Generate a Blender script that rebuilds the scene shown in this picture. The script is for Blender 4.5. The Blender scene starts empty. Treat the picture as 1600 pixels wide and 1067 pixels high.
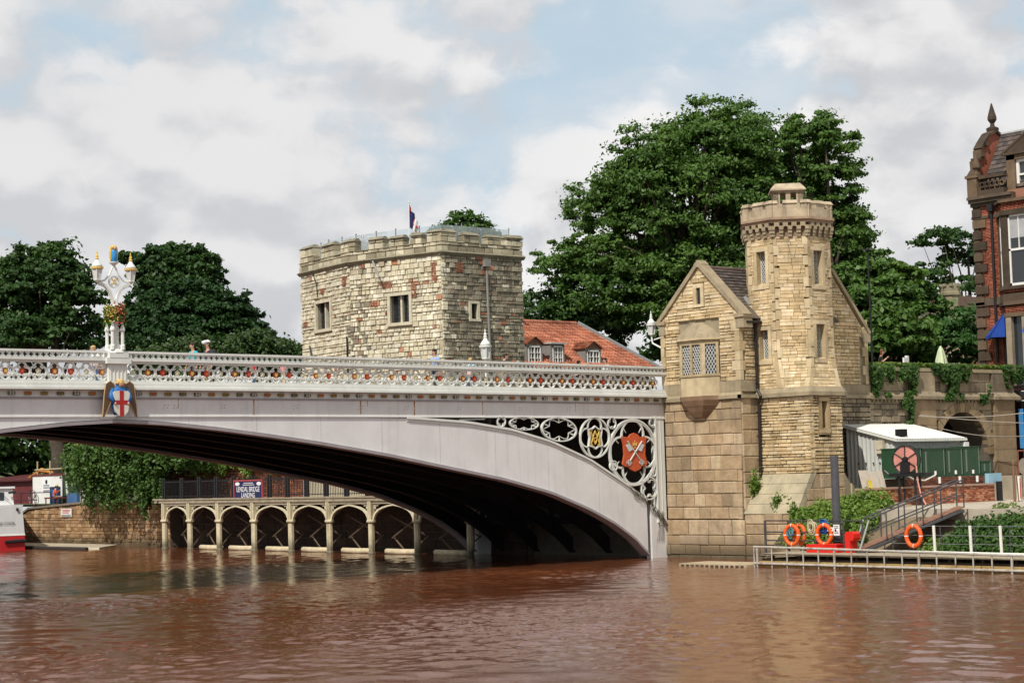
import bpy, math, random
import numpy as np
from mathutils import Matrix, Vector
random.seed(7)
SC = bpy.context.scene
COL = SC.collection
R = math.radians
# ---------------------------------------------------------------- camera
cam = bpy.data.objects.new('camera', bpy.data.cameras.new('camera'))
COL.objects.link(cam)
cam.data.sensor_width = 36.0
cam.data.lens = 65.475
cam.data.clip_start = 0.5
cam.data.clip_end = 3000
cam.matrix_world = Matrix(((0.759494, -0.024913, -0.650037, -57.484593),
                           (-0.649918, -0.071844, -0.756601, -56.94962),
                           (-0.027852, 0.997105, -0.070757, 3.76), (0, 0, 0, 1)))
SC.camera = cam
# ---------------------------------------------------------------- sun, sky, exposure
SUN_EL = R(50)
sh = Vector((-0.92, -0.40, 0)).normalized()
to_sun = Vector((sh.x*math.cos(SUN_EL), sh.y*math.cos(SUN_EL), math.sin(SUN_EL)))
sl = bpy.data.lights.new('sun', 'SUN'); sl.energy = 4.7; sl.angle = R(0.5); sl.color = (1.0, 0.95, 0.86)
so = bpy.data.objects.new('sun', sl); COL.objects.link(so)
so.rotation_euler = to_sun.to_track_quat('Z', 'Y').to_euler()
so.location = (-60, -40, 80)
W = bpy.data.worlds.new("World"); SC.world = W; W.use_nodes = True
nt = W.node_tree; nt.nodes.clear()
def N(t, nt=nt, **k):
    n = nt.nodes.new(t)
    for a, b in k.items(): setattr(n, a, b)
    return n
L = nt.links.new
def mixn(nt, a, b, fac, blend='MIX'):
    m = nt.nodes.new('ShaderNodeMix'); m.data_type = 'RGBA'; m.blend_type = blend
    for sock, val in ((m.inputs[0], fac), (m.inputs[6], a), (m.inputs[7], b)):
        if isinstance(val, (int, float)): sock.default_value = val
        elif isinstance(val, (tuple, list)): sock.default_value = tuple(val)+((1,) if len(val) == 3 else ())
        else: nt.links.new(val, sock)
    return m.outputs[2]
def mathn(nt, op, a, b=None, clamp=False):
    m = nt.nodes.new('ShaderNodeMath'); m.operation = op; m.use_clamp = clamp
    for i, v in enumerate((a, b)):
        if v is None: continue
        if isinstance(v, (int, float)): m.inputs[i].default_value = v
        else: nt.links.new(v, m.inputs[i])
    return m.outputs[0]
def maprange(nt, v, a, b, c=0., d=1., smooth=True):
    m = nt.nodes.new('ShaderNodeMapRange'); m.interpolation_type = 'SMOOTHSTEP' if smooth else 'LINEAR'
    nt.links.new(v, m.inputs[0])
    for i, x in enumerate((a, b, c, d)): m.inputs[i+1].default_value = x
    return m.outputs[0]
def noise(nt, vec, scale, detail=4, rough=.55, dist=0., dims='3D'):
    n = nt.nodes.new('ShaderNodeTexNoise'); n.noise_dimensions = dims
    if vec is not None: nt.links.new(vec, n.inputs['Vector'])
    n.inputs['Scale'].default_value = scale; n.inputs['Detail'].default_value = detail
    n.inputs['Roughness'].default_value = rough; n.inputs['Distortion'].default_value = dist
    return n.outputs[0]
def mapping(nt, vec, loc=(0, 0, 0), rot=(0, 0, 0), sca=(1, 1, 1)):
    m = nt.nodes.new('ShaderNodeMapping'); nt.links.new(vec, m.inputs[0])
    m.inputs[1].default_value = loc; m.inputs[2].default_value = rot; m.inputs[3].default_value = sca
    return m.outputs[0]
SKYX, SKYY, SKYZ = 5.1, 10.7, .5
sky = N('ShaderNodeTexSky', sky_type='NISHITA'); sky.sun_disc = False
sky.sun_elevation = SUN_EL; sky.sun_rotation = math.atan2(sh.x, sh.y)
sky.air_density = 1.0; sky.dust_density = 0.6; sky.ozone_density = 1.5
tc = N('ShaderNodeTexCoord')
gen = tc.outputs['Generated']
def voro(vec, scale, smooth):
    v = N('ShaderNodeTexVoronoi', feature='F1'); L(vec, v.inputs['Vector'])
    v.inputs['Scale'].default_value = scale
    return v.outputs['Distance']
CL = (SKYX, SKYY, SKYZ)
def clouds(off, fine):
    p = mapping(nt, gen, loc=tuple(o+c for o, c in zip(off, CL)), sca=(1, 1, 1.5))
    wob = N('ShaderNodeTexNoise'); L(p, wob.inputs['Vector']); wob.inputs['Scale'].default_value = 22; wob.inputs['Detail'].default_value = 5
    ad = N('ShaderNodeVectorMath', operation='MULTIPLY_ADD'); L(wob.outputs['Color'], ad.inputs[0]); ad.inputs[1].default_value = (.05, .05, .05); L(p, ad.inputs[2])
    q = ad.outputs[0]
    big = noise(nt, p, 4.6, 3, .5)
    puff = mathn(nt, 'SUBTRACT', 1.0, mathn(nt, 'MULTIPLY', voro(q, 11, .35), 1.25))
    puf2 = mathn(nt, 'SUBTRACT', 1.0, mathn(nt, 'MULTIPLY', voro(q, 27, .35), 1.25))
    s = mathn(nt, 'ADD', mathn(nt, 'MULTIPLY', big, .62), mathn(nt, 'ADD', mathn(nt, 'MULTIPLY', puff, .20), mathn(nt, 'MULTIPLY', puf2, .10)))
    if fine: s = mathn(nt, 'ADD', s, mathn(nt, 'MULTIPLY', noise(nt, q, 60, 6, .65), .10))
    else: s = mathn(nt, 'ADD', s, .05)
    return s
d0 = clouds((0, 0, 0), True)
d1 = clouds((-.010, -.007, .030), False)
cover = maprange(nt, d0, .345, .455)
light = maprange(nt, mathn(nt, 'SUBTRACT', d0, d1), -.085, .08)
grey = mixn(nt, (5.75, 5.85, 6.1), (9.1, 9.0, 8.95), light)
grey = mixn(nt, grey, (6.8, 6.85, 7.05), mathn(nt, 'MULTIPLY', maprange(nt, noise(nt, mapping(nt, gen, loc=(1, 5, 2)), 3.2, 2), .4, .65), .5))
veil = mixn(nt, sky.outputs[0], (5.7, 7.0, 7.9), .82)
veil = mixn(nt, veil, (7.2, 7.5, 7.9), mathn(nt, 'MULTIPLY', maprange(nt, noise(nt, mapping(nt, gen, loc=(4, 2, 7), sca=(1, 1, 2.2)), 7, 6, .62), .4, .7), .75))
skyc = mixn(nt, veil, grey, cover)
bg = N('ShaderNodeBackground'); bg.inputs[1].default_value = 0.1
out = N('ShaderNodeOutputWorld')
L(skyc, bg.inputs[0]); L(bg.outputs[0], out.inputs[0])
SC.view_settings.view_transform = 'Standard'; SC.view_settings.look = 'None'
SC.view_settings.exposure = 0.0; SC.view_settings.gamma = 1.0; SC.view_settings.use_curve_mapping = False
try:
    SC.cycles.max_bounces = 6; SC.cycles.diffuse_bounces = 3; SC.cycles.glossy_bounces = 3; SC.cycles.transparent_max_bounces = 6
except Exception: pass
# ---------------------------------------------------------------- materials
MATS = {}
def rgb(h):
    h = h.lstrip('#'); c = [int(h[i:i+2], 16)/255 for i in (0, 2, 4)]
    return tuple(x/12.92 if x <= .04045 else ((x+.055)/1.055)**2.4 for x in c)
def M(name, col=(.5, .5, .5), rough=.75, var=.14, sc=1.6, bump=0., bsc=14., spec=.3, metal=0., pal=None, streak=0., scol=(.05, .045, .035), blot=0., bcol=(.06, .055, .04), bls=.7, emit=None, trans=0., fine=0., tide=0.):
    if name in MATS: return MATS[name]
    m = bpy.data.materials.new(name); m.use_nodes = True; t = m.node_tree
    b = t.nodes['Principled BSDF']; o = t.nodes['Material Output']
    g = t.nodes.new('ShaderNodeNewGeometry'); pos = g.outputs['Position']
    if pal:
        oi = t.nodes.new('ShaderNodeObjectInfo')
        f = mathn(t, 'FRACT', mathn(t, 'ADD', mathn(t, 'MULTIPLY', oi.outputs['Random'], 7.31), mathn(t, 'MULTIPLY', g.outputs['Random Per Island'], 3.77)))
        cr = t.nodes.new('ShaderNodeValToRGB'); cr.color_ramp.interpolation = 'CONSTANT'
        e = cr.color_ramp.elements
        while len(e) < len(pal): e.new(.5)
        for i, c in enumerate(pal): e[i].position = i/len(pal); e[i].color = tuple(c)+(1,)
        t.links.new(f, cr.inputs[0]); c = cr.outputs[0]
    else:
        r = t.nodes.new('ShaderNodeRGB'); r.outputs[0].default_value = tuple(col)+(1,); c = r.outputs[0]
    n1 = noise(t, pos, sc, 5, .6)
    k = maprange(t, n1, .3, .7, 1-var, 1+var, False)
    if pal: k = mathn(t, 'MULTIPLY', k, maprange(t, noise(t, mapping(t, pos, sca=(1, 1, .6)), .55, 5, .62), .32, .66, .78, 1.14, False))
    if fine:
        n3 = noise(t, pos, 40, 3, .6)
        k = mathn(t, 'MULTIPLY', k, maprange(t, n3, .3, .7, 1-fine, 1+fine, False))
    kk = t.nodes.new('ShaderNodeCombineColor')
    for i in range(3): t.links.new(k, kk.inputs[i])
    c = mixn(t, c, kk.outputs[0], 1.0, 'MULTIPLY')
    if blot:
        nb = noise(t, pos, bls, 6, .65, .4)
        c = mixn(t, c, bcol, mathn(t, 'MULTIPLY', maprange(t, nb, .5, .68), blot))
    if streak:
        ns = noise(t, mapping(t, pos, sca=(2.2, 2.2, .16)), 1.6, 5, .6)
        c = mixn(t, c, scol, mathn(t, 'MULTIPLY', maprange(t, ns, .5, .72), streak))
    if tide:        # algae and wet silt line just above the water
        sx = t.nodes.new('ShaderNodeSeparateXYZ'); t.links.new(pos, sx.inputs[0])
        zz = mathn(t, 'ADD', sx.outputs[2], mathn(t, 'MULTIPLY', noise(t, pos, 2.2, 4, .6), -.7))
        c = mixn(t, c, (.045, .038, .022), mathn(t, 'MULTIPLY', maprange(t, zz, tide, -.25), .8))
    t.links.new(c, b.inputs['Base Color'])
    b.inputs['Roughness'].default_value = rough; b.inputs['Metallic'].default_value = metal
    b.inputs['Specular IOR Level'].default_value = spec
    if bump:
        bn = t.nodes.new('ShaderNodeBump'); bn.inputs['Strength'].default_value = bump; bn.inputs['Distance'].default_value = .04
        t.links.new(noise(t, pos, bsc, 5, .6), bn.inputs['Height']); t.links.new(bn.outputs[0], b.inputs['Normal'])
    if emit: b.inputs['Emission Color'].default_value = tuple(emit)+(1,); b.inputs['Emission Strength'].default_value = 1
    MATS[name] = m
    return m
def leafmat(name, c1, c2, tr=.3, gl=.25):
    if name in MATS: return MATS[name]
    m = bpy.data.materials.new(name); m.use_nodes = True; t = m.node_tree
    b = t.nodes['Principled BSDF']; o = t.nodes['Material Output']
    g = t.nodes.new('ShaderNodeNewGeometry')
    oi = t.nodes.new('ShaderNodeObjectInfo')
    f = mathn(t, 'FRACT', mathn(t, 'ADD', oi.outputs['Random'], mathn(t, 'MULTIPLY', g.outputs['Random Per Island'], 5.1)))
    n = noise(t, g.outputs['Position'], .35, 3, .6)
    f2 = mathn(t, 'ADD', mathn(t, 'MULTIPLY', f, .55), mathn(t, 'MULTIPLY', maprange(t, n, .3, .7), .45))
    c = mixn(t, c1, c2, f2)
    t.links.new(c, b.inputs['Base Color']); b.inputs['Roughness'].default_value = .5
    b.inputs['Specular IOR Level'].default_value = gl
    tl = t.nodes.new('ShaderNodeBsdfTranslucent')
    t.links.new(mixn(t, c, (1.0, 1.15, .35), 1., 'MULTIPLY'), tl.inputs[0])
    ms = t.nodes.new('ShaderNodeMixShader'); ms.inputs[0].default_value = tr
    t.links.new(b.outputs[0], ms.inputs[1]); t.links.new(tl.outputs[0], ms.inputs[2]); t.links.new(ms.outputs[0], o.inputs[0])
    MATS[name] = m
    return m
# ---------------------------------------------------------------- mesh helpers
class Fr:                       # elevation frame: u along the wall (left to right seen from outside), v = z, d outwards
    def __init__(s, O, a):
        s.O = (O[0], O[1]); s.a = a; s.U = (math.cos(a), math.sin(a)); s.N = (math.sin(a), -math.cos(a))
    def p(s, u, v, d=0.): return (s.O[0]+u*s.U[0]+d*s.N[0], s.O[1]+u*s.U[1]+d*s.N[1], v)
def seg(P, Q): return Fr(P, math.atan2(Q[1]-P[1], Q[0]-P[0]))
class MB:
    def __init__(s): s.v = []; s.f = []; s.mi = []
    def add(s, v, f, mi=0):
        b = len(s.v); s.v += [tuple(x) for x in v]; s.f += [tuple(i+b for i in q) for q in f]; s.mi += [mi]*len(f)
    def hexa(s, p, mi=0):       # 8 points: bottom 4 ccw, top 4 ccw
        s.add(p, [(3, 2, 1, 0), (4, 5, 6, 7), (0, 1, 5, 4), (1, 2, 6, 5), (2, 3, 7, 6), (3, 0, 4, 7)], mi)
    def box(s, x0, x1, y0, y1, z0, z1, mi=0):
        s.hexa([(x0, y0, z0), (x1, y0, z0), (x1, y1, z0), (x0, y1, z0), (x0, y0, z1), (x1, y0, z1), (x1, y1, z1), (x0, y1, z1)], mi)
    def fbox(s, F, u0, u1, v0, v1, d0, d1, mi=0):
        s.hexa([F.p(u0, v0, d1), F.p(u1, v0, d1), F.p(u1, v0, d0), F.p(u0, v0, d0), F.p(u0, v1, d1), F.p(u1, v1, d1), F.p(u1, v1, d0), F.p(u0, v1, d0)], mi)
    def block(s, F, u0, u1, v0, v1, d0, d1, ch=.015, mi=0):   # chamfered, no back
        s.add([F.p(u0, v0, d0), F.p(u1, v0, d0), F.p(u1, v1, d0), F.p(u0, v1, d0), F.p(u0+ch, v0+ch, d1), F.p(u1-ch, v0+ch, d1), F.p(u1-ch, v1-ch, d1), F.p(u0+ch, v1-ch, d1)],
              [(4, 5, 6, 7), (0, 1, 5, 4), (1, 2, 6, 5), (2, 3, 7, 6), (3, 0, 4, 7)], mi)
    def fpoly(s, F, poly, d0, d1, mi=0):    # polygon in (u,v), ccw seen from outside, extruded d0..d1
        n = len(poly)
        s.add([F.p(u, v, d1) for u, v in poly]+[F.p(u, v, d0) for u, v in poly],
              [tuple(range(n)), tuple(range(2*n-1, n-1, -1))]+[((i+1) % n, i, n+i, n+(i+1) % n) for i in range(n)], mi)
    def prism(s, poly, z0, z1, mi=0, top=None):     # polygon ccw from above
        n = len(poly); top = top or poly
        s.add([(x, y, z0) for x, y in poly]+[(x, y, z1) for x, y in top],
              [tuple(range(n-1, -1, -1)), tuple(range(n, 2*n))]+[(i, (i+1) % n, n+(i+1) % n, n+i) for i in range(n)], mi)
    def strip(s, F, low, up, d0, d1, mi=0):     # band between two (u,v) polylines, thickness d0..d1
        n = len(low); P = []
        for a, b in zip(low, up): P += [F.p(a[0], a[1], d1), F.p(b[0], b[1], d1), F.p(a[0], a[1], d0), F.p(b[0], b[1], d0)]
        q = []
        for i in range(n-1):
            a = 4*i; b = a+4
            q += [(a, b, b+1, a+1), (a+2, a+3, b+3, b+2), (a+1, b+1, b+3, a+3), (a, a+2, b+2, b)]
        q += [(0, 1, 3, 2), (4*n-4, 4*n-2, 4*n-1, 4*n-3)]
        s.add(P, q, mi)
    def tube(s, pts, r, n=6, closed=False, mi=0, cap=True):
        pts = [Vector(p) for p in pts]; m = len(pts)
        rs = r if isinstance(r, (list, tuple)) else [r]*m
        b0 = len(s.v); prev = None; V = []
        for i, p in enumerate(pts):
            t = (pts[(i+1) % m]-pts[i-1]) if closed else (pts[min(i+1, m-1)]-pts[max(i-1, 0)])
            if t.length < 1e-9: t = Vector((0, 0, 1))
            t.normalize()
            ref = prev if prev is not None else (Vector((0, 0, 1)) if abs(t.z) < .9 else Vector((1, 0, 0)))
            a = t.cross(ref);
            if a.length < 1e-6: a = t.orthogonal()
            a.normalize(); c = a.cross(t).normalized(); prev = c
            for k in range(n):
                w = 2*math.pi*(k+.5)/n
                V.append(p+(a*math.cos(w)+c*math.sin(w))*rs[i])
        f = []
        for i in range(m if closed else m-1):
            j = (i+1) % m
            for k in range(n):
                l = (k+1) % n; f.append((i*n+k, i*n+l, j*n+l, j*n+k))
        if cap and not closed: f += [tuple(range(n-1, -1, -1)), tuple((m-1)*n+k for k in range(n))]
        s.add(V, f, mi)
    def lathe(s, cx, cy, prof, n=10, mi=0, ph=0.):
        V = []; f = []
        for r, z in prof:
            for k in range(n):
                a = 2*math.pi*k/n+ph; V.append((cx+r*math.cos(a), cy+r*math.sin(a), z))
        m = len(prof)
        for i in range(m-1):
            for k in range(n):
                l = (k+1) % n; f.append((i*n+k, i*n+l, (i+1)*n+l, (i+1)*n+k))
        f += [tuple(range(n-1, -1, -1)), tuple((m-1)*n+k for k in range(n))]
        s.add(V, f, mi)
    def ball(s, c, r, n=10, m=7, mi=0):
        if not isinstance(r, (tuple, list)): r = (r, r, r)
        V = []; f = []
        for i in range(m+1):
            th = math.pi*i/m
            for k in range(n):
                a = 2*math.pi*k/n; V.append((c[0]+r[0]*math.sin(th)*math.cos(a), c[1]+r[1]*math.sin(th)*math.sin(a), c[2]-r[2]*math.cos(th)))
        for i in range(m):
            for k in range(n):
                l = (k+1) % n; f.append((i*n+k, i*n+l, (i+1)*n+l, (i+1)*n+k))
        s.add(V, f, mi)
    def cyl(s, p0, p1, r, n=8, mi=0): s.tube([p0, p1], r, n, mi=mi)
    def mesh(s, name, mats, smooth=False):
        me = bpy.data.meshes.new(name); me.from_pydata(s.v, [], s.f)
        for m in (mats if isinstance(mats, (list, tuple)) else [mats]): me.materials.append(m)
        if any(s.mi): me.polygons.foreach_set('material_index', s.mi)
        if smooth: me.polygons.foreach_set('use_smooth', [True]*len(me.polygons))
        me.update(); return me
    def build(s, name, mats, parent=None, smooth=False, **k): return ob(name, s.mesh(name, mats, smooth), parent, **k)
ROOT = {}
def ob(name, data, parent=None, loc=(0, 0, 0), rot=0., scale=None, label=None, cat=None, group=None, kind=None):
    o = bpy.data.objects.new(name, data); COL.objects.link(o)
    o.location = loc
    if rot: o.rotation_euler = (0, 0, rot)
    if scale: o.scale = scale
    if parent is not None:
        o.parent = parent
        if parent.name in ROOT: o.matrix_parent_inverse = Matrix.Translation(-Vector(ROOT[parent.name]))
    if label: o['label'] = label
    if cat: o['category'] = cat
    if group: o['group'] = group
    if kind: o['kind'] = kind
    return o
def thing(name, label, cat, loc=(0, 0, 0), group=None):
    o = bpy.data.objects.new(name, None); COL.objects.link(o); o.location = loc; o.empty_display_size = .2
    ROOT[o.name] = tuple(loc); o['label'] = label; o['category'] = cat
    if group: o['group'] = group
    return o
def copy_tree(o, parent=None):
    c = o.copy(); COL.objects.link(c)
    if parent is not None: c.parent = parent
    for ch in list(o.children): copy_tree(ch, c)
    return c
def place(o, loc, rot=0., label=None):
    o.location = loc; o.rotation_euler = (0, 0, rot)
    if label: o['label'] = label
    return o
_unit = {}
def unit(mat):      # shared chamfered stone, front = local -Y
    if mat.name not in _unit:
        b = MB(); c = .44
        b.add([(-.5, .5, -.5), (.5, .5, -.5), (.5, .5, .5), (-.5, .5, .5), (-.5, -.3, -.5), (.5, -.3, -.5), (.5, -.3, .5), (-.5, -.3, .5), (-.47, -.5, -c), (.47, -.5, -c), (.47, -.5, c), (-.47, -.5, c)],
              [(8, 9, 10, 11), (4, 5, 9, 8), (5, 6, 10, 9), (6, 7, 11, 10), (7, 4, 8, 11), (0, 1, 5, 4), (1, 2, 6, 5), (2, 3, 7, 6), (3, 0, 4, 7)])
        _unit[mat.name] = b.mesh('stone', mat)
    return _unit[mat.name]
def clip(poly, a, b):           # keep left side of a->b
    outp = []; n = len(poly)
    sd = lambda p: (b[0]-a[0])*(p[1]-a[1])-(b[1]-a[1])*(p[0]-a[0])
    for i in range(n):
        p, q = poly[i], poly[(i+1) % n]; sp, sq = sd(p), sd(q)
        if sp >= 0: outp.append(p)
        if sp*sq < 0:
            t = sp/(sp-sq); outp.append((p[0]+t*(q[0]-p[0]), p[1]+t*(q[1]-p[1])))
    return outp
def wallstones(F, outline, h, ln, gap=.018, holes=(), seed=1, jit=.02, d=.0, th=.09, keep=None):
    """coursed blocks over a convex outline (ccw in u,v): list of (poly or rect, depth)"""
    rnd = random.Random(seed); res = []
    us = [p[0] for p in outline]; vs = [p[1] for p in outline]
    v = min(vs)
    while v < max(vs)-.02:
        hh = rnd.uniform(*h); hh = min(hh, max(vs)-v)
        if max(vs)-v-hh < h[0]*.5: hh = max(vs)-v
        cuts = sorted((a, b) for a, b, c, e in holes if min(e, v+hh)-max(c, v) > .25*hh)
        segs = []; x = min(us)
        for a, b in cuts:
            if a > x: segs.append((x, a))
            x = max(x, b)
        if x < max(us): segs.append((x, max(us)))
        for a, b in segs:
            u = a
            while u < b-.01:
                w = rnd.uniform(*ln)
                if u == min(us): w *= rnd.uniform(.5, 1)
                if b-u-w < ln[0]*.6: w = b-u
                g = gap*.5
                rc = (u+g, u+w-g, v+g, v+hh-g)
                poly = [(rc[0], rc[2]), (rc[1], rc[2]), (rc[1], rc[3]), (rc[0], rc[3])]
                full = True
                for i in range(len(outline)):
                    a1, b1 = outline[i], outline[(i+1) % len(outline)]
                    if any((b1[0]-a1[0])*(p[1]-a1[1])-(b1[1]-a1[1])*(p[0]-a1[0]) < -1e-6 for p in poly):
                        full = False; break
                if not full:
                    for i in range(len(outline)):
                        if len(poly) < 3: break
                        poly = clip(poly, outline[i], outline[(i+1) % len(outline)])
                dd = d+rnd.uniform(-jit, jit)
                if len(poly) >= 3:
                    if keep is None or keep(u+w/2, v+hh/2): res.append((F, rc if full else None, poly, dd, th))
                u += w
        v += hh
    return res
def emit(stones, parent, matf, limit=300, name='stone', rest='stone_facing'):
    """largest whole stones become parts, the rest one joined part; matf(F,u,v)->material"""
    whole = [s for s in stones if s[1]]
    whole.sort(key=lambda s: -(s[1][1]-s[1][0])*(s[1][3]-s[1][2]))
    big = set(id(s) for s in whole[:limit])
    joins = {}
    for s in stones:
        F, rc, poly, dd, th = s
        if rc: cu, cv = (rc[0]+rc[1])/2, (rc[2]+rc[3])/2
        else: cu = sum(p[0] for p in poly)/len(poly); cv = sum(p[1] for p in poly)/len(poly)
        m = matf(F, cu, cv) if callable(matf) else matf
        if id(s) in big:
            ob(name, unit(m), parent, loc=F.p(cu, cv, dd-th/2), rot=F.a, scale=(rc[1]-rc[0], th, rc[3]-rc[2]))
        else:
            b = joins.setdefault(m.name, (MB(), m))[0]
            if rc: b.block(F, rc[0], rc[1], rc[2], rc[3], dd-th, dd, min(.02, .2*(rc[3]-rc[2])))
            else: b.fpoly(F, poly, dd-th, dd)
    for k, (b, m) in joins.items(): b.build(rest, m, parent, kind='stuff')
def arc(cx, cy, r, a0, a1, n): return [(cx+r*math.cos(a0+(a1-a0)*i/n), cy+r*math.sin(a0+(a1-a0)*i/n)) for i in range(n+1)]
def backing(F, u0, u1, v0, v1, holes, d0, d1, mat, parent, name='backing_wall'):
    b = MB(); es = sorted({u0, u1}|{min(max(e, u0), u1) for h in holes for e in h[:2]})
    for a, c in zip(es[:-1], es[1:]):
        if c-a < 1e-6: continue
        z = v0
        for h in sorted(holes, key=lambda q: q[2]):
            if h[0] < (a+c)/2 < h[1]: b.fbox(F, a, c, z, h[2], d0, d1); z = h[3]
        b.fbox(F, a, c, z, v1, d0, d1)
    return b.build(name, mat, parent, kind='stuff')
def interp(x, xs, ys): return float(np.interp(x, xs, ys))
def text(body, F, u, v, d, size, mat, parent=None, name='lettering', align='CENTER', sx=1.0, ex=.004, **k):
    cu = bpy.data.curves.new('t', 'FONT'); cu.body = body; cu.size = size; cu.align_x = align; cu.align_y = 'CENTER'; cu.extrude = ex
    o = bpy.data.objects.new('t', cu); COL.objects.link(o)
    dg = bpy.context.evaluated_depsgraph_get()
    me = bpy.data.meshes.new_from_object(o.evaluated_get(dg)); bpy.data.objects.remove(o)
    me.name = name
    for vx in me.vertices:
        x, y, z = vx.co; vx.co = F.p(u+x*sx, v+y, d+z)
    me.materials.clear(); me.materials.append(mat)
    return ob(name, me, parent, **k)
# ---------------------------------------------------------------- foliage
def leafmesh(name, pts, nrm, size, mat, rng, aspect=1.5, flop=.85):
    n = len(pts)
    t = rng.normal(size=(n, 3)); d = nrm+flop*rng.normal(size=(n, 3)); d /= np.linalg.norm(d, axis=1)[:, None]+1e-9
    a = np.cross(d, t); a /= np.linalg.norm(a, axis=1)[:, None]+1e-9
    b = np.cross(d, a)
    s = size*rng.uniform(.6, 1.35, size=(n, 1))
    A = a*s*.5*aspect; B = b*s*.5
    V = np.stack([pts-A, pts-B*.9+A*.1+d*s*.12, pts+A, pts+B*.9+A*.1+d*s*.12], axis=1).reshape(-1, 3)
    me = bpy.data.meshes.new(name)
    me.vertices.add(4*n); me.vertices.foreach_set('co', V.astype(np.float32).ravel())
    me.loops.add(4*n); me.loops.foreach_set('vertex_index', np.arange(4*n, dtype=np.int32))
    me.polygons.add(n); me.polygons.foreach_set('loop_start', np.arange(0, 4*n, 4, dtype=np.int32))
    me.polygons.foreach_set('loop_total', np.full(n, 4, dtype=np.int32))
    me.materials.append(mat); me.update(calc_edges=True); me.validate()
    return me
def crownpts(blobs, n, rng, clump=.22, nsub=38, droop=0.):
    P = []; Nn = []; subs = []
    vol = np.array([b[3]*b[4]*b[5] for b in blobs])**.667; vol /= vol.sum()
    for b, w in zip(blobs, vol):
        k = max(6, int(nsub*w*len(blobs))); m = int(n*w)
        c = np.array(b[:3]); r = np.array(b[3:6])
        q = rng.normal(size=(k, 3)); q /= np.linalg.norm(q, axis=1)[:, None]
        q[:, 2] = np.where(q[:, 2] < -.5, -q[:, 2]*.5, q[:, 2])
        rad = rng.uniform(.40, 1.0, size=(k, 1))**.6+np.abs(rng.normal(0, .085, size=(k, 1)))
        sc = c+q*rad*r
        subs += [tuple(x) for x in sc]
        cr = rng.uniform(.45, 1.5, size=k)*clump*r.mean(); asp = rng.uniform(.6, 1.5, size=(k, 3))*np.array([1.2, 1.2, .8])
        idx = rng.integers(0, k, size=m)
        e = rng.normal(size=(m, 3)); e /= np.linalg.norm(e, axis=1)[:, None]
        e[:, 2] = np.where(e[:, 2] < -.3, -e[:, 2]*.6, e[:, 2])
        rr = np.clip(np.abs(rng.normal(.62, .36, size=(m, 1))), 0, 1.7)
        off = e*rr*cr[idx][:, None]*asp[idx]
        p = sc[idx]+off
        if droop: p[:, 2] -= droop*rng.uniform(0, 1, size=m)**2
        P.append(p); Nn.append(e*.55+q[idx]*.45+np.array([0, 0, .45]))
    return np.concatenate(P), np.concatenate(Nn), subs
def tree(label, base, blobs, n, size, mat, bark, seed=1, name='tree', trunk_r=.4, group=None, clump=.22, nsub=38, cat='tree', droop=0., limbs=24, stems=1):
    rng = np.random.default_rng(seed); rd = random.Random(seed)
    t = thing(name, label, cat, base, group)
    P, Nn, subs = crownpts(blobs, n, rng, clump, nsub, droop)
    ob('crown', leafmesh('crown', P, Nn, size, mat, rng), t)
    b = MB()
    top = max(x[2] for x in blobs)
    cx = sum(x[0] for x in blobs)/len(blobs); cy = sum(x[1] for x in blobs)/len(blobs)
    hh = top-base[2]
    tp = [(base[0], base[1], base[2]-.5), (base[0]+.02*hh, base[1], base[2]+.15*hh), (base[0]*.7+cx*.3, base[1]*.7+cy*.3, base[2]+.4*hh), (cx, cy, base[2]+.7*hh), (cx, cy, top)]
    b.tube(tp, [trunk_r*1.25, trunk_r, trunk_r*.8, trunk_r*.5, trunk_r*.12], 9)
    for s in rd.sample(subs, min(limbs, len(subs))):
        z0 = base[2]+hh*rd.uniform(.25, .6)
        f = (z0-base[2])/hh; q = np.interp(f, [0, .15, .4, .7, 1], [0, 1, 2, 3, 4]); i = min(3, int(q)); w = q-i
        st = Vector(tp[i]).lerp(Vector(tp[i+1]), w)
        e = Vector(s); mid = st.lerp(e, .5)+Vector((rd.uniform(-.5, .5), rd.uniform(-.5, .5), rd.uniform(0, .9)))
        b.tube([st, mid, e], [trunk_r*.38, trunk_r*.22, trunk_r*.05], 5)
    b.build('trunk', bark, t, smooth=True)
    return t
# ================================================================ materials used
white = M('white_paint', (.66, .67, .63), .5, .07, 1.2, streak=.16, scol=(.30, .30, .25), fine=.04)
lilac = M('pale_grey_paint', (.665, .655, .645), .6, .08, .8, streak=.30, scol=(.45, .43, .40), fine=.04, blot=.16, bcol=(.48, .46, .44), bls=.5)
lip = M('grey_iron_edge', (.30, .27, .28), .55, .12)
darkiron = M('dark_iron_and_shade', (.012, .0115, .012), .7, .2, blot=.4, bcol=(.022, .017, .014), spec=.15)  # dark iron; its near black also holds the shade under the deck
black = M('black_paint', (.012, .012, .014), .45, .1)
gold = M('gold_paint', (.62, .42, .10), .4, .15, 9)
cream = M('cream_paint', (.62, .57, .42), .6, .15, 9)
red = M('red_paint', (.48, .035, .02), .45, .12, 5)
orange = M('orange_red_paint', (.50, .095, .035), .6, .15, 4, fine=.1)
blue = M('blue_paint', (.02, .12, .34), .5, .2, 8)
bluel = M('light_blue_paint', (.03, .22, .5), .5, .2, 8)
green_d = M('dull_green_paint', (.10, .11, .05), .6, .2, 8)
ochre = M('ochre_paint', (.30, .19, .05), .6, .2, 8)
silver = M('silver_paint', (.55, .55, .55), .35, .1, 5)
brownwing = M('brown_feather_paint', (.10, .06, .035), .6, .25, 12)
tan = M('tan_paint', (.42, .27, .13), .6, .15, 10)
skin = M('skin', (.50, .28, .19), .6, .08, 8)
rust = M('rust_stain', (.36, .17, .05), .8, .3, 6)
glass = M('lamp_glass', (.55, .56, .56), .15, .05, 3, spec=.6)
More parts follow.
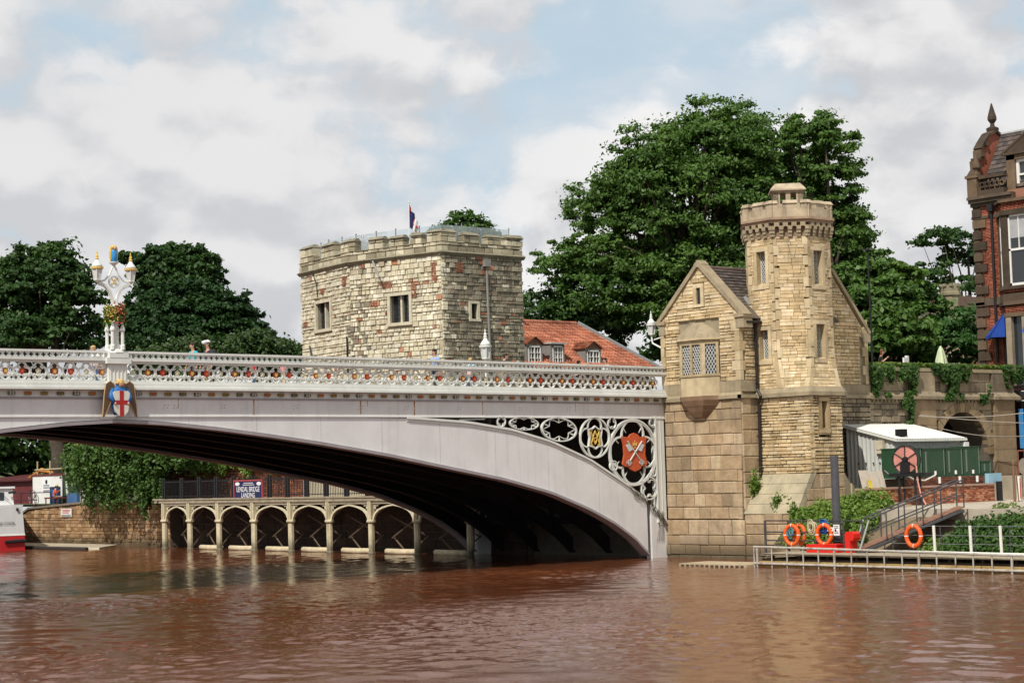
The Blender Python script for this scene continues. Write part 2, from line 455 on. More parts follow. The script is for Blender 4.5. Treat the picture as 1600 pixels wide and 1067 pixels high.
pane = M('window_glass', (.02, .024, .028), .06, .1, 2, spec=.7)
road = M('asphalt', (.055, .055, .057), .9, .15, 2, fine=.15)
concrete = M('concrete', (.40, .35, .28), .9, .14, 1.2, blot=.35, bcol=(.24, .20, .15), fine=.12, bump=.2)
earth = M('earth_and_grass', (.06, .075, .03), .95, .3, .5, bump=.4, bsc=3)
leafA = leafmat('broad_leaf', (.028, .075, .013), (.125, .215, .048), .32)
leafB = leafmat('dark_leaf', (.016, .047, .011), (.055, .11, .026), .24)
leafC = leafmat('bright_leaf', (.075, .15, .022), (.19, .28, .055), .35)
leafD = leafmat('yellow_green_leaf', (.07, .12, .02), (.16, .21, .05), .3)
leafE = leafmat('mid_leaf', (.028, .075, .016), (.08, .15, .032), .3)
bark = M('bark', (.07, .055, .042), .95, .3, 3, bump=.5, bsc=9)
# ================================================================ river
def river():
    m = bpy.data.materials.new('river_water'); m.use_nodes = True; t = m.node_tree
    b = t.nodes['Principled BSDF']; g = t.nodes.new('ShaderNodeNewGeometry'); pos = g.outputs['Position']
    ang = math.atan2(.65, .76)
    n0 = noise(t, pos, .05, 3, .5)
    c = mixn(t, (.104, .033, .0135), (.136, .046, .020), maprange(t, n0, .35, .65))
    t.links.new(c, b.inputs['Base Color'])
    b.inputs['IOR'].default_value = 1.33; b.inputs['Specular IOR Level'].default_value = .5
    b.inputs['Roughness'].default_value = .03
    bn = t.nodes.new('ShaderNodeBump'); bn.inputs['Strength'].default_value = 1.0; bn.inputs["Distance"].default_value = .02
    p = mapping(t, pos, rot=(0, 0, .85), sca=(1.0, 1.8, 1))
    a = noise(t, p, 4.2, 5, .62, .3)
    p2 = mapping(t, pos, rot=(0, 0, .55), sca=(1.0, 1.7, 1))
    h = mathn(t, 'ADD', mathn(t, 'MULTIPLY', a, .62), mathn(t, 'MULTIPLY', noise(t, p2, 9., 3, .55, .2), .22))
    calm = maprange(t, noise(t, mapping(t, pos, rot=(0, 0, .6), sca=(.6, 1.6, 1)), .07, 3, .5), .36, .62, .35, 1.)
    h = mathn(t, 'MULTIPLY', h, calm)
    t.links.new(h, bn.inputs['Height']); t.links.new(bn.outputs[0], b.inputs['Normal'])
    MATS['river_water'] = m
    # real waves: short ripples where the water is near, longer ones everywhere, flat far away
    rng = np.random.default_rng(3)
    def axis(lo, a, b_, hi, f_, c_): return np.concatenate([np.arange(lo, a, c_), np.arange(a, b_, f_), np.arange(b_, hi+.01, c_)])
    xs = axis(-70, -56, -8, 6, .10, .35); ys = axis(-62, -50, 0, 62, .10, .35); nx, ny = len(xs), len(ys)
    X, Y = np.meshgrid(xs, ys, indexing='ij'); Z = np.zeros_like(X)
    st = lambda t_: np.clip(t_, 0, 1)**2*(3-2*np.clip(t_, 0, 1))
    near = st((X+58)/4)*st((-5-X)/6)*st((Y+53)/4)*st((4-Y)/8)
    gust = .6+.5*np.sin(X*.19+Y*.11+1+1.5*np.sin(Y*.07))*np.sin(Y*.15-X*.07+np.sin(X*.11))
    for i in range(90):
        lam = .22*10**(rng.uniform(0, 1)**1.7); th = rng.normal(.72, .95); k = 2*math.pi/lam
        w = np.sin(k*(X*math.cos(th)+Y*math.sin(th)+.12*lam*np.sin(.9*X/lam**.5-.7*Y/lam**.5))+rng.uniform(0, 6.28))
        Z += WAVE*lam*w*(1.35*near*gust if lam < .85 else .62*(.55+.45*gust))
    edge = np.clip(np.minimum(np.minimum(X+70, 6-X), np.minimum(Y+62, 62-Y))/4, 0, 1)
    Z = Z*edge
    V = np.stack([X, Y, Z], -1).reshape(-1, 3)
    idx = np.arange(nx*ny).reshape(nx, ny)
    Q = np.stack([idx[:-1, :-1], idx[1:, :-1], idx[1:, 1:], idx[:-1, 1:]], -1).reshape(-1, 4)
    x0, x1, y0, y1 = xs[0], xs[-1], ys[0], ys[-1]
    big = np.array([(-700, -700), (x0, -700), (x1, -700), (40, -700), (-700, y0), (40, y0), (-700, y1), (40, y1), (-700, 700), (x0, 700), (x1, 700), (40, 700)], float)
    n = len(V); V = np.concatenate([V, np.concatenate([big, np.zeros((12, 1))], 1)])
    c00, c10, c01, c11 = idx[0, 0], idx[-1, 0], idx[0, -1], idx[-1, -1]
    Q = np.concatenate([Q, np.array([(n, n+1, c00, n+4), (n+1, n+2, c10, c00), (n+2, n+3, n+5, c10), (n+4, c00, c01, n+6), (c10, n+5, n+7, c11), (n+6, c01, n+9, n+8), (c01, c11, n+10, n+9), (c11, n+7, n+11, n+10)])])
    me = bpy.data.meshes.new('river'); m_ = len(Q)
    me.vertices.add(len(V)); me.vertices.foreach_set('co', V.astype(np.float32).ravel())
    me.loops.add(4*m_); me.loops.foreach_set('vertex_index', Q.astype(np.int32).ravel())
    me.polygons.add(m_); me.polygons.foreach_set('loop_start', np.arange(0, 4*m_, 4, dtype=np.int32)); me.polygons.foreach_set('loop_total', np.full(m_, 4, dtype=np.int32))
    me.materials.append(m); me.update(calc_edges=True); me.polygons.foreach_set('use_smooth', [True]*m_)
    ob('river', me, kind='structure')
WAVE = .0033
river()
# ================================================================ ground
def grid(name, xs, ys, hf, mat, skirt=0):
    v = [(x, y, hf(x, y)) for x in xs for y in ys]; ny = len(ys); f = []
    for i in range(len(xs)-1):
        for j in range(ny-1): f.append((i*ny+j, (i+1)*ny+j, (i+1)*ny+j+1, i*ny+j+1))
    b = MB(); b.add(v, f); return b.build(name, mat, kind='structure', smooth=True)
sm = lambda t: (lambda q: q*q*(3-2*q))(max(0., min(1., t)))
rg = random.Random(5)
FARX = [1.4, 4, 8, 14, 22, 35, 60, 100, 200, 500, 1400]
grid('upper_ground', FARX, [-4.1, 0, 5, 12, 20, 29], lambda x, y: 7.0+.006*min(x, 100), earth)
grid('bank_ground', [1.7, 2.5, 3.5, 5, 7, 10, 16, 30, 60, 120, 400, 1400], [29, 32, 36, 41], lambda x, y: 4.55+2.4*sm((x-1.7)/6)+.006*min(x, 100), earth)
grid('river_path', [-1.0, 0, 1.5, 4, 7, 11, 16, 24, 40, 80, 200, 500, 1400], [41, 45, 50, 55, 60, 66, 75, 90, 120, 200, 400, 1200], lambda x, y: 2.6+4.4*sm((x-7)/22)+.006*min(max(x, 0), 100), earth)
b = MB(); b.prism([(0.2, -70), (60, -70), (60, -4.6), (0.2, -4.6)], -1.5, 2.0)
b.build('quay_ground', concrete, kind='structure')
def slope(x, y): return 1.95*sm((x+2.4)/2.9)-.25+.12*math.sin(y*1.3+x)
grid('riverbank', [-2.4, -1.9, -1.4, -.9, -.4, .1, .6], [-70, -40]+[-32+i*1.0 for i in range(26)]+[-7.1], slope, M('bank_earth', (.17, .125, .08), .95, .3, 1.5, bump=.6, bsc=4, fine=.2, blot=.6, bcol=(.07, .085, .03), bls=1.2))
# ================================================================ the iron bridge
bridge = thing('iron_bridge', 'white painted iron arch bridge with pierced parapet across the river', 'bridge', (-26.4, 6, 0))
XL, XR = -52.8, 0.0; XC = -26.4; WID = 12.0
cb = lambda x: -.12*((x-XC)/26.4)**2                      # camber of the deck
NF = Fr((0, 0), 0.)                                       # near face: u = x, outwards = -y
FF = Fr((0, WID), math.pi)                                # far face: u = -x
def band(v0, v1, d0, d1, name, mat, frames=(NF, FF), x0=XL, x1=XR, step=2.2, v0b=None, v1b=None):
    for F in frames:
        b = MB(); n = int(round((x1-x0)/step)); xs = [x0+(x1-x0)*i/n for i in range(n+1)]
        if F is FF: xs = [-x for x in xs][::-1]
        s = 1 if F is NF else -1
        b.strip(F, [(x, v0+cb(s*x)) for x in xs], [(x, v1+cb(s*x)) for x in xs], d0, d1)
        b.build(name, mat, bridge)
s_in = [0.0, .55, 1.0, 1.15, 2.1, 3.16, 4.6, 6.7, 9.2, 12.0, 15, 18.0, 20.3, 22.4, 24.5, 26.4]
z_in = [-1.3, -.6, 0., .19, 1.0, 1.63, 2.28, 3.02, 3.62, 4.13, 4.68, 5.14, 5.45, 5.70, 5.90, 5.99]
s_ex = [-.4, .24, .87, 2.35, 4.52, 6.64, 8.7, 11.0, 13.85, 18, 22, 26.4]
z_ex = [.6, 1.6, 2.23, 3.14, 4.26, 5.02, 5.51, 5.82, 6.0, 6.06, 6.08, 6.08]
zin = lambda s: interp(s, s_in, z_in)
zex = lambda s: interp(s, s_ex, z_ex)
def sym(x): return -x if x > XC else x-XL                  # distance from the nearer springing
XS = [XL+.02+(XR-XL-.04)*i/132 for i in range(133)]
# outer ribs with solid plate, inner ribs, deck
b = MB()
xs = [x for x in XS if sym(x) >= .95]
for F, s in ((NF, 1), (FF, -1)):
    q = xs if s == 1 else [-x for x in xs][::-1]
    b = MB(); b.strip(F, [(x, zin(sym(s*x))) for x in q], [(x, max(zex(sym(s*x)), zin(sym(s*x))+.05)) for x in q], -.06, .0)
    for ue, sg in ((-.0, 1), (XL, -1)):
        if s == -1: ue = -ue; sg = -sg
        b.fpoly(F, [(ue-.97*sg, 0.0-.6), (ue+.28*sg, -.6), (ue+.28*sg, .6), (ue-.02*sg, 1.35), (ue-.27*sg, 1.63), (ue-.97*sg, zex(.97))][::sg], -.35, -.003)
    b.build('arch_rib', lilac, bridge)
    b = MB(); b.strip(F, [(x, zin(sym(s*x))) for x in q], [(x, max(zex(sym(s*x)), zin(sym(s*x))+.05)-.01) for x in q], -.35, -.062); b.build('rib_web', darkiron, bridge)  # inner layer of the rib, shade under the bridge put into its colour
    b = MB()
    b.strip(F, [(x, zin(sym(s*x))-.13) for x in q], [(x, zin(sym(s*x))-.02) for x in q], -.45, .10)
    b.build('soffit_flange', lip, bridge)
    qq = [x for x in q if sym(s*x) < 14.2]
    for half in ([x for x in qq if s*x > XC], [x for x in qq if s*x < XC]):
        b = MB()
        b.strip(F, [(x, zex(sym(s*x))-.03) for x in half], [(x, zex(sym(s*x))+.06) for x in half], -.2, .07)
        b.build('rib_moulding', white, bridge)
        b = MB(); b.strip(F, [(x, zex(sym(s*x))-.13) for x in half], [(x, zex(sym(s*x))-.09) for x in half], -.1, .025); b.build('rib_bead', white, bridge)
for y in (2.4, 4.8, 7.2, 9.6):
    b = MB(); F = Fr((0, y), 0.)
    b.strip(F, [(x, zin(sym(x))) for x in xs], [(x, zin(sym(x))+.62) for x in xs], -.06, .06)
    b.strip(F, [(x, zin(sym(x))-.05) for x in xs], [(x, zin(sym(x))-.003) for x in xs], -.22, .22)
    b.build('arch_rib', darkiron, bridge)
b = MB()
for i in range(25):
    x = XC-24+2*i; z = min(zin(sym(x))+.62, 6.5)
    b.box(x-.06, x+.06, .36, 11.64, z-.3, z)
    if zin(sym(x))+.62 < 6.3:
        for y in (2.4, 4.8, 7.2, 9.6): b.box(x-.07, x+.07, y-.07, y+.07, zin(sym(x))+.6, 6.6)
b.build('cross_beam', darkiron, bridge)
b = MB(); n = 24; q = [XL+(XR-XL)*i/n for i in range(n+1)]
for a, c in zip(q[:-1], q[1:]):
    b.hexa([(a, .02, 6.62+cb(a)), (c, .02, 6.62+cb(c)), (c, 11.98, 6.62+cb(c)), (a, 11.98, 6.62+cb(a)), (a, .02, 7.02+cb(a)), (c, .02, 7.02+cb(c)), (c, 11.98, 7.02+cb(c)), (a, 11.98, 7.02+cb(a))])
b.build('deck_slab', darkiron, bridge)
b = MB(); b.box(XL, 30, 2.4, 9.6, 7.0, 7.025)
for a, c in zip(q[:-1], q[1:]): pass
b.build('roadway', road, bridge)
b = MB()
for y0, y1 in ((.05, 2.4), (9.6, 11.95)):
    b = MB()
    for a, c in zip(q[:-1], q[1:]):
        b.hexa([(a, y0, 7.0+cb(a)), (c, y0, 7.0+cb(c)), (c, y1, 7.0+cb(c)), (a, y1, 7.0+cb(a)), (a, y0, 7.14+cb(a)), (c, y0, 7.14+cb(c)), (c, y1, 7.14+cb(c)), (a, y1, 7.14+cb(a))])
    b.build('pavement', concrete, bridge)
# horizontal bands of the elevation
band(6.10, 6.68, -.3, .012, 'fascia_girder', lilac)
band(6.06, 6.10, -.3, .05, 'girder_moulding', white)
band(6.68, 6.74, -.3, .06, 'girder_moulding', lip)
band(6.74, 6.98, -.3, .022, 'boss_band', white)
band(6.98, 7.06, -.3, .29, 'cornice', white)
band(7.06, 7.20, -.2, .22, 'cornice', white)
band(7.20, 7.29, -.2, .17, 'parapet_base', white)
band(7.88, 7.955, .0, .17, 'parapet_moulding', white)
band(7.955, 8.055, -.04, .23, 'parapet_moulding', white)
band(8.225, 8.30, .02, .20, 'hand_rail', white)
# pierced upper rail: square cells with plus shaped openings
for F, s in ((NF, 1), (FF, -1)):
    b = MB(); p = .222; n = int((XR-XL)/p); q = [XL+.02+p*i for i in range(n+1)]
    for x in q:
        z = cb(x); u = s*x
        b.fbox(F, u-.02, u+.02, 8.055+z, 8.225+z, .06, .14)
        for v0, v1 in ((8.056+z, 8.11+z), (8.17+z, 8.224+z)): b.fbox(F, u-.072, u+.072, v0, v1, .065, .135)
    b.build('pierced_rail', white, bridge, kind='stuff')
# quatrefoil frieze
PITCH = .5835
def quat_mesh():
    b = MB(); F = Fr((0, 0), 0); r = .148; c = .140
    for k in range(4):
        a = k*math.pi/2; cx, cz = c*math.cos(a), c*math.sin(a)
        inn = arc(cx, cz, r-.024, a-1.98, a+1.98, 14); o = arc(cx, cz, r+.022, a-1.98, a+1.98, 14)
        b.strip(F, o, inn, .03, .12)
    return b.mesh('quatrefoil', white)
def shield_mesh(mat, edge):
    b = MB(); F = Fr((0, 0), 0)
    o = [(-.085, .10), (-.085, -.02), (-.06, -.08), (0, -.125), (.06, -.08), (.085, -.02), (.085, .10), (.03, .085), (0, .11), (-.03, .085)]
    b.fpoly(F, o, .05, .095); b.fpoly(F, [(u*.62, v*.62) for u, v in o], .094, .115, 1)
    for sx in (-1, 1): b.tube([F.p(sx*.085, 0, .075), F.p(sx*.16, 0, .075)], .012, 5, mi=0)
    return b.mesh('shield', [mat, edge])
def rose_mesh():
    b = MB()
    for k in range(5):
        a = 2*math.pi*k/5+.3; b.ball((.058*math.cos(a), -.08, .058*math.sin(a)), (.05, .03, .05), 8, 5)
    b.ball((0, -.1, 0), (.035, .025, .035), 8, 5)
    return b.mesh('rosette', cream)
qm = quat_mesh(); shm = [shield_mesh(red, orange), shield_mesh(orange, gold)]; rom = rose_mesh()
b = MB(); i = 0
for F, s in ((NF, 1), (FF, -1)):
    k = -60
    bb = MB()
    for k in range(-46, 46):
        x = -.72-PITCH*(k+46)
        if x < XL+.3: break
        if abs(x-XC) < .52: continue
        z = 7.585+cb(x); a = 0 if s == 1 else math.pi; py = 0 if s == 1 else WID
        ob('quatrefoil', qm, bridge, loc=(x, py, z), rot=a)
        if k % 3 == 0: ob('rosette', rom, bridge, loc=(x, py, z), rot=a)
        else: ob('shield', shm[k % 3-1], bridge, loc=(x, py, z), rot=a)
# painted bosses under the cornice
bossm = []
for m_, e_ in ((green_d, ochre), (ochre, green_d), (ochre, red), (green_d, white)):
    bo = MB(); bo.box(-.12, .12, -.07, 0, -.055, .055)
    for a_ in range(4):
        cx, cz = (.05*(1 if a_ % 2 else -1), .026*(1 if a_ > 1 else -1)); bo.ball((cx, -.07, cz), (.035, .014, .02), 6, 4, 1)
    bossm.append(bo.mesh('boss', [m_, e_]))
k = 0; x = -.5
while x > XL+.4:
    if abs(x-XC) > .62: ob('boss', bossm[k % 4], bridge, loc=(x, -.023, 6.855+cb(x)))
    x -= PITCH; k += 1
# bolts and rust runs on the girder
b = MB()
for x in (-24.5, -24.1, -22.2, -19.1, -16.2, -14.0, -11.4, -8.2, -5.6, -3.3):
    for dx, dz in ((-.08, .0), (.06, .02), (-.05, .1), (.09, .12)): b.ball((x+dx, -.015, 6.36+dz+cb(x)), (.016, .01, .016), 6, 4)
b.build('bolt', darkiron, bridge)
for x, w, h_ in ((-20.9, .05, .55), (-16.17, .055, .5), (-13.62, .06, .54), (-10.2, .03, .50), (-15.85, .025, .22), (-24.0, .02, .3), (-5.2, .02, .35)):
    b = MB(); F = NF; z = 6.68+cb(x)
    pts = [(x-w*.6, z), (x-w*.25, z-h_*.5), (x-w*.5, z-h_), (x+w*.4, z-h_), (x+w*.35, z-h_*.5), (x+w*.7, z)]
    b.fpoly(F, pts, .008, .0165); b.build('rust_streak', rust, bridge)
# faint plate joints on the rib
for i in range(19):
    x = XC-25.2+2.8*i; s_ = sym(x)
    if s_ < 1.6: continue
    b = MB(); t_ = zex(s_)-.15 if s_ < 14 else 6.05
    b.fbox(NF, x-.009, x+.009, zin(s_)+.03, t_, -.01, .006)
    for k in range(int((t_-zin(s_)-.1)/.16)):
        for sg in (-1, 1): b.ball((x+sg*.045, -.002, zin(s_)+.12+.16*k), (.011, .008, .011), 5, 3)
    b.build('plate_joint', M('plate_joint_paint', (.50, .49, .49), .6, .15, 3), bridge)
# spandrel tracery near face (and mirrored half for the other end)
tr = MB()
def ring(cu, cv, r, w=.05, d0=-.05, d1=.05, n=40, a0=0, a1=2*math.pi, mb=None):
    (mb or tr).strip(NF, arc(cu, cv, r, a0, a1, n), arc(cu, cv, r-w, a0, a1, n), d0, d1)
def foils(cu, cv, R_, k=4, ph=0., ru=None, off=None, w=.045, span=1.95, cusp=True):
    ru = ru or R_*.52; off = off or R_*.47
    for i in range(k):
        a = ph+2*math.pi*i/k; cx, cz = cu+off*math.cos(a), cv+off*math.sin(a)
        ring(cx, cz, ru, w, -.035, .035, 18, a-span, a+span)
        if cusp:
            for q in (-1, 1):
                e = a+q*span*.62; p0 = (cx+(ru-w)*math.cos(e), cz+(ru-w)*math.sin(e)); p1 = (cx+(ru-w-.16*R_)*math.cos(e+q*.25), cz+(ru-w-.16*R_)*math.sin(e+q*.25))
                tr.tube([NF.p(p0[0], p0[1], 0), NF.p(p1[0], p1[1], 0)], [.03, .012], 4)
ring(-1.95, 4.53, 1.43, .07); ring(-1.95, 4.53, 1.33, .035, -.04, .04); foils(-1.95, 4.53, 1.36, span=1.72, ru=.69, off=.72, w=.085)
ring(-4.15, 5.17, .86, .06); foils(-4.15, 5.17, .82, cusp=False, span=1.74, ru=.42, off=.43, w=.06)
# elongated cusped panel further up the haunch
for (cu, cv, rx, rz) in ((-6.15, 5.52, .98, .50), (-8.05, 5.77, .78, .27)):
    e = [(cu+rx*math.cos(a), cv+rz*math.sin(a)-.06*rz*math.cos(a)*2) for a in [2*math.pi*i/44 for i in range(45)]]
    e2 = [(cu+(u-cu)*.93, cv+(v-cv)*.90) for u, v in e]
    tr.strip(NF, e, e2, -.05, .05)
    for i in range(6):
        a = math.pi/6+i*math.pi/3
        p0 = (cu+rx*.93*math.cos(a), cv+rz*.9*math.sin(a)); p1 = (cu+rx*.62*math.cos(a), cv+rz*.55*math.sin(a))
        tr.tube([NF.p(*p0, 0), NF.p(*p1, 0)], [.045, .012], 4)
        for q in (-1, 1):
            am = a+q*math.pi/6; pm = (cu+rx*.9*math.cos(am), cv+rz*.88*math.sin(am))
            tr.tube([NF.p(*p1, 0), NF.p((p1[0]+pm[0])/2+.05*math.cos(am), (p1[1]+pm[1])/2+.05*math.sin(am), 0), NF.p(*pm, 0)], .02, 4)
foils(-9.25, 5.86, .24, ru=.10, off=.11, w=.025, cusp=False); ring(-9.25, 5.86, .22, .03)
for (cu, cv, R_) in ((-3.15, 5.76, .24), (-.72, 5.80, .22), (-3.12, 3.98, .22), (-.78, 3.62, .16)):
    ring(cu, cv, R_, .03); foils(cu, cv, R_, 3, math.pi/2, w=.025, cusp=False)
ring(-1.05, 2.98, .50, .05); foils(-1.05, 2.98, .46, 4, math.pi/4, w=.035, ru=.22, off=.22)
tr.tube([NF.p(-10.1, 5.95, 0), NF.p(-11.4, 5.93, 0)], .02, 4)
t1 = tr.build('spandrel_tracery', white, bridge)
far = ob('spandrel_tracery', t1.data, bridge, loc=(0, WID, 0))
b = MB(); b.fbox(NF, -.55, -.06, 1.40, 6.06, -.3, .02); b.fbox(NF, -.62, -.55, 1.5, 6.06, -.1, .06); b.fbox(NF, -.30, -.26, 1.45, 6.06, 0, .035)
b.build('spandrel_post', white, bridge)
# keys shield
F = NF; cu, cv = -1.95, 4.53
shape = [(-.50, .62), (-.44, .30), (-.42, -.1), (-.50, -.50), (-.42, -.60), (-.28, -.60), (-.20, -.72), (0, -.82), (.20, -.72), (.28, -.60), (.42, -.60), (.50, -.50), (.42, -.1), (.44, .30), (.50, .62), (.36, .66), (.24, .62), (.14, .76), (0, .82), (-.14, .76), (-.24, .62), (-.36, .66)]
shape = [(u*1.46, v) for u, v in shape]
b = MB(); b.fpoly(F, [(cu+u, cv+v) for u, v in shape], .04, .12); b.build('keys_shield', orange, bridge)
ks = bpy.data.objects['keys_shield']
b = MB()
for sg in (-1, 1):
    b.tube([F.p(cu+sg*.42, cv+.46, .14), F.p(cu-sg*.32, cv-.36, .14)], .03, 6)
    b.fpoly(F, [(cu+sg*q[0], cv+q[1]) for q in ((.30, .38), (.56, .30), (.36, .02), (.12, .12))][::sg], .125, .15)
    for dx, dz in ((0, .06), (-.07, -.01), (.07, -.01), (0, -.08)): b.tube([F.p(cu-sg*.37+dx*1.3+.055*math.cos(a), cv-.43+dz+.045*math.sin(a), .14) for a in [k*math.pi/4 for k in range(8)]], .016, 4, True)
b.build('crossed_keys', silver, ks)
b = MB()
for k in range(5): b.cyl(F.p(cu-.1+.05*k, cv+.32, .135), F.p(cu-.12+.06*k, cv+.42, .135), .016, 5)
b.fbox(F, cu-.12, cu+.12, cv+.27, cv+.32, .12, .15); b.ball(F.p(cu, cv+.47, .135), .03, 6, 4)
b.fbox(F, cu-.05, cu+.05, cv+.17, cv+.22, .12, .15); b.build('crown_badge', gold, ks)
# monogram panel
cu, cv = -4.15, 5.17
o = [(-.33, .36), (-.27, 0), (-.33, -.36), (-.12, -.40), (0, -.50), (.12, -.40), (.33, -.36), (.27, 0), (.33, .36), (.12, .40), (0, .50), (-.12, .40)]
o = [(u*1.25, v) for u, v in o]; o2 = [(u*.86, v*.88) for u, v in o]
b = MB(); b.strip(F, [(cu+u, cv+v) for u, v in (o+o[:1])[::-1]], [(cu+u, cv+v) for u, v in (o2+o2[:1])[::-1]], -.03, .07); mg = b.build('monogram_frame', white, bridge)
b = MB()
for p0, p1 in (((-.20, .30), (0, -.28)), ((.20, .30), (0, -.28)), ((-.20, -.30), (0, .30)), ((.20, -.30), (0, .30)), ((-.1, -.02), (.1, -.02)), ((-.22, .30), (-.12, .30)), ((.12, .30), (.22, .30)), ((-.24, -.30), (-.12, -.30)), ((.12, -.30), (.24, -.30)), ((-.2, .3), (-.21, -.3)), ((.2, .3), (.21, -.3))):
    b.tube([F.p(cu+p0[0]*1.25, cv+p0[1], .03), F.p(cu+p1[0]*1.25, cv+p1[1], .03)], .03, 5)
b.build('monogram', gold, mg)
# dead creeper stems at the springing
b = MB(); rd = random.Random(4)
for i in range(26):
    x = rd.uniform(-2.4, -.2); p = [NF.p(x, zex(-x)+.05, .09)]
    for k in range(4):
        x += rd.uniform(.0, .28); p.append(NF.p(min(x, .25), max(.4, zex(-min(x, .2))+rd.uniform(-.30, .12)), .05+rd.uniform(0, .06)))
    b.tube(p, .008, 4)
for i in range(5):
    x = rd.uniform(-.75, -.25); b.tube([NF.p(x, 2.0, .05), NF.p(x+rd.uniform(-.1, .1), 1.4, .04), NF.p(x+rd.uniform(-.15, .1), .7, .03)], .007, 4)
vt = b.build('dry_creeper', M('dry_stem', (.09, .07, .045), .9), None, kind='stuff')
# abutment on the near bank (out of the picture) and the wall behind the springing
blk = MB(); blk.box(XL-6, XL-.35, -1, 13, -1, 7.0); blk.build('abutment', concrete, bridge)
# ---------------------------------------------------------------- pedestal and angel at the crown
PX = XC-.06
b = MB(); b.box(PX-.42, PX+.42, -.27, .2, 7.06, 7.26); b.box(PX-.35, PX+.35, -.24, .2, 7.26, 7.86); b.box(PX-.46, PX+.46, -.34, .22, 7.86, 8.06)
for k in range(5): b.box(PX-.30+.14*k, PX-.26+.14*k, -.262, -.23, 7.3, 7.8)
b.build('pier_panel', white, bridge)
ang = MB(); C0 = (PX, -.34)
def body_lathe(mb, cx, cy, prof, mi=0, n=12, sy=.6):
    v0 = len(mb.v); mb.lathe(cx, cy, prof, n, mi)
    for i in range(v0, len(mb.v)): x, y, z = mb.v[i]; mb.v[i] = (x, cy+(y-cy)*sy, z)
body_lathe(ang, PX, -.27, [(.20, 6.12), (.27, 6.4), (.31, 6.75), (.30, 6.98), (.17, 7.1), (.08, 7.14)], 0)
for sg in (-1, 1):
    ang.tube([(PX+sg*.26, -.28, 7.0), (PX+sg*.35, -.38, 6.72), (PX+sg*.27, -.46, 6.52)], [.10, .10, .055], 7)
angel = ang.build('angel', blue, bridge, smooth=True)
hd = MB(); hd.ball((PX+.03, -.38, 7.17), (.11, .11, .13), 10, 8); hd.ball((PX+.03, -.49, 7.16), (.02, .02, .03), 5, 4)
for sg in (-1, 1): hd.ball((PX+sg*.25, -.49, 6.5), (.045, .04, .055), 7, 5)
hd.build('angel_head', skin, angel, smooth=True)
hr = MB(); hr.ball((PX+.03, -.34, 7.24), (.15, .14, .10), 10, 6)
for k in range(7): hr.ball((PX+.03+.13*math.cos(k*.9), -.34+.11*math.sin(k*.9), 7.20), .055, 6, 4)
hr.build('angel_hair', M('fair_hair_paint', (.50, .33, .12), .6, .2, 20), angel, smooth=True)
for sg in (-1, 1):
    w = [(.12, .70), (.22, 1.04), (.36, 1.14), (.52, 1.04), (.58, .72), (.62, .30), (.66, -.08), (.58, -.04), (.46, .2), (.34, .45)]
    wb = MB(); p = [(PX+sg*u, 6.12+v) for u, v in w]
    if sg > 0: p = p[::-1]
    wb.fpoly(NF, p, .30, .36)
    wb.tube([NF.p(u, v, .34) for u, v in p], .025, 5, True, 1)
    wb.build('wing', [brownwing, tan], angel)
sh_ = MB(); o = [(-.31, .36), (-.24, .42), (0, .44), (.24, .42), (.31, .36), (.29, .0), (.24, -.28), (.12, -.40), (0, -.44), (-.12, -.40), (-.24, -.28), (-.29, 0)]
sh_.fpoly(NF, [(PX+u, 6.50+v) for u, v in o[::-1]], .42, .47)
shd = sh_.build('cross_shield', M('cream_white_paint', (.62, .60, .52), .5, .1, 6), angel)
cr = MB(); cr.fpoly(NF, [(PX-.075, 6.07), (PX+.075, 6.07), (PX+.075, 6.935), (PX-.075, 6.935)], .469, .482); cr.fpoly(NF, [(PX-.295, 6.47), (PX-.075, 6.47), (PX-.075, 6.61), (PX-.30, 6.61)], .469, .481); cr.fpoly(NF, [(PX+.075, 6.47), (PX+.295, 6.47), (PX+.30, 6.61), (PX+.075, 6.61)], .469, .481)
cr.build('red_cross', M('cross_red', (.36, .02, .02), .5, .15, 6), shd)
# ---------------------------------------------------------------- lamp standard
lamp = thing('lamp_standard', 'ornate white twin lantern lamp standard topped by a blue and gold figure on the bridge', 'street lamp', (PX, -.05, 8.06))
ly = -.05
b = MB(); b.box(PX-.36, PX+.36, ly-.3, ly+.3, 8.06, 8.24); b.lathe(PX, ly, [(.34, 8.24), (.30, 8.32), (.26, 8.36)], 8, ph=math.pi/8); b.build('base', white, lamp)
b = MB(); b.lathe(PX, ly, [(.17, 8.36), (.17, 8.5), (.135, 8.54), (.125, 9.2), (.11, 9.55), (.16, 9.6), (.20, 9.78), (.22, 9.84), (.12, 9.90)], 8); b.build('column', white, lamp)
for k in range(4):
    a = math.pi/4+k*math.pi/2; cx, cy = PX+.27*math.cos(a), ly+.27*math.sin(a)
    b = MB(); b.lathe(cx, cy, [(.085, 8.34), (.085, 8.48), (.06, 8.52), (.06, 8.95), (.09, 9.0), (.09, 9.05), (.03, 9.2), (.03, 9.23), (.01, 9.3)], 8); b.build('colonnette', white, lamp)
LF = Fr((PX, ly), 0.)
b = MB()
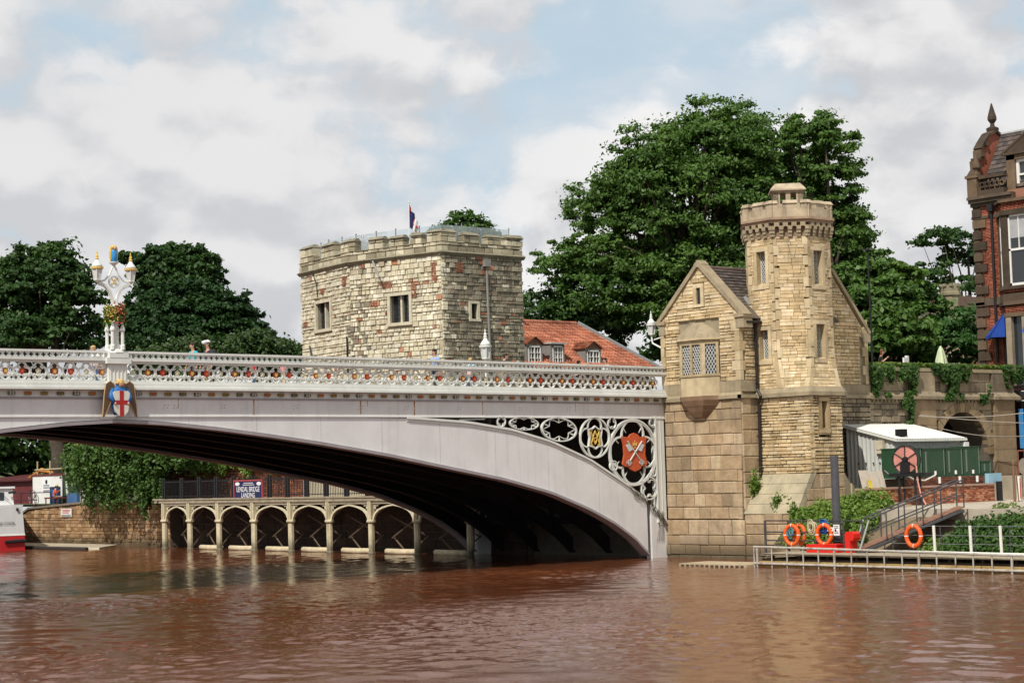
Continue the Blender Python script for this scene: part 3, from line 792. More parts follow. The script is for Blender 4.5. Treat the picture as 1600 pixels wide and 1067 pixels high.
for sg in (-1, 1):
    lo = [(sg*u, v) for u, v in ((.10, 9.88), (.12, 10.05), (.20, 10.30), (.36, 10.50), (.60, 10.58))]
    up = [(sg*u, v) for u, v in ((.03, 9.88), (.045, 10.08), (.13, 10.36), (.31, 10.57), (.60, 10.66))]
    b.strip(LF, lo if sg > 0 else up, up if sg > 0 else lo, -.05, .05)
    for u, v in lo[1:]: b.ball(LF.p(u*1.02, v-.04, 0), .028, 6, 4)
    for f in (.25, .5, .75):
        for i in range(len(lo)-1): b.ball(LF.p(lo[i][0]+(lo[i+1][0]-lo[i][0])*f, lo[i][1]+(lo[i+1][1]-lo[i][1])*f-.03, 0), .022, 5, 3)
    b.tube([LF.p(sg*.60, 10.64, 0), LF.p(sg*.36, 10.72, 0), LF.p(sg*.17, 10.92, 0), LF.p(sg*.07, 11.14, 0), LF.p(0, 11.26, 0)], .035, 6)
b.build('bracket', white, lamp)
b = MB()
for r, w in ((.215, .035),): b.strip(LF, arc(0, 10.68, r, 0, 2*math.pi, 28), arc(0, 10.68, r-w, 0, 2*math.pi, 28), -.035, .035)
for k in range(4):
    a = k*math.pi/2; b.strip(LF, arc(.09*math.cos(a), 10.68+.09*math.sin(a), .10, a-1.9, a+1.9, 12), arc(.09*math.cos(a), 10.68+.09*math.sin(a), .075, a-1.9, a+1.9, 12), -.03, .03)
tq = b.build('roundel', white, lamp)
b = MB()
for p0, p1 in (((-.07, .08), (0, -.09)), ((.07, .08), (0, -.09)), ((-.07, -.08), (0, .09)), ((.07, -.08), (0, .09))): b.tube([LF.p(p0[0], 10.68+p0[1], .02), LF.p(p1[0], 10.68+p1[1], .02)], .02, 5)
b.build('gilt_cipher', gold, tq)
def lantern(parent, cx, cy, z, s=1.0, gilt=True):
    b = MB(); b.lathe(cx, cy, [(.05*s, z-.12*s), (.10*s, z-.06*s), (.17*s, z-.02*s), (.17*s, z+.02*s)], 6)
    for k in range(6):
        a = k*math.pi/3; b.tube([(cx+.16*s*math.cos(a), cy+.16*s*math.sin(a), z), (cx+.235*s*math.cos(a), cy+.235*s*math.sin(a), z+.46*s)], .014*s, 4)
    body = b.build('lantern', white, parent)
    g = MB(); g.lathe(cx, cy, [(.15*s, z+.02*s), (.222*s, z+.45*s)], 6); g.build('glass', glass, body)
    c = MB(); c.lathe(cx, cy, [(.25*s, z+.45*s), (.27*s, z+.48*s), (.27*s, z+.54*s)], 12); c.build('gilt_band', gold if gilt else white, body)
    for k in range(9):
        pass
    c = MB(); c.lathe(cx, cy, [(.265*s, z+.541*s), (.19*s, z+.66*s), (.10*s, z+.78*s), (.06*s, z+.86*s)], 12); c.build('lantern_roof', white, body, smooth=True)
    c = MB(); c.lathe(cx, cy, [(.06*s, z+.861*s), (.085*s, z+.91*s), (.055*s, z+.96*s), (.07*s, z+1.02*s), (.03*s, z+1.08*s), (.03*s, z+1.16*s), (.008*s, z+1.26*s)], 8); c.build('finial', gold if gilt else white, body)
    return body
for sg in (-1, 1):
    lantern(lamp, PX+sg*.64, ly, 10.72, .80)
b = MB(); b.lathe(PX, ly, [(.05, 11.24), (.10, 11.28), (.16, 11.32), (.17, 11.36), (.10, 11.37)], 10); b.build('figure_plinth', white, lamp)
b = MB(); body_lathe(b, PX+.02, ly, [(.12, 11.37), (.10, 11.55), (.11, 11.70), (.06, 11.79)], 0, 10, .8); fg = b.build('figure', bluel, lamp, smooth=True)
b = MB()
for sg in (-1, 1): b.ball((PX+.02+sg*.11, ly+.05, 11.64), (.06, .05, .27), 8, 8)
b.ball((PX+.02, ly+.03, 11.87), (.11, .07, .08), 9, 6); b.build('gilt_wing', gold, fg, smooth=True)
b = MB(); b.ball((PX+.02, ly-.06, 11.83), (.05, .05, .065), 8, 6); b.build('figure_head', skin, fg, smooth=True)
# flowers round the column
rng = np.random.default_rng(11)
fl = thing('flower_basket', 'hanging basket ring of red and yellow flowers round the lamp column', 'flower basket', (PX, ly, 9.3))
for nm, n, sz, mt in (('leaves', 900, .07, leafC), ('red_flowers', 190, .075, M('red_petal', (.42, .03, .07), .6)), ('yellow_flowers', 200, .075, M('yellow_petal', (.55, .36, .10), .6))):
    a = rng.uniform(0, 2*math.pi, n) if nm == 'leaves' else rng.normal(5.3 if nm[0] == 'r' else 3.9, .8, n)
    r = .18+.20*rng.uniform(0, 1, n)**.6; z = 9.62+rng.normal(0, .14, n)-(.0 if nm != 'leaves' else .25)*rng.uniform(0, 1, n)**3
    nn = np.stack([np.cos(a), np.sin(a), .4+0*a], 1)
    ob(nm, leafmesh(nm, np.stack([PX+r*np.cos(a), ly+r*np.sin(a), z], 1), nn, sz, mt, rng, 1.1), fl)
b = MB(); b.lathe(PX, ly, [(.15, 9.32), (.30, 9.42), (.34, 9.50), (.15, 9.50)], 12); b.build('basket', M('moss_basket', (.05, .06, .025), .95), fl)
# white lanterns on the far parapet and at the gatehouse corner
pl = thing('street_lamp', 'white lantern on a short post on the far parapet before the medieval tower', 'street lamp', (.14, 11.8, 8.2), 'white lanterns')
b = MB(); b.lathe(.14, 12.1, [(.10, 8.2), (.06, 8.35), (.05, 9.1), (.09, 9.16), (.05, 9.2)], 8); b.build('post', white, pl); lantern(pl, .14, 12.1, 9.35, 1.15, False)
# ================================================================ stone palettes
P_ash = [rgb(c) for c in ('#ab977a', '#a38e72', '#b19d80', '#9c876b', '#a99173', '#928067', '#b3a083', '#a18b6d', '#a7937a')]
P_rub = [rgb(c) for c in ('#c7b38e', '#bfa982', '#cdba97', '#baa37c', '#c8b18a', '#af9972', '#cfbd9c', '#c0a880')]
P_drs = [rgb(c) for c in ('#bcab8a', '#b2a07e', '#c6b595', '#ad9a78')]
P_med = [rgb(c) for c in ('#cfc8b0', '#d5cfb9', '#c7bfa4', '#dad4c0', '#ccc4aa', '#bfb59b', '#d4ccb4', '#dcd6c3', '#c9c1a7', '#cfc5ac', '#bcae95', '#d5cdb7', '#c3b9a0')]
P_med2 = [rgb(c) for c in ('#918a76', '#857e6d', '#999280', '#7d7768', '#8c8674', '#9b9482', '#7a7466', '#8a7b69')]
P_wall = [rgb(c) for c in ('#8a7d68', '#796e5c', '#968871', '#6c6253', '#8e816c')]
ashlar = M('pier_ashlar', pal=P_ash, rough=.9, var=.22, sc=2.2, bump=.5, bsc=9, fine=.14, streak=.25, scol=(.085, .066, .05), tide=.7)
rubble = M('coursed_sandstone', pal=P_rub, rough=.9, var=.18, sc=2.5, bump=.4, bsc=12, fine=.12, streak=.42, scol=(.17, .135, .09), blot=.3, bcol=(.20, .16, .105), bls=.9)
dressed = M('dressed_sandstone', pal=P_drs, rough=.9, var=.18, sc=2, bump=.25, bsc=15, fine=.1, blot=.42, bcol=(.20, .155, .105), streak=.22, scol=(.13, .10, .07))
crown = M('weathered_crown_stone', (.40, .325, .225), .9, .22, 2.2, bump=.4, bsc=9, fine=.12, blot=.5, bcol=(.17, .13, .085), streak=.4, scol=(.10, .08, .055))
mould = M('weathered_moulding', (.30, .245, .16), .9, .2, 2, bump=.3, bsc=8, fine=.1, streak=.3, scol=(.08, .07, .05))
mortar = M('mortar', (.27, .225, .15), .95, .15, 3)
mortard = M('dark_mortar', (.10, .085, .065), .95, .2, 3)
redstone = M('red_sandstone', pal=[rgb(c) for c in ('#a08a6a', '#95805f', '#aa9676', '#8b7556')], rough=.9, var=.2, bump=.3, fine=.1)
lime = M('medieval_limestone', pal=P_med, rough=.92, var=.2, sc=2.3, bump=.6, bsc=10, fine=.14, blot=.3, bcol=(.20, .17, .12), bls=.45, streak=.12, scol=(.16, .14, .10))
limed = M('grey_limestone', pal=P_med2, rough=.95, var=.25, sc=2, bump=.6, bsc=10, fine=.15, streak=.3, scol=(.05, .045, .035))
redbrick_old = M('old_red_brick', pal=[rgb(c) for c in ('#a57459', '#94604a', '#b18067')], rough=.95, var=.2, fine=.15)
coping = M('lichened_coping', (.21, .19, .135), .95, .25, 2, bump=.5, bsc=8, blot=.4, bcol=(.10, .095, .06))
wallst = M('terrace_wall_stone', pal=P_wall, rough=.95, var=.25, sc=1.6, bump=.5, bsc=8, fine=.14, streak=.4, scol=(.05, .042, .033))
slate = M('slate', pal=[rgb(c) for c in ('#4b4340', '#574c47', '#3f3937', '#5d524d')], rough=.7, var=.2, fine=.1)
lead = M('lead', (.20, .205, .21), .5, .15, 2)
lattice = M('white_lattice', (.62, .62, .58), .5, .05)
darkpipe = M('cast_iron_pipe', (.016, .015, .015), .5, .1)
# ================================================================ gatehouse: pier, gabled lodge, octagonal turret
gh = thing('gatehouse', 'yellow sandstone bridge gatehouse with gabled lodge and octagonal turret on a brown stone pier', 'gatehouse', (2.5, -4, 0))
GF = Fr((0, 0), -math.pi/2)          # u = -y, faces the river
RF = Fr((0, -4.53), 0.)              # return wall and wing, u = x
SZ = 6.75
# solid cores (mortar coloured, behind the stones)
b = MB()
b.prism([(.09, -4.45), (9, -4.45), (9, 0), (.09, 0)], -1.5, SZ)
b.prism([(.09, -4.45), (6, -4.45), (6, 11.8), (.09, 11.8)], -1.5, 6.6)
b.prism([(1.45, -6.8), (2.9, -6.8), (4.0, -6.2), (4.0, -4.4), (1.45, -4.4)], 3.3, SZ)
b.prism([(.09, -6.95), (3.05, -7.2), (3.05, -4.4), (.09, -4.4)], -1.5, 1.9)
b.build('pier_core', mortard, gh)
b = MB()
b.prism([(.09, -4.45), (5.0, -4.45), (5.0, -.08), (.09, -.08)], SZ, 10.15)
b.fpoly(GF, [(.06, 10.1), (4.47, 10.1), (2.36, 12.30)], -5.0, -.09)
b.prism([(4.2, -4.45), (8.3, -4.45), (8.3, -.2), (4.2, -.2)], SZ, 9.3)
b.fpoly(RF, [(4.3, 9.2), (8.33, 9.2), (8.33, 9.62), (6.1, 12.15), (4.3, 12.15)], -3.5, -.09)
b.build('lodge_core', mortar, gh)
S = []
# pier river face: big ashlar, lower courses project
S += wallstones(GF, [(.02, 1.62), (4.36, 1.62), (4.50, SZ-.12), (.02, SZ-.12)], (.42, .62), (.5, 1.35), .022, (), 11, .018, 0)
S += wallstones(GF, [(-.45, -.35), (4.5, -.35), (4.5, 1.6), (-.2, 1.6)], (.40, .55), (.8, 1.7), .02, (), 12, .03, .10)
S += wallstones(RF, [(.02, 1.5), (1.0, 1.5), (1.0, SZ-.1), (.02, SZ-.1)], (.45, .7), (.6, 1.1), .02, (), 13, .015, 0)
BRF = Fr((1.0, -7.28), 0.)           # turret base right face
BLF = Fr((1.0, -4.5), -math.pi/2)    # turret base left face
PFF = Fr((0, -4.5), -math.pi/2)
S += wallstones(PFF, [(0, -.3), (2.5, -.3), (2.5, 1.85), (0, 1.85)], (.4, .55), (.6, 1.3), .02, (), 14, .025, .02)
S += wallstones(Fr((0, -7.04), 0.), [(0, -.3), (3.0, -.3), (3.0, 1.85), (0, 1.85)], (.4, .55), (.6, 1.2), .02, (), 15, .025, .02)
S += wallstones(Fr((0, -7.29), 0.), [(.1, 1.86), (3.1, 1.86), (3.1, 3.42), (1.0, 3.42)], (.45, .55), (.6, 1.2), .02, (), 16, .02, 0)
emit(S, gh, ashlar, 300, 'ashlar_stone', 'ashlar_facing')
S = wallstones(RF, [(3.0, 1.9), (8.45, 1.9), (8.45, SZ-.1), (3.0, SZ-.1)], (.14, .24), (.3, .7), .018, (), 17, .025, 0); emit(S, gh, wallst, 0, 'wall_stone', 'lower_wall_facing')
b = MB(); b.prism([(.12, -7.2), (3.0, -7.2), (3.0, -4.5), (.12, -4.5)], -1, 1.84)
b.hexa([(.05, -7.2, 1.84), (3.05, -7.2, 1.84), (3.05, -4.5, 1.84), (.05, -4.5, 1.84), (1.08, -7.2, 3.4), (3.0, -7.2, 3.4), (3.0, -4.5, 3.4), (1.08, -4.5, 3.4)])
b.build('plinth_core', mortard, gh)
# sloping weathering slabs of the buttress
for i in range(4):
    z0 = 1.84+i*.405; z1 = z0+.392; x0 = 0+(z0-1.84)*.62; x1 = x0+.40*.62
    b = MB(); y0, y1 = -7.30, -4.46
    b.hexa([(x0-.03, y0, z0), (x0+.3, y0, z0), (x0+.3, y1, z0), (x0-.03, y1, z0), (x1-.05, y0, z1), (x1+.3, y0, z1), (x1+.3, y1, z1), (x1-.05, y1, z1)])
    b.build('weathering_slab', M('pale_weathering', (.36, .31, .21), .9, .2, 1.5, bump=.3, streak=.35, scol=(.14, .12, .09)), gh)
for i in range(3):
    b = MB(); x0 = 3.1+.45*i; z0 = 3.4-.42*i
    b.hexa([(x0, -7.28, z0-1.6), (x0+.45, -7.2, z0-1.6), (x0+.45, -6.0, z0-1.6), (x0, -6.0, z0-1.6), (x0, -7.28, z0), (x0+.45, -7.2, z0-.42), (x0+.45, -6, z0-.42), (x0, -6, z0)])
    b.build('weathering_slab', M('pale_weathering'), gh)
# turret base: coursed stone
S = []
S += wallstones(BLF, [(0, 3.45), (2.78, 3.45), (2.78, SZ-.15), (0, SZ-.15)], (.10, .17), (.25, .75), .014, (), 21, .02, 0, .3)
S += wallstones(BRF, [(.02, 3.45), (2.1, 3.45), (2.1, SZ-.15), (.02, SZ-.15)], (.10, .17), (.22, .6), .014, [(.62, 1.32, 5.0, 6.6)], 22, .022, 0, .3)
# lodge gable and wing
gout = [(.02, SZ+.62), (4.50, SZ+.62), (4.62, 10.1), (2.36, 12.36), (.05, 10.15)]
S += wallstones(GF, gout, (.105, .18), (.25, .75), .015, [(1.05, 3.4, SZ, 9.95), (1.98, 2.62, 10.6, 11.62), (0, .22, SZ, 9.5), (4.3, 4.6, SZ, 9.5)], 23, .02, 0)
S += wallstones(RF, [(.32, SZ+.62), (1.2, SZ+.62), (1.2, 9.75), (.32, 9.75)], (.105, .18), (.25, .6), .015, (), 24, .02, 0)
S += wallstones(RF, [(4.3, SZ+.5), (8.14, SZ+.5), (8.26, 9.5), (6.1, 12.06), (4.3, 12.06)], (.11, .18), (.28, .7), .014, [(7.85, 8.4, SZ, 9.3)], 25, .018, 0)
# octagon
OC = (2.814, -4.9); AP = 1.714
def octv(ap, k):  # vertices k=0.. ; face k between k and k+1; face 0 = -X, face1 = diag, face2 = -Y
    r = ap/math.cos(math.pi/8); a = math.pi-math.pi/8+k*math.pi/4
    return (OC[0]+r*math.cos(a), OC[1]+r*math.sin(a))
V = [octv(AP, k) for k in range(8)]
botp = [(1.0, -4.15), (1.0, -5.97), (1.02, -7.30), (3.08, -7.30), (4.5, -6.3), (4.6, -4.4), (3.6, -3.1), (1.9, -3.1)]
def sect(z):                 # swept foot of the turret
    if z >= 8.7: return V
    t = ((8.7-z)/(8.7-6.86)); t = t**1.9
    return [(V[k][0]+(botp[k][0]-V[k][0])*t, V[k][1]+(botp[k][1]-V[k][1])*t) for k in range(8)]
b = MB()
zz = [6.80, 7.0, 7.2, 7.45, 7.7, 8.0, 8.35, 8.7]
for a, c in zip(zz[:-1], zz[1:]):
    ins = lambda P: [(OC[0]+(x-OC[0])*.78, OC[1]+(y-OC[1])*.78) for x, y in P]
    b.prism(ins(sect(a)), a, c, top=ins(sect(c)))
b.prism([octv(AP-.38, k) for k in range(8)], 8.6, 13.3)
b.build('turret_core', mortar, gh)
# stones on the five visible turret faces
rd = random.Random(31); fac = MB(); quo = []
for k in (7, 0, 1, 2, 3):
    z = 6.98; row = 0
    FW = math.dist(V[k], V[(k+1) % 8])
    while z < 13.26:
        h_ = rd.uniform(.10, .17); h_ = min(h_, 13.28-z)
        if h_ < .04: break
        P0 = sect(z); P1 = sect(z+h_)
        def at(P, f, d=.0):
            a, c = P[k], P[(k+1) % 8]; nx, ny = (c[1]-a[1]), -(c[0]-a[0]); ln = math.hypot(nx, ny)
            return (a[0]+(c[0]-a[0])*f-d*nx/ln*-1, a[1]+(c[1]-a[1])*f+d*ny/ln)
        holes = []
        if k == 0: holes = [(.225, .815, 11.14, 12.92), (.225, .815, 7.99, 9.62)]
        if k == 2: holes = [(.10, .73, 11.06, 12.88), (.10, .73, 7.99, 9.80)]
        f = 0.; first = True
        qL = .16 if (row//3) % 2 else .10; qR = .10 if (row//3) % 2 else .16
        f = qL
        while f < 1-qR-.01:
            w = rd.uniform(.14, .42); e = min(f+w, 1-qR)
            if 1-qR-e < .08: e = 1-qR
            bad = [hh for hh in holes if hh[2] < z+h_*.6 and hh[3] > z+h_*.4 and hh[0] < e-.02 and hh[1] > f+.02]
            segs_ = [(f, e)]
            for hh in bad:
                segs_ = [q for s0, s1 in segs_ for q in ((s0, min(s1, hh[0])), (max(s0, hh[1]), s1)) if q[1]-q[0] > .03]
            for s0, s1 in segs_:
                d = rd.uniform(.0, .035); g = .006
                pts = []
                for P, zq in ((P0, z+.007), (P1, z+h_-.007)):
                    for ff in (s0+g, s1-g): pts.append(at(P, ff, d)+(zq,))
                inn = []
                for P, zq in ((P0, z+.007), (P1, z+h_-.007)):
                    for ff in (s0+g, s1-g): inn.append(at(P, ff, -.22)+(zq,))
                fac.add([pts[0], pts[1], pts[3], pts[2], inn[0], inn[1], inn[3], inn[2]], [(0, 1, 2, 3), (4, 5, 1, 0), (5, 6, 2, 1), (6, 7, 3, 2), (7, 4, 0, 3)])
            f = e
        if row % 3 == 0:
            z3 = min(z+.405, 13.27)
            P1 = sect(z3)
            for s0, s1 in ((0, qL), (1-qR, 1)):
                qm_ = MB(); pts = []
                for P, zq in ((P0, z+.004), (P1, z3-.006)):
                    for ff, d in ((s0, .03), (s1, .03), (s1, -.22), (s0, -.22)): pts.append(at(P, ff, d)+(zq,))
                qm_.hexa(pts)
                qm_.build('quoin', dressed, gh)
        z += h_; row += 1
fac.build('turret_facing', rubble, gh, kind='stuff')
emit(S, gh, rubble, 300, 'coursed_stone', 'coursed_facing')
# string course round the whole building
def ringband(poly, z0, z1, o0, o1, name, mat, slope_=0.):
    pass
b = MB()
b.fbox(GF, -.02, 4.62, SZ-.12, SZ+.03, -.1, .10); b.hexa([GF.p(-.02, SZ+.03, .10), GF.p(4.62, SZ+.03, .10), GF.p(4.55, SZ+.03, -.1), GF.p(-.02, SZ+.03, -.1), GF.p(-.02, SZ+.16, .02), GF.p(4.55, SZ+.16, .02), GF.p(4.5, SZ+.16, -.1), GF.p(-.02, SZ+.16, -.1)])
b.fbox(GF, .0, 4.55, SZ+.16, SZ+.62, -.1, .03)
b.fbox(RF, .0, 1.05, SZ+.163, SZ+.62, -.1, .03)
b.box(-.10, 1.0, -4.63, -4.4, SZ-.118, SZ+.028)
tp = lambda o: [(1.0-o, -4.3), (1.0-o, -7.30-o), (3.1+o*.4, -7.30-o), (4.5+o*.7, -6.3-o*.7), (4.6+o, -4.4)]
b.prism(tp(.12), SZ-.14, SZ+.02); b.prism(tp(.12), SZ+.021, SZ+.24, top=tp(.0))
b.fbox(RF, 4.5, 8.62, SZ-.10, SZ+.05, -.1, .16); b.fbox(RF, 4.5, 8.45, SZ+.05, SZ+.5, -.1, .035)
b.build('string_course', mould, gh)
# quoins on lodge corner and wing
for i in range(7):
    z = SZ+.63+.41*i; w = .42 if i % 2 else .24
    b = MB(); b.fbox(GF, 4.53-w, 4.56, z, z+.40, -.15, .03); b.fbox(RF, -.029, .30 if i % 2 else .18, z, z+.40, -.1, .028); b.build('quoin', dressed, gh)
    b = MB(); b.fbox(GF, -.03, .16 if i % 2 else .24, z, z+.40, -.2, .03); b.build('quoin', dressed, gh)
    w = .34 if i % 2 else .18
    b = MB(); b.fbox(RF, 8.32-w, 8.37, z-.1, z+.30, -.2, .03); b.build('quoin', dressed, gh)
# gable copings, kneelers, roofs
def slab(F, p0, p1, t_, d0, d1, mat, name='gable_coping', under=0.):
    dx, dz = p1[0]-p0[0], p1[1]-p0[1]; l = math.hypot(dx, dz); nx, nz = -dz/l*t_, dx/l*t_
    if nz < 0: nx, nz = -nx, -nz
    b = MB(); b.fpoly(F, [p0, p1, (p1[0]+nx, p1[1]+nz), (p0[0]+nx, p0[1]+nz)], d0, d1); return b.build(name, mat, gh)
slab(GF, (-.14, 9.98), (2.36, 12.34), .17, -.42, .10, mould); slab(GF, (4.80, 9.98), (2.36, 12.34), .17, -.42, .10, mould)
b = MB(); b.fpoly(GF, [(2.16, 12.30), (2.56, 12.30), (2.56, 12.42), (2.36, 12.60), (2.16, 12.42)], -.42, .101); b.build('apex_stone', mould, gh)
for u0, u1 in ((-.10, .26), (4.40, 4.85)):
    b = MB(); b.fbox(GF, u0, u1, 9.55, 10.0, -.5, .05); b.fbox(GF, u0-.04, u1+.04, 9.99, 10.14, -.5, .11); b.build('kneeler', mould, gh)
slab(RF, (8.46, 9.5), (6.02, 12.24), .15, -.5, .09, mould)
b = MB(); b.fbox(RF, 8.05, 8.55, 9.15, 9.55, -.5, .06); b.build('kneeler', mould, gh)
def slate_roof(parent, A, B, Cc, D, rows, cols, mat, name='roof_slates', th=.03):
    """A,B eave left/right, C,D ridge right/left; overlapping courses with slight random tilt"""
    rd = random.Random(9); A, B, Cc, D = map(Vector, (A, B, Cc, D)); n = (B-A).cross(D-A).normalized()
    if n.z < 0: n = -n
    b = MB()
    for r in range(rows):
        t0, t1 = r/rows, (r+1.25)/rows
        for c in range(-1, cols):
            o = .5 if r % 2 else 0.
            s0, s1 = max(0, (c+o)/cols), min(1, (c+1+o)/cols-.04/cols)
            if s1-s0 < .2/cols: continue
            l = lambda s, t, h: (A.lerp(B, s)).lerp(D.lerp(Cc, s), min(t, 1.0))+n*h
            j = rd.uniform(-.006, .008)
            b.hexa([l(s0, t0, .0), l(s1, t0, .0), l(s1, t1, -.01), l(s0, t1, -.01), l(s0, t0, th*1.8+j), l(s1, t0, th*1.8+j), l(s1, t1, th*.3), l(s0, t1, th*.3)])
    return b.build(name, mat, parent, kind='stuff')
slate_roof(gh, (.4, -4.72, 9.93), (6.2, -4.72, 9.93), (6.2, -2.36, 12.28), (.4, -2.36, 12.28), 16, 20, slate)
slate_roof(gh, (6.2, .1, 9.93), (.4, .1, 9.93), (.4, -2.36, 12.28), (6.2, -2.36, 12.28), 16, 20, slate)
b = MB(); 
for i in range(11): b.tube([(.42+.53*i, -2.36, 12.30), (.92+.53*i, -2.36, 12.30)], .09, 6)
b.build('ridge_tile', M('ridge_tile_clay', (.13, .09, .08), .85, .2), gh)
b = MB(); b.fpoly(GF, [(-.05, 9.95), (4.8, 9.95), (2.36, 12.27)], -6.2, -.43); b.build('roof_deck', mortard, gh)
slate_roof(gh, (8.55, -.3, 9.45), (8.55, -4.45, 9.45), (6.1, -4.45, 12.2), (6.1, -.3, 12.2), 14, 14, slate)
# gutter, lead flashing and drainpipe in the angle
b = MB(); b.tube([(.12, -4.82, 9.78), (1.2, -4.82, 9.78)], .07, 6); b.fbox(RF, .3, 1.2, 9.72, 9.80, .0, .1); b.build('gutter', darkpipe, gh)
b = MB(); b.hexa([(.95, -4.75, 9.86), (1.35, -4.6, 9.86), (1.4, -4.0, 9.9), (1.0, -4.0, 9.9), (.95, -4.75, 9.92), (1.3, -4.6, 10.25), (1.32, -3.8, 11.0), (1.15, -3.8, 10.95)]); b.build('lead_flashing', lead, gh)
b = MB(); b.tube([(.86, -4.66, 9.75), (.86, -4.66, 7.0), (.82, -4.86, 6.7), (.86, -4.72, 6.4), (.86, -4.66, 3.2)], .062, 7)
for z in (9.0, 8.0, 7.2, 6.0, 5.0, 4.0): b.tube([(.86, -4.66, z), (.86, -4.66, z+.07)], .085, 7)
b.build('drainpipe', darkpipe, gh)
# windows with stone surround, splayed reveal and diamond lattice
def lattice_window(F, u0, u1, v0, v1, parent=None, depth=.2, sw=.16, sill=True, bars=.10, frame=True, d=0.03, mat=None, name='lattice_window'):
    parent = parent or gh
    b = MB(); m = mat or dressed
    b.fbox(F, u0-sw, u0, v0-.02, v1, -depth-.05, d); b.fbox(F, u1, u1+sw, v0-.02, v1, -depth-.05, d)
    b.fbox(F, u0-sw-.02, u1+sw+.02, v1, v1+sw, -depth-.05, d+.003); b.fbox(F, u0-sw-.02, u1+sw+.02, v0-sw*1.1, v0-.02, -depth-.05, d+.01)
    b.hexa([F.p(u0, v0-.02, d), F.p(u1, v0-.02, d), F.p(u1, v0-.02, -depth), F.p(u0, v0-.02, -depth), F.p(u0, v0, d), F.p(u1, v0, d), F.p(u1, v0+.10, -depth), F.p(u0, v0+.10, -depth)])
    e = sw+.09
    for q in ((u0-e, u0-sw, v0-e, v1+e), (u1+sw, u1+e, v0-e, v1+e), (u0-sw, u1+sw, v1+sw, v1+e), (u0-sw, u1+sw, v0-e, v0-sw*1.1)): b.fbox(F, *q, -depth, .004)
    w = b.build(name, m, parent)
    b = MB(); b.fbox(F, u0, u1, v0, v1, -depth-.04, -depth); b.build('pane', pane, w)
    b = MB(); pw, ph = bars, bars*1.75
    def line(a, c):
        # clip to rect
        (x0, y0), (x1, y1) = a, c; t0, t1 = 0., 1.
        for p, q in ((-(x1-x0), x0-u0), (x1-x0, u1-x0), (-(y1-y0), y0-v0), (y1-y0, v1-y0)):
            if abs(p) < 1e-9:
                if q < 0: return
            else:
                r = q/p
                if p < 0: t0 = max(t0, r)
                else: t1 = min(t1, r)
        if t0 >= t1: return
        A = (x0+(x1-x0)*t0, y0+(y1-y0)*t0); B = (x0+(x1-x0)*t1, y0+(y1-y0)*t1)
        b.tube([F.p(*A, -depth+.012), F.p(*B, -depth+.012)], .011, 4, cap=False)
    H = v1-v0; Wd = u1-u0; sl_ = ph/pw; n = int((Wd+H/sl_)/pw)+2
    for i in range(-1, n):
        line((u0+i*pw, v0), (u0+i*pw-H/sl_, v1)); line((u1-i*pw, v0), (u1-i*pw+H/sl_, v1))
    if frame:
        for x in (u0+.012, u1-.012): b.fbox(F, x-.014, x+.014, v0, v1, -depth, -depth+.03)
    b.build('lattice', lattice, w)
    return w
OF0 = Fr(V[0], -math.pi/2); OF2 = Fr(V[2], 0.)
lattice_window(OF0, .50, .98, 11.33, 12.74, depth=.26, d=.04)
lattice_window(OF0, .50, .98, 8.18, 9.44, depth=.26, d=.04)
lattice_window(OF2, .32, .86, 11.25, 12.70, depth=.26, d=.04)
lattice_window(OF2, .32, .86, 8.18, 9.62, depth=.26, d=.04)
b = MB()
lw = lattice_window(BRF, .80, 1.12, 5.25, 6.38, depth=.3, mat=redstone, bars=.13)
# attic slit
b = MB(); b.fbox(GF, 2.0, 2.18, 10.72, 11.42, -.1, .03); b.fbox(GF, 2.42, 2.6, 10.72, 11.42, -.1, .03); b.fbox(GF, 2.0, 2.6, 11.421, 11.6, -.1, .032); b.fbox(GF, 2.0, 2.6, 10.6, 10.719, -.1, .04); st = b.build('attic_slit', dressed, gh)
b = MB(); b.fbox(GF, 2.18, 2.42, 10.72, 11.42, -.085, -.06); b.build('pane', pane, st)
# oriel: half hexagon bay
ou0, ou1 = 1.05, 3.36
oy = lambda u: -u
def orpoly(k=0., o=0.):   # in world xy, ccw
    return [(.1, -ou0+o), (-.02-k, -ou0+o), (-.50-o*.8-k, -ou0-.52+o*.4), (-.50-o*.8-k, -ou1+.52-o*.4), (-.02-k, -ou1-o), (.1, -ou1-o)]
om = MB()
om.prism(orpoly(0, 0), SZ+.05, 7.62); om.prism(orpoly(0, .05), 7.62, 7.72)
or_ = om.build('oriel', dressed, gh)
om = MB(); om.prism(orpoly(0, 0), 8.98, 9.16); om.prism(orpoly(0, .13), 9.16, 9.24); om.build('oriel_head', dressed, or_)
om = MB(); zs = [9.24, 9.42, 9.62, 9.80, 9.93]; ks = [.12, .06, -.02, -.12, -.25]
cy = -(ou0+ou1)/2
def scale(P, s, k): return [(max(-.9, x*s if x < 0 else x), cy+(y-cy)*s) for x, y in P]
for i in range(4):
    om.prism(scale(orpoly(0, .12), [1, .84, .62, .38][i], 0), zs[i], zs[i+1], top=scale(orpoly(0, .12), [.90, .70, .46, .2][i], 0))
om.build('oriel_roof', mould, or_)
om = MB()
for i, (s0, s1, z0, z1) in enumerate(((.35, .62, 5.92, 6.15), (.62, .82, 6.152, 6.38), (.84, 1.02, 6.382, 6.62), (1.02, 1.05, 6.622, 6.80))): om.prism(scale(orpoly(), s0, 0), z0, z1, top=scale(orpoly(), s1, 0))
om.build('oriel_corbel', M('brown_corbel_stone', (.22, .14, .085), .9, .2, 2, bump=.3, fine=.1), or_)
OP = orpoly()
faces = [(OP[1], OP[2]), (OP[2], OP[3]), (OP[3], OP[4])]
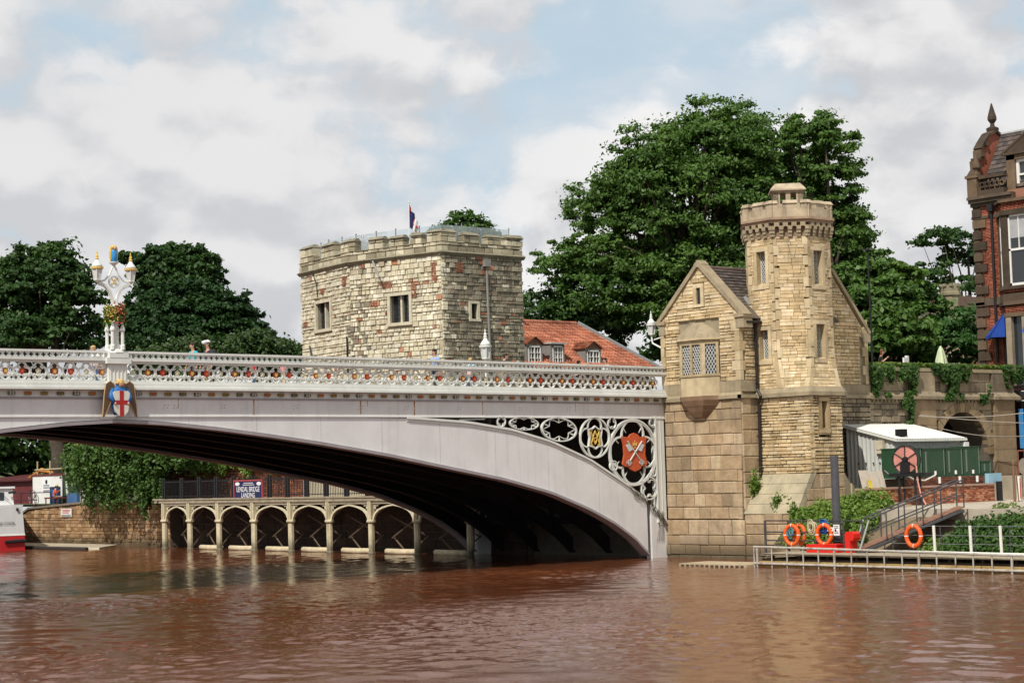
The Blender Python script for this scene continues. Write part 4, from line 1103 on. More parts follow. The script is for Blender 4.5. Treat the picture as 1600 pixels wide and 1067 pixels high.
for i, (p, q) in enumerate(faces):
    F = seg(p, q); Lw = math.dist(p, q)
    if i == 1: wins = [(.10, Lw/2-.05), (Lw/2+.05, Lw-.10)]
    else: wins = [(.14, Lw-.12)]
    b = MB(); xs_ = [0]+[e for w in wins for e in w]+[Lw]
    for a, c in zip(xs_[::2], xs_[1::2]): b.fbox(F, a, c, 7.72, 8.98, -.14, .0)
    b.build('mullion', dressed, or_)
    for (a, c) in wins:
        b = MB(); b.fbox(F, a, c, 7.72, 8.98, -.10, -.08); pn = b.build('pane', pane, or_)
        b = MB(); pw, ph = .13, .23; H = 1.26; n = int((c-a+H*pw/ph)/pw)+2
        for k in range(-1, n):
            for sg in (1, -1):
                x0 = a+k*pw if sg > 0 else c-k*pw; dx = -sg*H*pw/ph
                ts = sorted([0., 1.]+[max(0., min(1., (e-x0)/dx)) for e in (a, c)])
                lo, hi = None, None
                inside = [t for t in [i2/60 for i2 in range(61)] if a <= x0+dx*t <= c]
                if len(inside) < 3: continue
                lo, hi = inside[0], inside[-1]
                b.tube([F.p(x0+dx*lo, 7.72+H*lo, -.072), F.p(x0+dx*hi, 7.72+H*hi, -.072)], .013, 4, cap=False)
        b.build('lattice', lattice, or_)
# turret head: corbel table, cornice, parapet, merlons, lantern chimney
cor = MB()
for k in range(8):
    a, c = octv(AP+.02, k), octv(AP+.02, (k+1) % 8); F = seg(a, c) if True else None
    Lw = math.dist(a, c)
    for i in range(5):
        u = Lw*(i+0.0)/4
        cor.fbox(F, u-.085, u+.085, 13.28, 13.42, -.1, .07); cor.fbox(F, u-.085, u+.085, 13.42, 13.56, -.1, .12)
        cor.fbox(F, u-.085, u+.085, 13.56, 13.72, -.1, .16)
        if i < 4:
            cx = u+Lw/8; r = Lw/8-.075
            lo = arc(cx, 13.60, r, math.pi, 0, 8); up = [(p[0], 13.86) for p in lo]
            cor.strip(F, lo, up, -.02, .162); cor.fbox(F, u+.07, u+.10, 13.6, 13.86, -.02, .158)
cor.build('corbel_table', mould, gh)
oct_ = lambda o: [octv(AP+o, k) for k in range(8)]
b = MB(); b.prism(oct_(.0), 13.2, 13.86); b.prism(oct_(.17), 13.86, 13.98, top=oct_(.21)); b.prism(oct_(.25), 13.98, 14.09, top=oct_(.20)); b.build('turret_cornice', M('red_brown_moulding', (.24, .165, .11), .9, .2, 2, streak=.3), gh)
b = MB()
for k in range(8):
    F = seg(octv(AP+.13, k), octv(AP+.13, (k+1) % 8)); Lw = math.dist(octv(AP+.13, k), octv(AP+.13, (k+1) % 8))
    b.fbox(F, -.06, Lw+.06, 14.09, 14.46, -.30, .0)
b.build('turret_parapet', crown, gh)
for k in range(8):
    F = seg(octv(AP+.13, k), octv(AP+.13, (k+1) % 8)); Lw = math.dist(octv(AP+.13, k), octv(AP+.13, (k+1) % 8))
    for u0, u1 in ((-.07, .28), (.52, 1.08), (Lw-.28, Lw+.06)):
        b = MB(); b.fbox(F, u0, u1, 14.46, 14.66, -.28, .002); b.hexa([F.p(u0-.03, 14.66, .05), F.p(u1+.03, 14.66, .05), F.p(u1+.03, 14.66, -.32), F.p(u0-.03, 14.66, -.32), F.p(u0, 14.80, -.05), F.p(u1, 14.80, -.05), F.p(u1, 14.80, -.25), F.p(u0, 14.80, -.25)])
        b.build('merlon', crown, gh)
b = MB(); b.prism(oct_(-.05), 14.0, 14.2); b.build('turret_roof', lead, gh)
CX, CY = OC[0]-.3, OC[1]-.35
ch = MB(); w2 = .78
A_ = [(-w2, 0), (0, -w2), (w2, 0), (0, w2)]
def dia(s): 
    s = s*.84; c45 = math.sqrt(.5); q = [(-1, -1), (1, -1), (1, 1), (-1, 1)]
    return [(CX+s*(x*c45+y*c45), CY+s*(-x*c45+y*c45)) for x, y in q]
ch.prism(dia(.74), 14.1, 14.75)
P = dia(.74); Pi = dia(.50)
for i in range(4):
    F = seg(P[i], P[(i+1) % 4]); Lw = math.dist(P[i], P[(i+1) % 4])
    for u0, u1 in ((0, .28), (Lw*.42, Lw*.58), (Lw-.28, Lw)): ch.fbox(F, u0, u1, 14.75, 15.22, -.22, .0)
ch.prism(dia(.76), 15.22, 15.30); ch.prism(dia(.88), 15.30, 15.36); ch.prism(dia(.88), 15.361, 15.62, top=dia(.62))
ch.build('turret_chimney', crown, gh)
# small plants rooted in the masonry
for i, (x, y, z) in enumerate(((.55, -4.72, 3.05), (.35, -6.1, 2.15), (.1, -7.15, 1.85))):
    rng = np.random.default_rng(40+i); n = 260
    p = np.array([x, y, z])+rng.normal(size=(n, 3))*np.array([.11, .11, .24]); p[:, 0] -= .12
    nn = rng.normal(size=(n, 3))+np.array([-.6, -.4, .4])
    tp_ = ob('wall_plant', leafmesh('wall_plant', p, nn, .10, leafC, rng), label=('small green plant rooted high on the sloping buttress beside the drainpipe', 'small green plant growing in the middle of the sloping buttress slabs', 'small green plant at the foot of the sloping buttress above the railing')[i], cat='plant')
gl = thing('wall_lantern', 'white lantern on a scrolled bracket at the gatehouse corner beside the bridge end', 'lantern', (-.3, .9, 9.2), 'white lanterns')
lantern(gl, .95, 1.55, 9.75, .84, False)
b = MB(); b.tube([(.95, 1.55, 9.64), (.95, 1.5, 9.35), (.95, 1.0, 9.12), (.95, .0, 9.1)], .04, 6); b.tube([(.95, 1.4, 9.5), (.95, .9, 9.58), (.95, .0, 9.6)], .03, 6); b.tube([(.95, .8+.17*math.cos(a), 9.33+.17*math.sin(a)) for a in [k*math.pi/5 for k in range(10)]], .03, 5, True); b.build('bracket', white, gl)
# ================================================================ terrace wall with the big arch
tw = thing('terrace_wall', 'long brown stone terrace wall with a wide dark archway behind the shed', 'wall', (13, -4.5, 2))
TF = Fr((0, -4.5), 0.)
ac, ar, asp = 15.2, 2.0, 4.05
b = MB()
b.box(8.3, ac-ar, -4.45, -2.8, 1.5, 8.0); b.box(ac+ar, 19.2, -4.45, -2.8, 1.5, 8.0)
pts = arc(ac, asp, ar, math.pi, 0, 20)
for p, q in zip(pts[:-1], pts[1:]): b.hexa([(p[0], -4.45, p[1]), (q[0], -4.45, q[1]), (q[0], -2.8, q[1]), (p[0], -2.8, p[1]), (p[0], -4.45, 8.0), (q[0], -4.45, 8.0), (q[0], -2.8, 8.0), (p[0], -2.8, 8.0)])
b.build('wall_core', mortard, tw)
inarch = lambda u, v: not ((abs(u-ac) < ar+.25 and v < asp) or (v >= asp and math.hypot(u-ac, v-asp) < ar+.28))
S = wallstones(TF, [(8.4, 1.9), (11.2, 1.9), (11.2, 6.62), (8.4, 6.62)], (.16, .32), (.3, .8), .02, (), 51, .03, 0)
S += wallstones(TF, [(11.2, 1.9), (19.2, 1.9), (19.2, 6.62), (11.2, 6.62)], (.40, .6), (.7, 1.4), .02, [(17.55, 19.2, 1.9, 6.62), (11.3, 13.0, 1.9, 6.62)], 52, .015, 0, keep=inarch)
S += wallstones(TF, [(8.4, 6.98), (19.15, 6.98), (19.15, 7.9), (8.4, 7.9)], (.40, .5), (.8, 1.5), .02, (), 53, .012, 0)
emit(S, tw, wallst, 300, 'wall_stone', 'wall_facing')
paleb = M('pale_pilaster_stone', pal=[rgb(c) for c in ('#8f7c62', '#9a876b', '#86735a')], rough=.95, var=.2, bump=.4, streak=.35, scol=(.06, .05, .04), fine=.12)
for u0, u1 in ((11.3, 13.0), (17.55, 19.2)):
    for i in range(8):
        b = MB(); b.fbox(TF, u0, u1, 1.9+.59*i, 1.9+.59*i+.575, -.1, .16); b.build('pilaster_block', paleb, tw)
    b = MB(); b.fbox(TF, u0-.02, u1+.02, 6.98, 7.86, -.1, .14); b.build('pilaster_block', wallst, tw)
for i in range(17):
    a0, a1 = math.pi*i/17+.008, math.pi*(i+1)/17-.008
    b = MB(); o = [(ac+r*math.cos(a), asp+r*math.sin(a)) for r, a in ((ar, a0), (ar+.42, a0), (ar+.42, a1), (ar, a1))]
    b.fpoly(TF, o, -.3, .04); b.build('voussoir', paleb, tw)
b = MB(); b.fbox(TF, 8.3, 19.4, 6.62, 6.76, -.1, .20); b.fbox(TF, 11.15, 13.15, 6.623, 6.757, -.1, .34); b.fbox(TF, 17.4, 19.5, 6.624, 6.756, -.1, .34)
b.hexa([TF.p(8.3, 6.76, .2), TF.p(19.4, 6.76, .2), TF.p(19.4, 6.76, -.1), TF.p(8.3, 6.76, -.1), TF.p(8.3, 6.98, .02), TF.p(19.3, 6.98, .02), TF.p(19.3, 6.98, -.1), TF.p(8.3, 6.98, -.1)])
b.hexa([TF.p(11.15, 6.76, .34), TF.p(13.15, 6.76, .34), TF.p(13.15, 6.76, -.1), TF.p(11.15, 6.76, -.1), TF.p(11.3, 6.985, .15), TF.p(13.0, 6.985, .15), TF.p(13.0, 6.985, -.1), TF.p(11.3, 6.985, -.1)])
b.hexa([TF.p(17.4, 6.76, .34), TF.p(19.5, 6.76, .34), TF.p(19.5, 6.76, -.1), TF.p(17.4, 6.76, -.1), TF.p(17.55, 6.985, .15), TF.p(19.2, 6.985, .15), TF.p(19.2, 6.985, -.1), TF.p(17.55, 6.985, -.1)])
for i in range(40): b.fbox(TF, 8.55+.27*i, 8.67+.27*i, 6.50, 6.62, -.05, .10)
b.build('wall_cornice', M('brown_wall_moulding', (.24, .195, .13), .95, .22, 2, bump=.3, streak=.4, scol=(.06, .05, .035)), tw)
for i in range(9):
    b = MB(); b.fbox(TF, 8.35+1.21*i, 8.35+1.21*(i+1)-.02, 7.90, 8.06, -.6, .12); b.build('coping_slab', mould, tw)
b = MB(); b.fbox(TF, ac-ar-.4, ac+ar+.4, 1.9, 7, -6.0, -5.9); b.box(ac-ar-.4, ac-ar-.1, 1.4, -2.8, 1.9, 7); b.box(ac+ar+.1, ac+ar+.4, 1.4, -2.8, 1.9, 7); b.box(ac-ar-.4, ac+ar+.4, 1.4, -2.8, 6.4, 6.8); b.build('archway_vault', M('dark_vault_brick', (.05, .035, .028), .95, .25), tw)  # very dark brown all through the vault
# ivy hanging over the wall
def ivy(label, u0, u1, v0, v1, n, seed, taper=.5):
    rng = np.random.default_rng(seed); f = rng.uniform(0, 1, n); g = rng.uniform(0, 1, n)**.8
    v = v1-(v1-v0)*g; wv = 1-taper*g; u = (u0+u1)/2+(u1-u0)/2*wv*(2*f-1)
    keep = noise2(u*2.2+seed, v*2.2) > -.22
    u, v = u[keep], v[keep]; d = .12+.28*rng.uniform(0, 1, len(u))*(.4+.6*(v-v0)/(v1-v0))
    p = np.stack([TF.O[0]+u, TF.O[1]-d, v], 1); nn = np.tile([-.2, -.9, .5], (len(u), 1))
    return ob('ivy', leafmesh('ivy', p, nn, .15, leafE, rng, 1.15, .5), label=label, cat='ivy')
def noise2(x, y): return np.sin(x*1.7+np.sin(y*2.3))*.5+np.sin(y*1.9+np.sin(x*3.1))*.5
ivy('dark ivy curtain on the terrace wall next to the gatehouse wing', 8.3, 9.9, 6.7, 8.15, 1500, 1, .25)
ivy('ivy strand hanging in front of the terrace wall cornice left of the pilaster', 10.2, 11.7, 5.4, 8.2, 1900, 2, .75)
ivy('widest ivy mass hanging over the terrace wall between two pilasters', 12.7, 15.8, 6.6, 8.25, 3400, 3, .55)
ivy('small ivy tuft on the terrace wall above the right side of the archway', 16.2, 17.2, 6.4, 7.3, 260, 4, .6)
ivy('ivy clump at the right end of the terrace wall beside the black railing', 18.3, 20.0, 7.2, 8.3, 1100, 5, .3)
rng = np.random.default_rng(77); n = 5200
p = np.stack([rng.uniform(9, 19.3, n), -4.3+rng.uniform(-.15, .9, n), 8.08+rng.uniform(0, .2, n)], 1)
hedge = ob('low_hedge', leafmesh('low_hedge', p, np.tile([0, -.3, 1.], (n, 1)), .15, leafD, rng, 1.2), label='low yellow green hedge along the top of the terrace wall', cat='hedge')
b = MB(); b.tube([TF.p(8.6, 5.7, .1), TF.p(11.9, 5.7, .2), TF.p(14, 5.75, .1)], .02, 5)
# ================================================================ medieval tower
mt = thing('medieval_tower', 'squat medieval stone tower with crumbling battlements beyond the bridge', 'tower', (3, 21, 2.7))
TA = (1.11, 16.59); TB = (-.31, 22.62); TC = (.49, 28.34); TD = (6.5, 16.5); TE = (8, 29.5)
segs = [seg(TC, TB), seg(TB, TA), seg(TA, TD)]; lens = [math.dist(TC, TB), math.dist(TB, TA), math.dist(TA, TD)]
inner = []
b = MB(); b.prism([(1.2, 27.8), (.45, 22.62), (1.85, 17.3), (6.1, 17.2), (7.5, 28.9)], 2.0, 15.2); b.build('tower_core', mortar, mt)
S = []
W1 = (1.66, 3.70, 11.62, 13.45); W2 = (2.55, 4.22, 11.45, 13.28); W3 = (1.68, 2.42, 11.55, 12.66)
for F, Lw, hl in zip(segs, lens, ((1.9, 3.52, 11.82, 13.24), (2.78, 4.05, 11.68, 13.08), (1.86, 2.26, 11.73, 12.52))): backing(F, 0, Lw, 8.0, 15.0, [hl], -.45, -.09, M('pale_mortar', (.40, .35, .25), .95, .15, 3), mt)
S += wallstones(segs[0], [(0, 8.2), (lens[0], 8.2), (lens[0], 14.95), (0, 14.95)], (.13, .28), (.14, .42), .022, [W1], 61, .045, 0, .12)
S += wallstones(segs[1], [(0, 8.2), (lens[1], 8.2), (lens[1], 14.95), (0, 14.95)], (.13, .28), (.14, .42), .022, [W2], 62, .045, 0, .12)
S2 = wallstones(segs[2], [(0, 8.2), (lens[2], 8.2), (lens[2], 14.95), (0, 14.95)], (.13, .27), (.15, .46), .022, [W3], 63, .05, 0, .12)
rd = random.Random(8)
def medmat(F, u, v):
    r = rd.random()
    if r < .028: return redbrick_old
    # an old patched strip of darker stone near the bend of the wall
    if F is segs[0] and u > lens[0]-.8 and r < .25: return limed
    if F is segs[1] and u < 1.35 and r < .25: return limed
    return lime
emit(S, mt, medmat, 300, 'stone', 'stone_facing')
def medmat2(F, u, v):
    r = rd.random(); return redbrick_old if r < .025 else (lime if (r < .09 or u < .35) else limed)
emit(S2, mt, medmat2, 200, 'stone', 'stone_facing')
# long red brick repairs
for F, u, v, w, h_ in ((segs[1], 5.55, 13.6, .35, 1.0), (segs[1], 2.2, 13.5, .7, .35), (segs[0], .3, 12.1, .5, .3), (segs[0], 2.4, 13.75, .5, .3), (segs[1], 1.4, 12.6, .5, .3), (segs[0], 5.0, 13.9, .45, .5), (segs[1], 4.2, 12.9, .35, .8), (segs[2], .9, 14.1, .5, .5)):
    S = wallstones(F, [(u, v), (u+w, v), (u+w, v+h_), (u, v+h_)], (.07, .08), (.18, .22), .012, (), int(u*10), .006, .052, .1)
    emit(S, mt, redbrick_old, 0, 'brick', 'brick_patch')
# cornice and parapet
for F, Lw, hz in zip(segs, lens, (0, 0, 0)):
    b = MB(); n = max(3, int(Lw/.8))
    for i in range(n):
        u0, u1 = Lw*i/n, Lw*(i+1)/n-.015
        if i == n-1: u1 = Lw+.10
        if i == 0: u0 = -.10
        b.hexa([F.p(u0, 14.93, .02), F.p(u1, 14.93, .02), F.p(u1, 14.93, -.2), F.p(u0, 14.93, -.2), F.p(u0, 15.08, .17), F.p(u1, 15.08, .17), F.p(u1, 15.08, -.2), F.p(u0, 15.08, -.2)])
        b.hexa([F.p(u0, 15.081, .17), F.p(u1, 15.081, .17), F.p(u1, 15.081, -.2), F.p(u0, 15.081, -.2), F.p(u0, 15.16, .06), F.p(u1, 15.16, .06), F.p(u1, 15.16, -.2), F.p(u0, 15.16, -.2)])
    b.build('string_moulding', coping, mt)
S = []
P_par = M('parapet_stone', pal=[rgb(c) for c in ('#b8b098', '#a59d84', '#c2baa2', '#938a73', '#aea58c', '#877f6a')], rough=.95, var=.25, bump=.5, fine=.15, blot=.4, bcol=(.11, .10, .06), bls=.8)
for F, Lw, s_ in zip(segs, lens, (71, 72, 73)):
    S += wallstones(F, [(-.02, 15.14), (Lw+.02, 15.14), (Lw+.02, 15.62), (-.02, 15.62)], (.3, .36), (.4, .8), .022, (), s_, .02, .03, .5)
mer = [(segs[0], [(.05, 1.6), (2.6, 4.05), (4.95, 5.76)], (16.55, 16.42, 16.34)), (segs[1], [(0, .5), (1.4, 2.4), (2.78, 3.75), (4.2, 4.95), (5.3, 6.24)], (16.34, 16.28, 16.22, 16.22, 16.3)), (segs[2], [(-.05, .98), (1.48, 2.5), (3.02, 3.95), (4.3, 5.45)], (16.28, 16.2, 16.18, 16.22))]
for F, ms, tops in mer:
    for i, ((u0, u1), tz) in enumerate(zip(ms, tops)):
        S += wallstones(F, [(u0, 15.62), (u1, 15.62), (u1, tz-.16), (u0, tz-.16)], (.24, .4), (.35, .7), .02, (), 80+i, .02, .03, .5)
        b = MB(); c0 = tz-.16
        b.hexa([F.p(u0-.02, c0, .10), F.p(u1+.02, c0, .10), F.p(u1+.02, c0, -.5), F.p(u0-.02, c0, -.5), F.p(u0+.02, tz+rd.uniform(-.03, .06), -.12), F.p(u1-.03, tz+rd.uniform(-.04, .05), -.12), F.p(u1-.03, tz, -.3), F.p(u0+.03, tz, -.3)])
        b.build('merlon_coping', coping, mt)
    # copings of the gaps
    b = MB(); allm = sorted(ms); e = -.1
    for (u0, u1) in allm+[(lens[segs.index(F)], 99)]:
        if u0-e > .1:
            b.hexa([F.p(e+.02, 15.62, .09), F.p(u0-.02, 15.62, .09), F.p(u0-.02, 15.62, -.5), F.p(e+.02, 15.62, -.5), F.p(e+.02, 15.67, -.05), F.p(u0-.02, 15.69, -.05), F.p(u0-.02, 15.69, -.4), F.p(e+.02, 15.67, -.4)])
        e = u1
    if b.v: b.build('gap_coping', coping, mt)
emit(S, mt, P_par, 100, 'parapet_block', 'parapet_facing')
b = MB(); b.prism([(.9, 28.0), (.15, 22.6), (1.5, 17.0), (6.1, 17.0), (7.6, 29)], 15.0, 15.3); b.build('tower_roof', lead, mt)
# mullioned windows
def mull(F, u0, u1, v0, v1, lights, parent, sw=.18, mat=None, d=.05):
    b = MB(); m = mat or M('pale_window_stone', (.50, .455, .34), .9, .15, 3, bump=.2, fine=.1)
    b.fbox(F, u0-sw, u0, v0, v1, -.4, d); b.fbox(F, u1, u1+sw, v0, v1, -.4, d); b.fbox(F, u0-sw, u1+sw, v1, v1+sw*.9, -.4, d+.004); b.fbox(F, u0-sw*1.2, u1+sw*1.2, v0-sw*.9, v0, -.4, d+.04)
    for i in range(1, lights):
        x = u0+(u1-u0)*i/lights; b.fbox(F, x-.06, x+.06, v0, v1, -.3, -.12)
    w = b.build('stone_window', m, parent)
    b = MB(); b.fbox(F, u0, u1, v0, v1, -.36, -.30); b.build('pane', pane, w)
    b = MB()
    for i in range(lights):
        a, c = u0+(u1-u0)*i/lights, u0+(u1-u0)*(i+1)/lights
        for k in range(1, 3): x = a+(c-a)*k/3; b.fbox(F, x-.01, x+.01, v0, v1, -.30, -.285)
        for k in range(1, 6): z = v0+(v1-v0)*k/6; b.fbox(F, a, c, z-.01, z+.01, -.299, -.286)
    b.build('leading', darkiron, w)
mull(segs[0], 1.9, 3.52, 11.82, 13.24, 2, mt); mull(segs[1], 2.78, 4.05, 11.68, 13.08, 2, mt); mull(segs[2], 1.86, 2.26, 11.73, 12.52, 1, mt, .14)
# pipe and spouts on the walls
b = MB(); F = segs[2]; b.tube([F.p(2.86, 14.6, .12), F.p(2.88, 12.4, .12), F.p(2.95, 9.5, .12)], .06, 6); b.fbox(F, 2.66, 3.02, 14.45, 14.80, .02, .28); b.build('drainpipe', M('grey_pipe', (.22, .215, .2), .6), mt)
b = MB(); F = segs[1]; b.tube([F.p(1.75, 15.0, .12), F.p(2.5, 14.05, .5)], .055, 6); b.build('spout', M('grey_pipe'), mt)
b = MB(); F = segs[0]; b.tube([F.p(1.75, 14.9, .1), F.p(2.1, 14.3, .06), F.p(2.15, 13.6, .05)], .03, 5); b.tube([F.p(1.1, 11.0, .05), F.p(1.8, 10.2, .25)], .05, 5); b.tube([F.p(5.5, 11.2, .07), F.p(5.55, 9.2, .07)], .045, 5); b.build('drainpipe', darkpipe, mt)
# pale rendered lower wall seen under the arch
rend = M('cream_render', (.50, .44, .32), .95, .12, 1.2, blot=.3, bcol=(.30, .25, .17), bump=.2, streak=.3, scol=(.22, .18, .12))
b = MB()
for P, Q in ((TC, TB), (TB, TA), (TA, TD)):
    F = seg(P, Q); b.fbox(F, -.03, math.dist(P, Q)+.03, 2.6, 8.2, -.3, .05)
b.build('rendered_wall', rend, mt)
# glass guard on the roof
gp = M('guard_glass', (.6, .75, .74), .05, .02, 1, spec=.5)
gb = gp.node_tree.nodes['Principled BSDF']; gb.inputs['Transmission Weight'].default_value = 0.9; gb.inputs['Alpha'].default_value = .35
gd = thing('roof_guard', 'glass safety guard with thin steel posts behind the tower battlements', 'railing', (2, 22, 15.3))
pth = [(1.25, 28.2), (.45, 25.5), (.4, 22.9), (1.0, 20.2), (1.75, 17.3), (3.8, 17.2), (6.2, 17.2)]
for (x, y) in pth+[(.85, 26.8), (.42, 24.2), (.7, 21.5), (1.4, 18.7), (2.7, 17.25), (5, 17.2)]:
    b = MB(); b.tube([(x, y, 15.3), (x, y, 16.62)], .028, 5); b.ball((x, y, 16.66), .05, 6, 4); b.build('guard_post', M('grey_steel', (.25, .26, .27), .4, .1, metal=.6), gd)
for p, q in zip(pth[:-1], pth[1:]):
    F = seg(p, q); b = MB(); b.fbox(F, .05, math.dist(p, q)-.05, 15.5, 16.6, -.006, .006); b.build('glass_panel', gp, gd)
# flag
fx, fy = -1.84+3.0, 15.6+5.0
fx, fy = 1.05, 19.1
fp = thing('flag_pole', 'flag pole with a drooping blue and white red cross flag on top of the tower', 'flag', (fx, fy, 15.3))
b = MB(); b.tube([(fx, fy, 15.3), (fx, fy, 17.90)], [.04, .022], 6); b.ball((fx, fy, 17.93), .05, 6, 5); b.build('pole', white, fp)
U_, V_ = 9, 14
def flagcloth(name, x0, x1, z0, z1, mat, tilt=0.):
    b = MB(); v = []; f = []
    dx, dy = .76, -.65
    for i in range(U_+1):
        for j in range(V_+1):
            s = i/U_; t = j/V_; u = x0+(x1-x0)*s+tilt*t*s; z = z1+(z0-z1)*t-.22*s
            w = .06*math.sin(s*7+t*3)
            v.append((fx+dx*u+.65*w, fy+dy*u+.76*w, z))
    for i in range(U_):
        for j in range(V_): a = i*(V_+1)+j; f.append((a, a+1, a+V_+2, a+V_+1))
    b.add(v, f); return b.build(name, mat, fp, smooth=True)
navy = M('navy_cloth', (.012, .02, .09), .8)
wcl = M('white_cloth', (.7, .7, .68), .8); rcl = M('red_cloth', (.45, .03, .03), .8)
flagcloth('blue_flag', .03, .30, 16.60, 17.55, navy, .05)
fc = flagcloth('white_flag', .16, .46, 16.50, 17.15, wcl, .02)
flagcloth('pennant', .03, .12, 17.50, 17.85, rcl)
for (x0, x1, z0, z1) in ((.27, .35, 16.49, 17.14), (.16, .46, 16.77, 16.87)):
    b = MB(); dx, dy = .76, -.65; pts = []
    o = .03
    b.hexa([(fx+dx*x0-.65*o, fy+dy*x0-.76*o, z0-.22*(x0-.16)/.3), (fx+dx*x1-.65*o, fy+dy*x1-.76*o, z0-.22*(x1-.16)/.3), (fx+dx*x1, fy+dy*x1, z0-.22*(x1-.16)/.3), (fx+dx*x0, fy+dy*x0, z0-.22*(x0-.16)/.3), (fx+dx*x0-.65*o, fy+dy*x0-.76*o, z1-.22*(x0-.16)/.3), (fx+dx*x1-.65*o, fy+dy*x1-.76*o, z1-.22*(x1-.16)/.3), (fx+dx*x1, fy+dy*x1, z1-.22*(x1-.16)/.3), (fx+dx*x0, fy+dy*x0, z1-.22*(x0-.16)/.3)])
    b.build('flag_cross', rcl, fc)
# ================================================================ house with red pantile roof
hs = thing('tiled_house', 'house with a red pantile roof and three small dormers beside the tower', 'house', (14, 23, 7))
HY = 21.0; RY = 24.2; EZ = 9.6; RZ = 12.45
pant = M('red_pantile', pal=[rgb(c) for c in ('#a3654c', '#ad7058', '#965c47', '#b57a60', '#8b5443', '#a86a51')], rough=.9, var=.2, sc=1.2, fine=.12, blot=.35, bcol=(.13, .07, .05), bls=.6)
brickw = M('brown_brick', (.20, .11, .075), .95, .2, 3, fine=.2)
b = MB(); b.box(7.5, 20.2, HY+.15, RY*2-HY, 6.5, EZ+.1); b.build('house_wall', brickw, hs)
def pantiles(A, B, Cc, D, rows, cols, parent):
    A, B, Cc, D = map(Vector, (A, B, Cc, D)); n = (B-A).cross(D-A).normalized()
    if n.z < 0: n = -n
    b = MB(); K = 5
    for r in range(rows):
        t0, t1 = r/rows, min(1., (r+1.1)/rows)
        for c in range(cols):
            lo = []; up = []
            for k in range(K+1):
                s = (c+k/K)/cols; h_ = .055*math.sin(k/K*2*math.pi)+.03
                lo.append(A.lerp(B, s).lerp(D.lerp(Cc, s), t0)+n*(h_+.05)); up.append(A.lerp(B, s).lerp(D.lerp(Cc, s), t1)+n*(h_+.005))
            v = lo+up+[p-n*.05 for p in lo]; q = [(k, k+1, K+2+k, K+1+k) for k in range(K)]+[(2*K+2+k, 2*K+3+k, k+1, k) for k in range(K)]
            b.add(v, q)
    return b.build('roof_pantiles', pant, parent, kind='stuff')
pantiles((7.5, HY-.2, EZ), (21.0, HY-.2, EZ), (17.4, RY, RZ), (7.5, RY, RZ), 15, 52, hs)
b = MB(); b.add([(7.5, HY-.2, EZ-.05), (21.0, HY-.2, EZ-.05), (17.4, RY, RZ-.05), (7.5, RY, RZ-.05), (21.0, RY*2-HY, EZ-.05), (7.5, RY*2-HY, EZ-.05)], [(0, 1, 2, 3), (1, 4, 2), (4, 5, 3, 2), (0, 3, 5)]); b.build('roof_deck', brickw, hs)
b = MB(); b.tube([(21.02, HY-.2, EZ+.06), (17.4, RY, RZ+.12)], .14, 6); b.build('hip_flashing', lead, hs)
b = MB()
for i in range(20): b.tube([(7.5+.49*i, RY, RZ+.08), (7.96+.49*i, RY, RZ+.08)], .13, 7)
b.build('ridge_tile', pant, hs)
slate_roof(hs, (21.1, HY, EZ), (23.3, RY*2-HY, EZ), (18.2, RY+.3, RZ+.1), (17.5, RY, RZ), 10, 8, pant, 'hip_tiles')
b = MB(); b.tube([(14.2-2.9, 22.9, 11.3), (14.2-2.9, 22.8, 11.75)], .06, 6); b.box(11.15, 11.5, 22.6, 22.95, 11.2, 11.3); b.build('roof_vent', white, hs)
whitef = M('white_window_paint', (.70, .69, .66), .5, .05, 3)
slatew = M('grey_board', (.21, .20, .19), .8, .15)
def dormer(x, w, gable, z=9.85):
    d = MB(); y = HY+.15
    f = Fr((x, y), 0.)
    d.fbox(f, -w/2-.12, -w/2, z-.2, z+1.0, -1.6, .0); d.fbox(f, w/2, w/2+.12, z-.2, z+1.0, -1.6, .0)
    d.fbox(f, -w/2, w/2, z+.9, z+1.0, -1.4, -.02)
    dm = d.build('dormer', slatew, hs)
    b = MB()
    for (a, c, e, g) in ((-w/2, -w/2+.07, z-.1, z+.9), (w/2-.07, w/2, z-.1, z+.9), (-w/2, w/2, z+.83, z+.901), (-w/2-.02, w/2+.02, z-.18, z-.1), (-.03, .03, z-.1, z+.84)): b.fbox(f, a, c, e, g, -.1, .03)
    for k in (1, 2): b.fbox(f, -w/2, w/2, z-.1+.31*k-.015, z-.1+.31*k+.015, -.08, .015)
    for sx in (-w/4, w/4): b.fbox(f, sx-.012, sx+.012, z-.1, z+.85, -.08, .014)
    b.build('window_frame', whitef, dm)
    b = MB(); b.fbox(f, -w/2, w/2, z-.1, z+.85, -.1, -.06); b.build('pane', pane, dm)
    if gable:
        for sg in (-1, 1):
            A = f.p(sg*(w/2+.22), z+.98, .12); B = f.p(sg*(w/2+.22), z+.98, -1.3); Cc = f.p(0, z+1.42, -1.9); D = f.p(0, z+1.42, .12)
            slate_roof(dm, A, B, Cc, D, 5, 7, pant, 'dormer_tiles', .05)
        b = MB(); b.fpoly(f, [(-w/2-.1, z+1.0), (w/2+.1, z+1.0), (0, z+1.40)], -1.2, .0); b.build('dormer_gable', brickw, dm)
    else:
        b = MB(); b.hexa([f.p(-w/2-.2, z+1.0, .15), f.p(w/2+.2, z+1.0, .15), f.p(w/2+.2, z+1.1, -2.0), f.p(-w/2-.2, z+1.1, -2.0), f.p(-w/2-.2, z+1.08, .15), f.p(w/2+.2, z+1.08, .15), f.p(w/2+.2, z+1.2, -2.0), f.p(-w/2-.2, z+1.2, -2.0)]); b.build('dormer_lead_roof', M('pale_lead', (.45, .45, .45), .5), dm)
dormer(11.25, .95, True, 9.95); dormer(13.0, .8, False, 10.0); dormer(15.75, 1.0, True, 9.8)
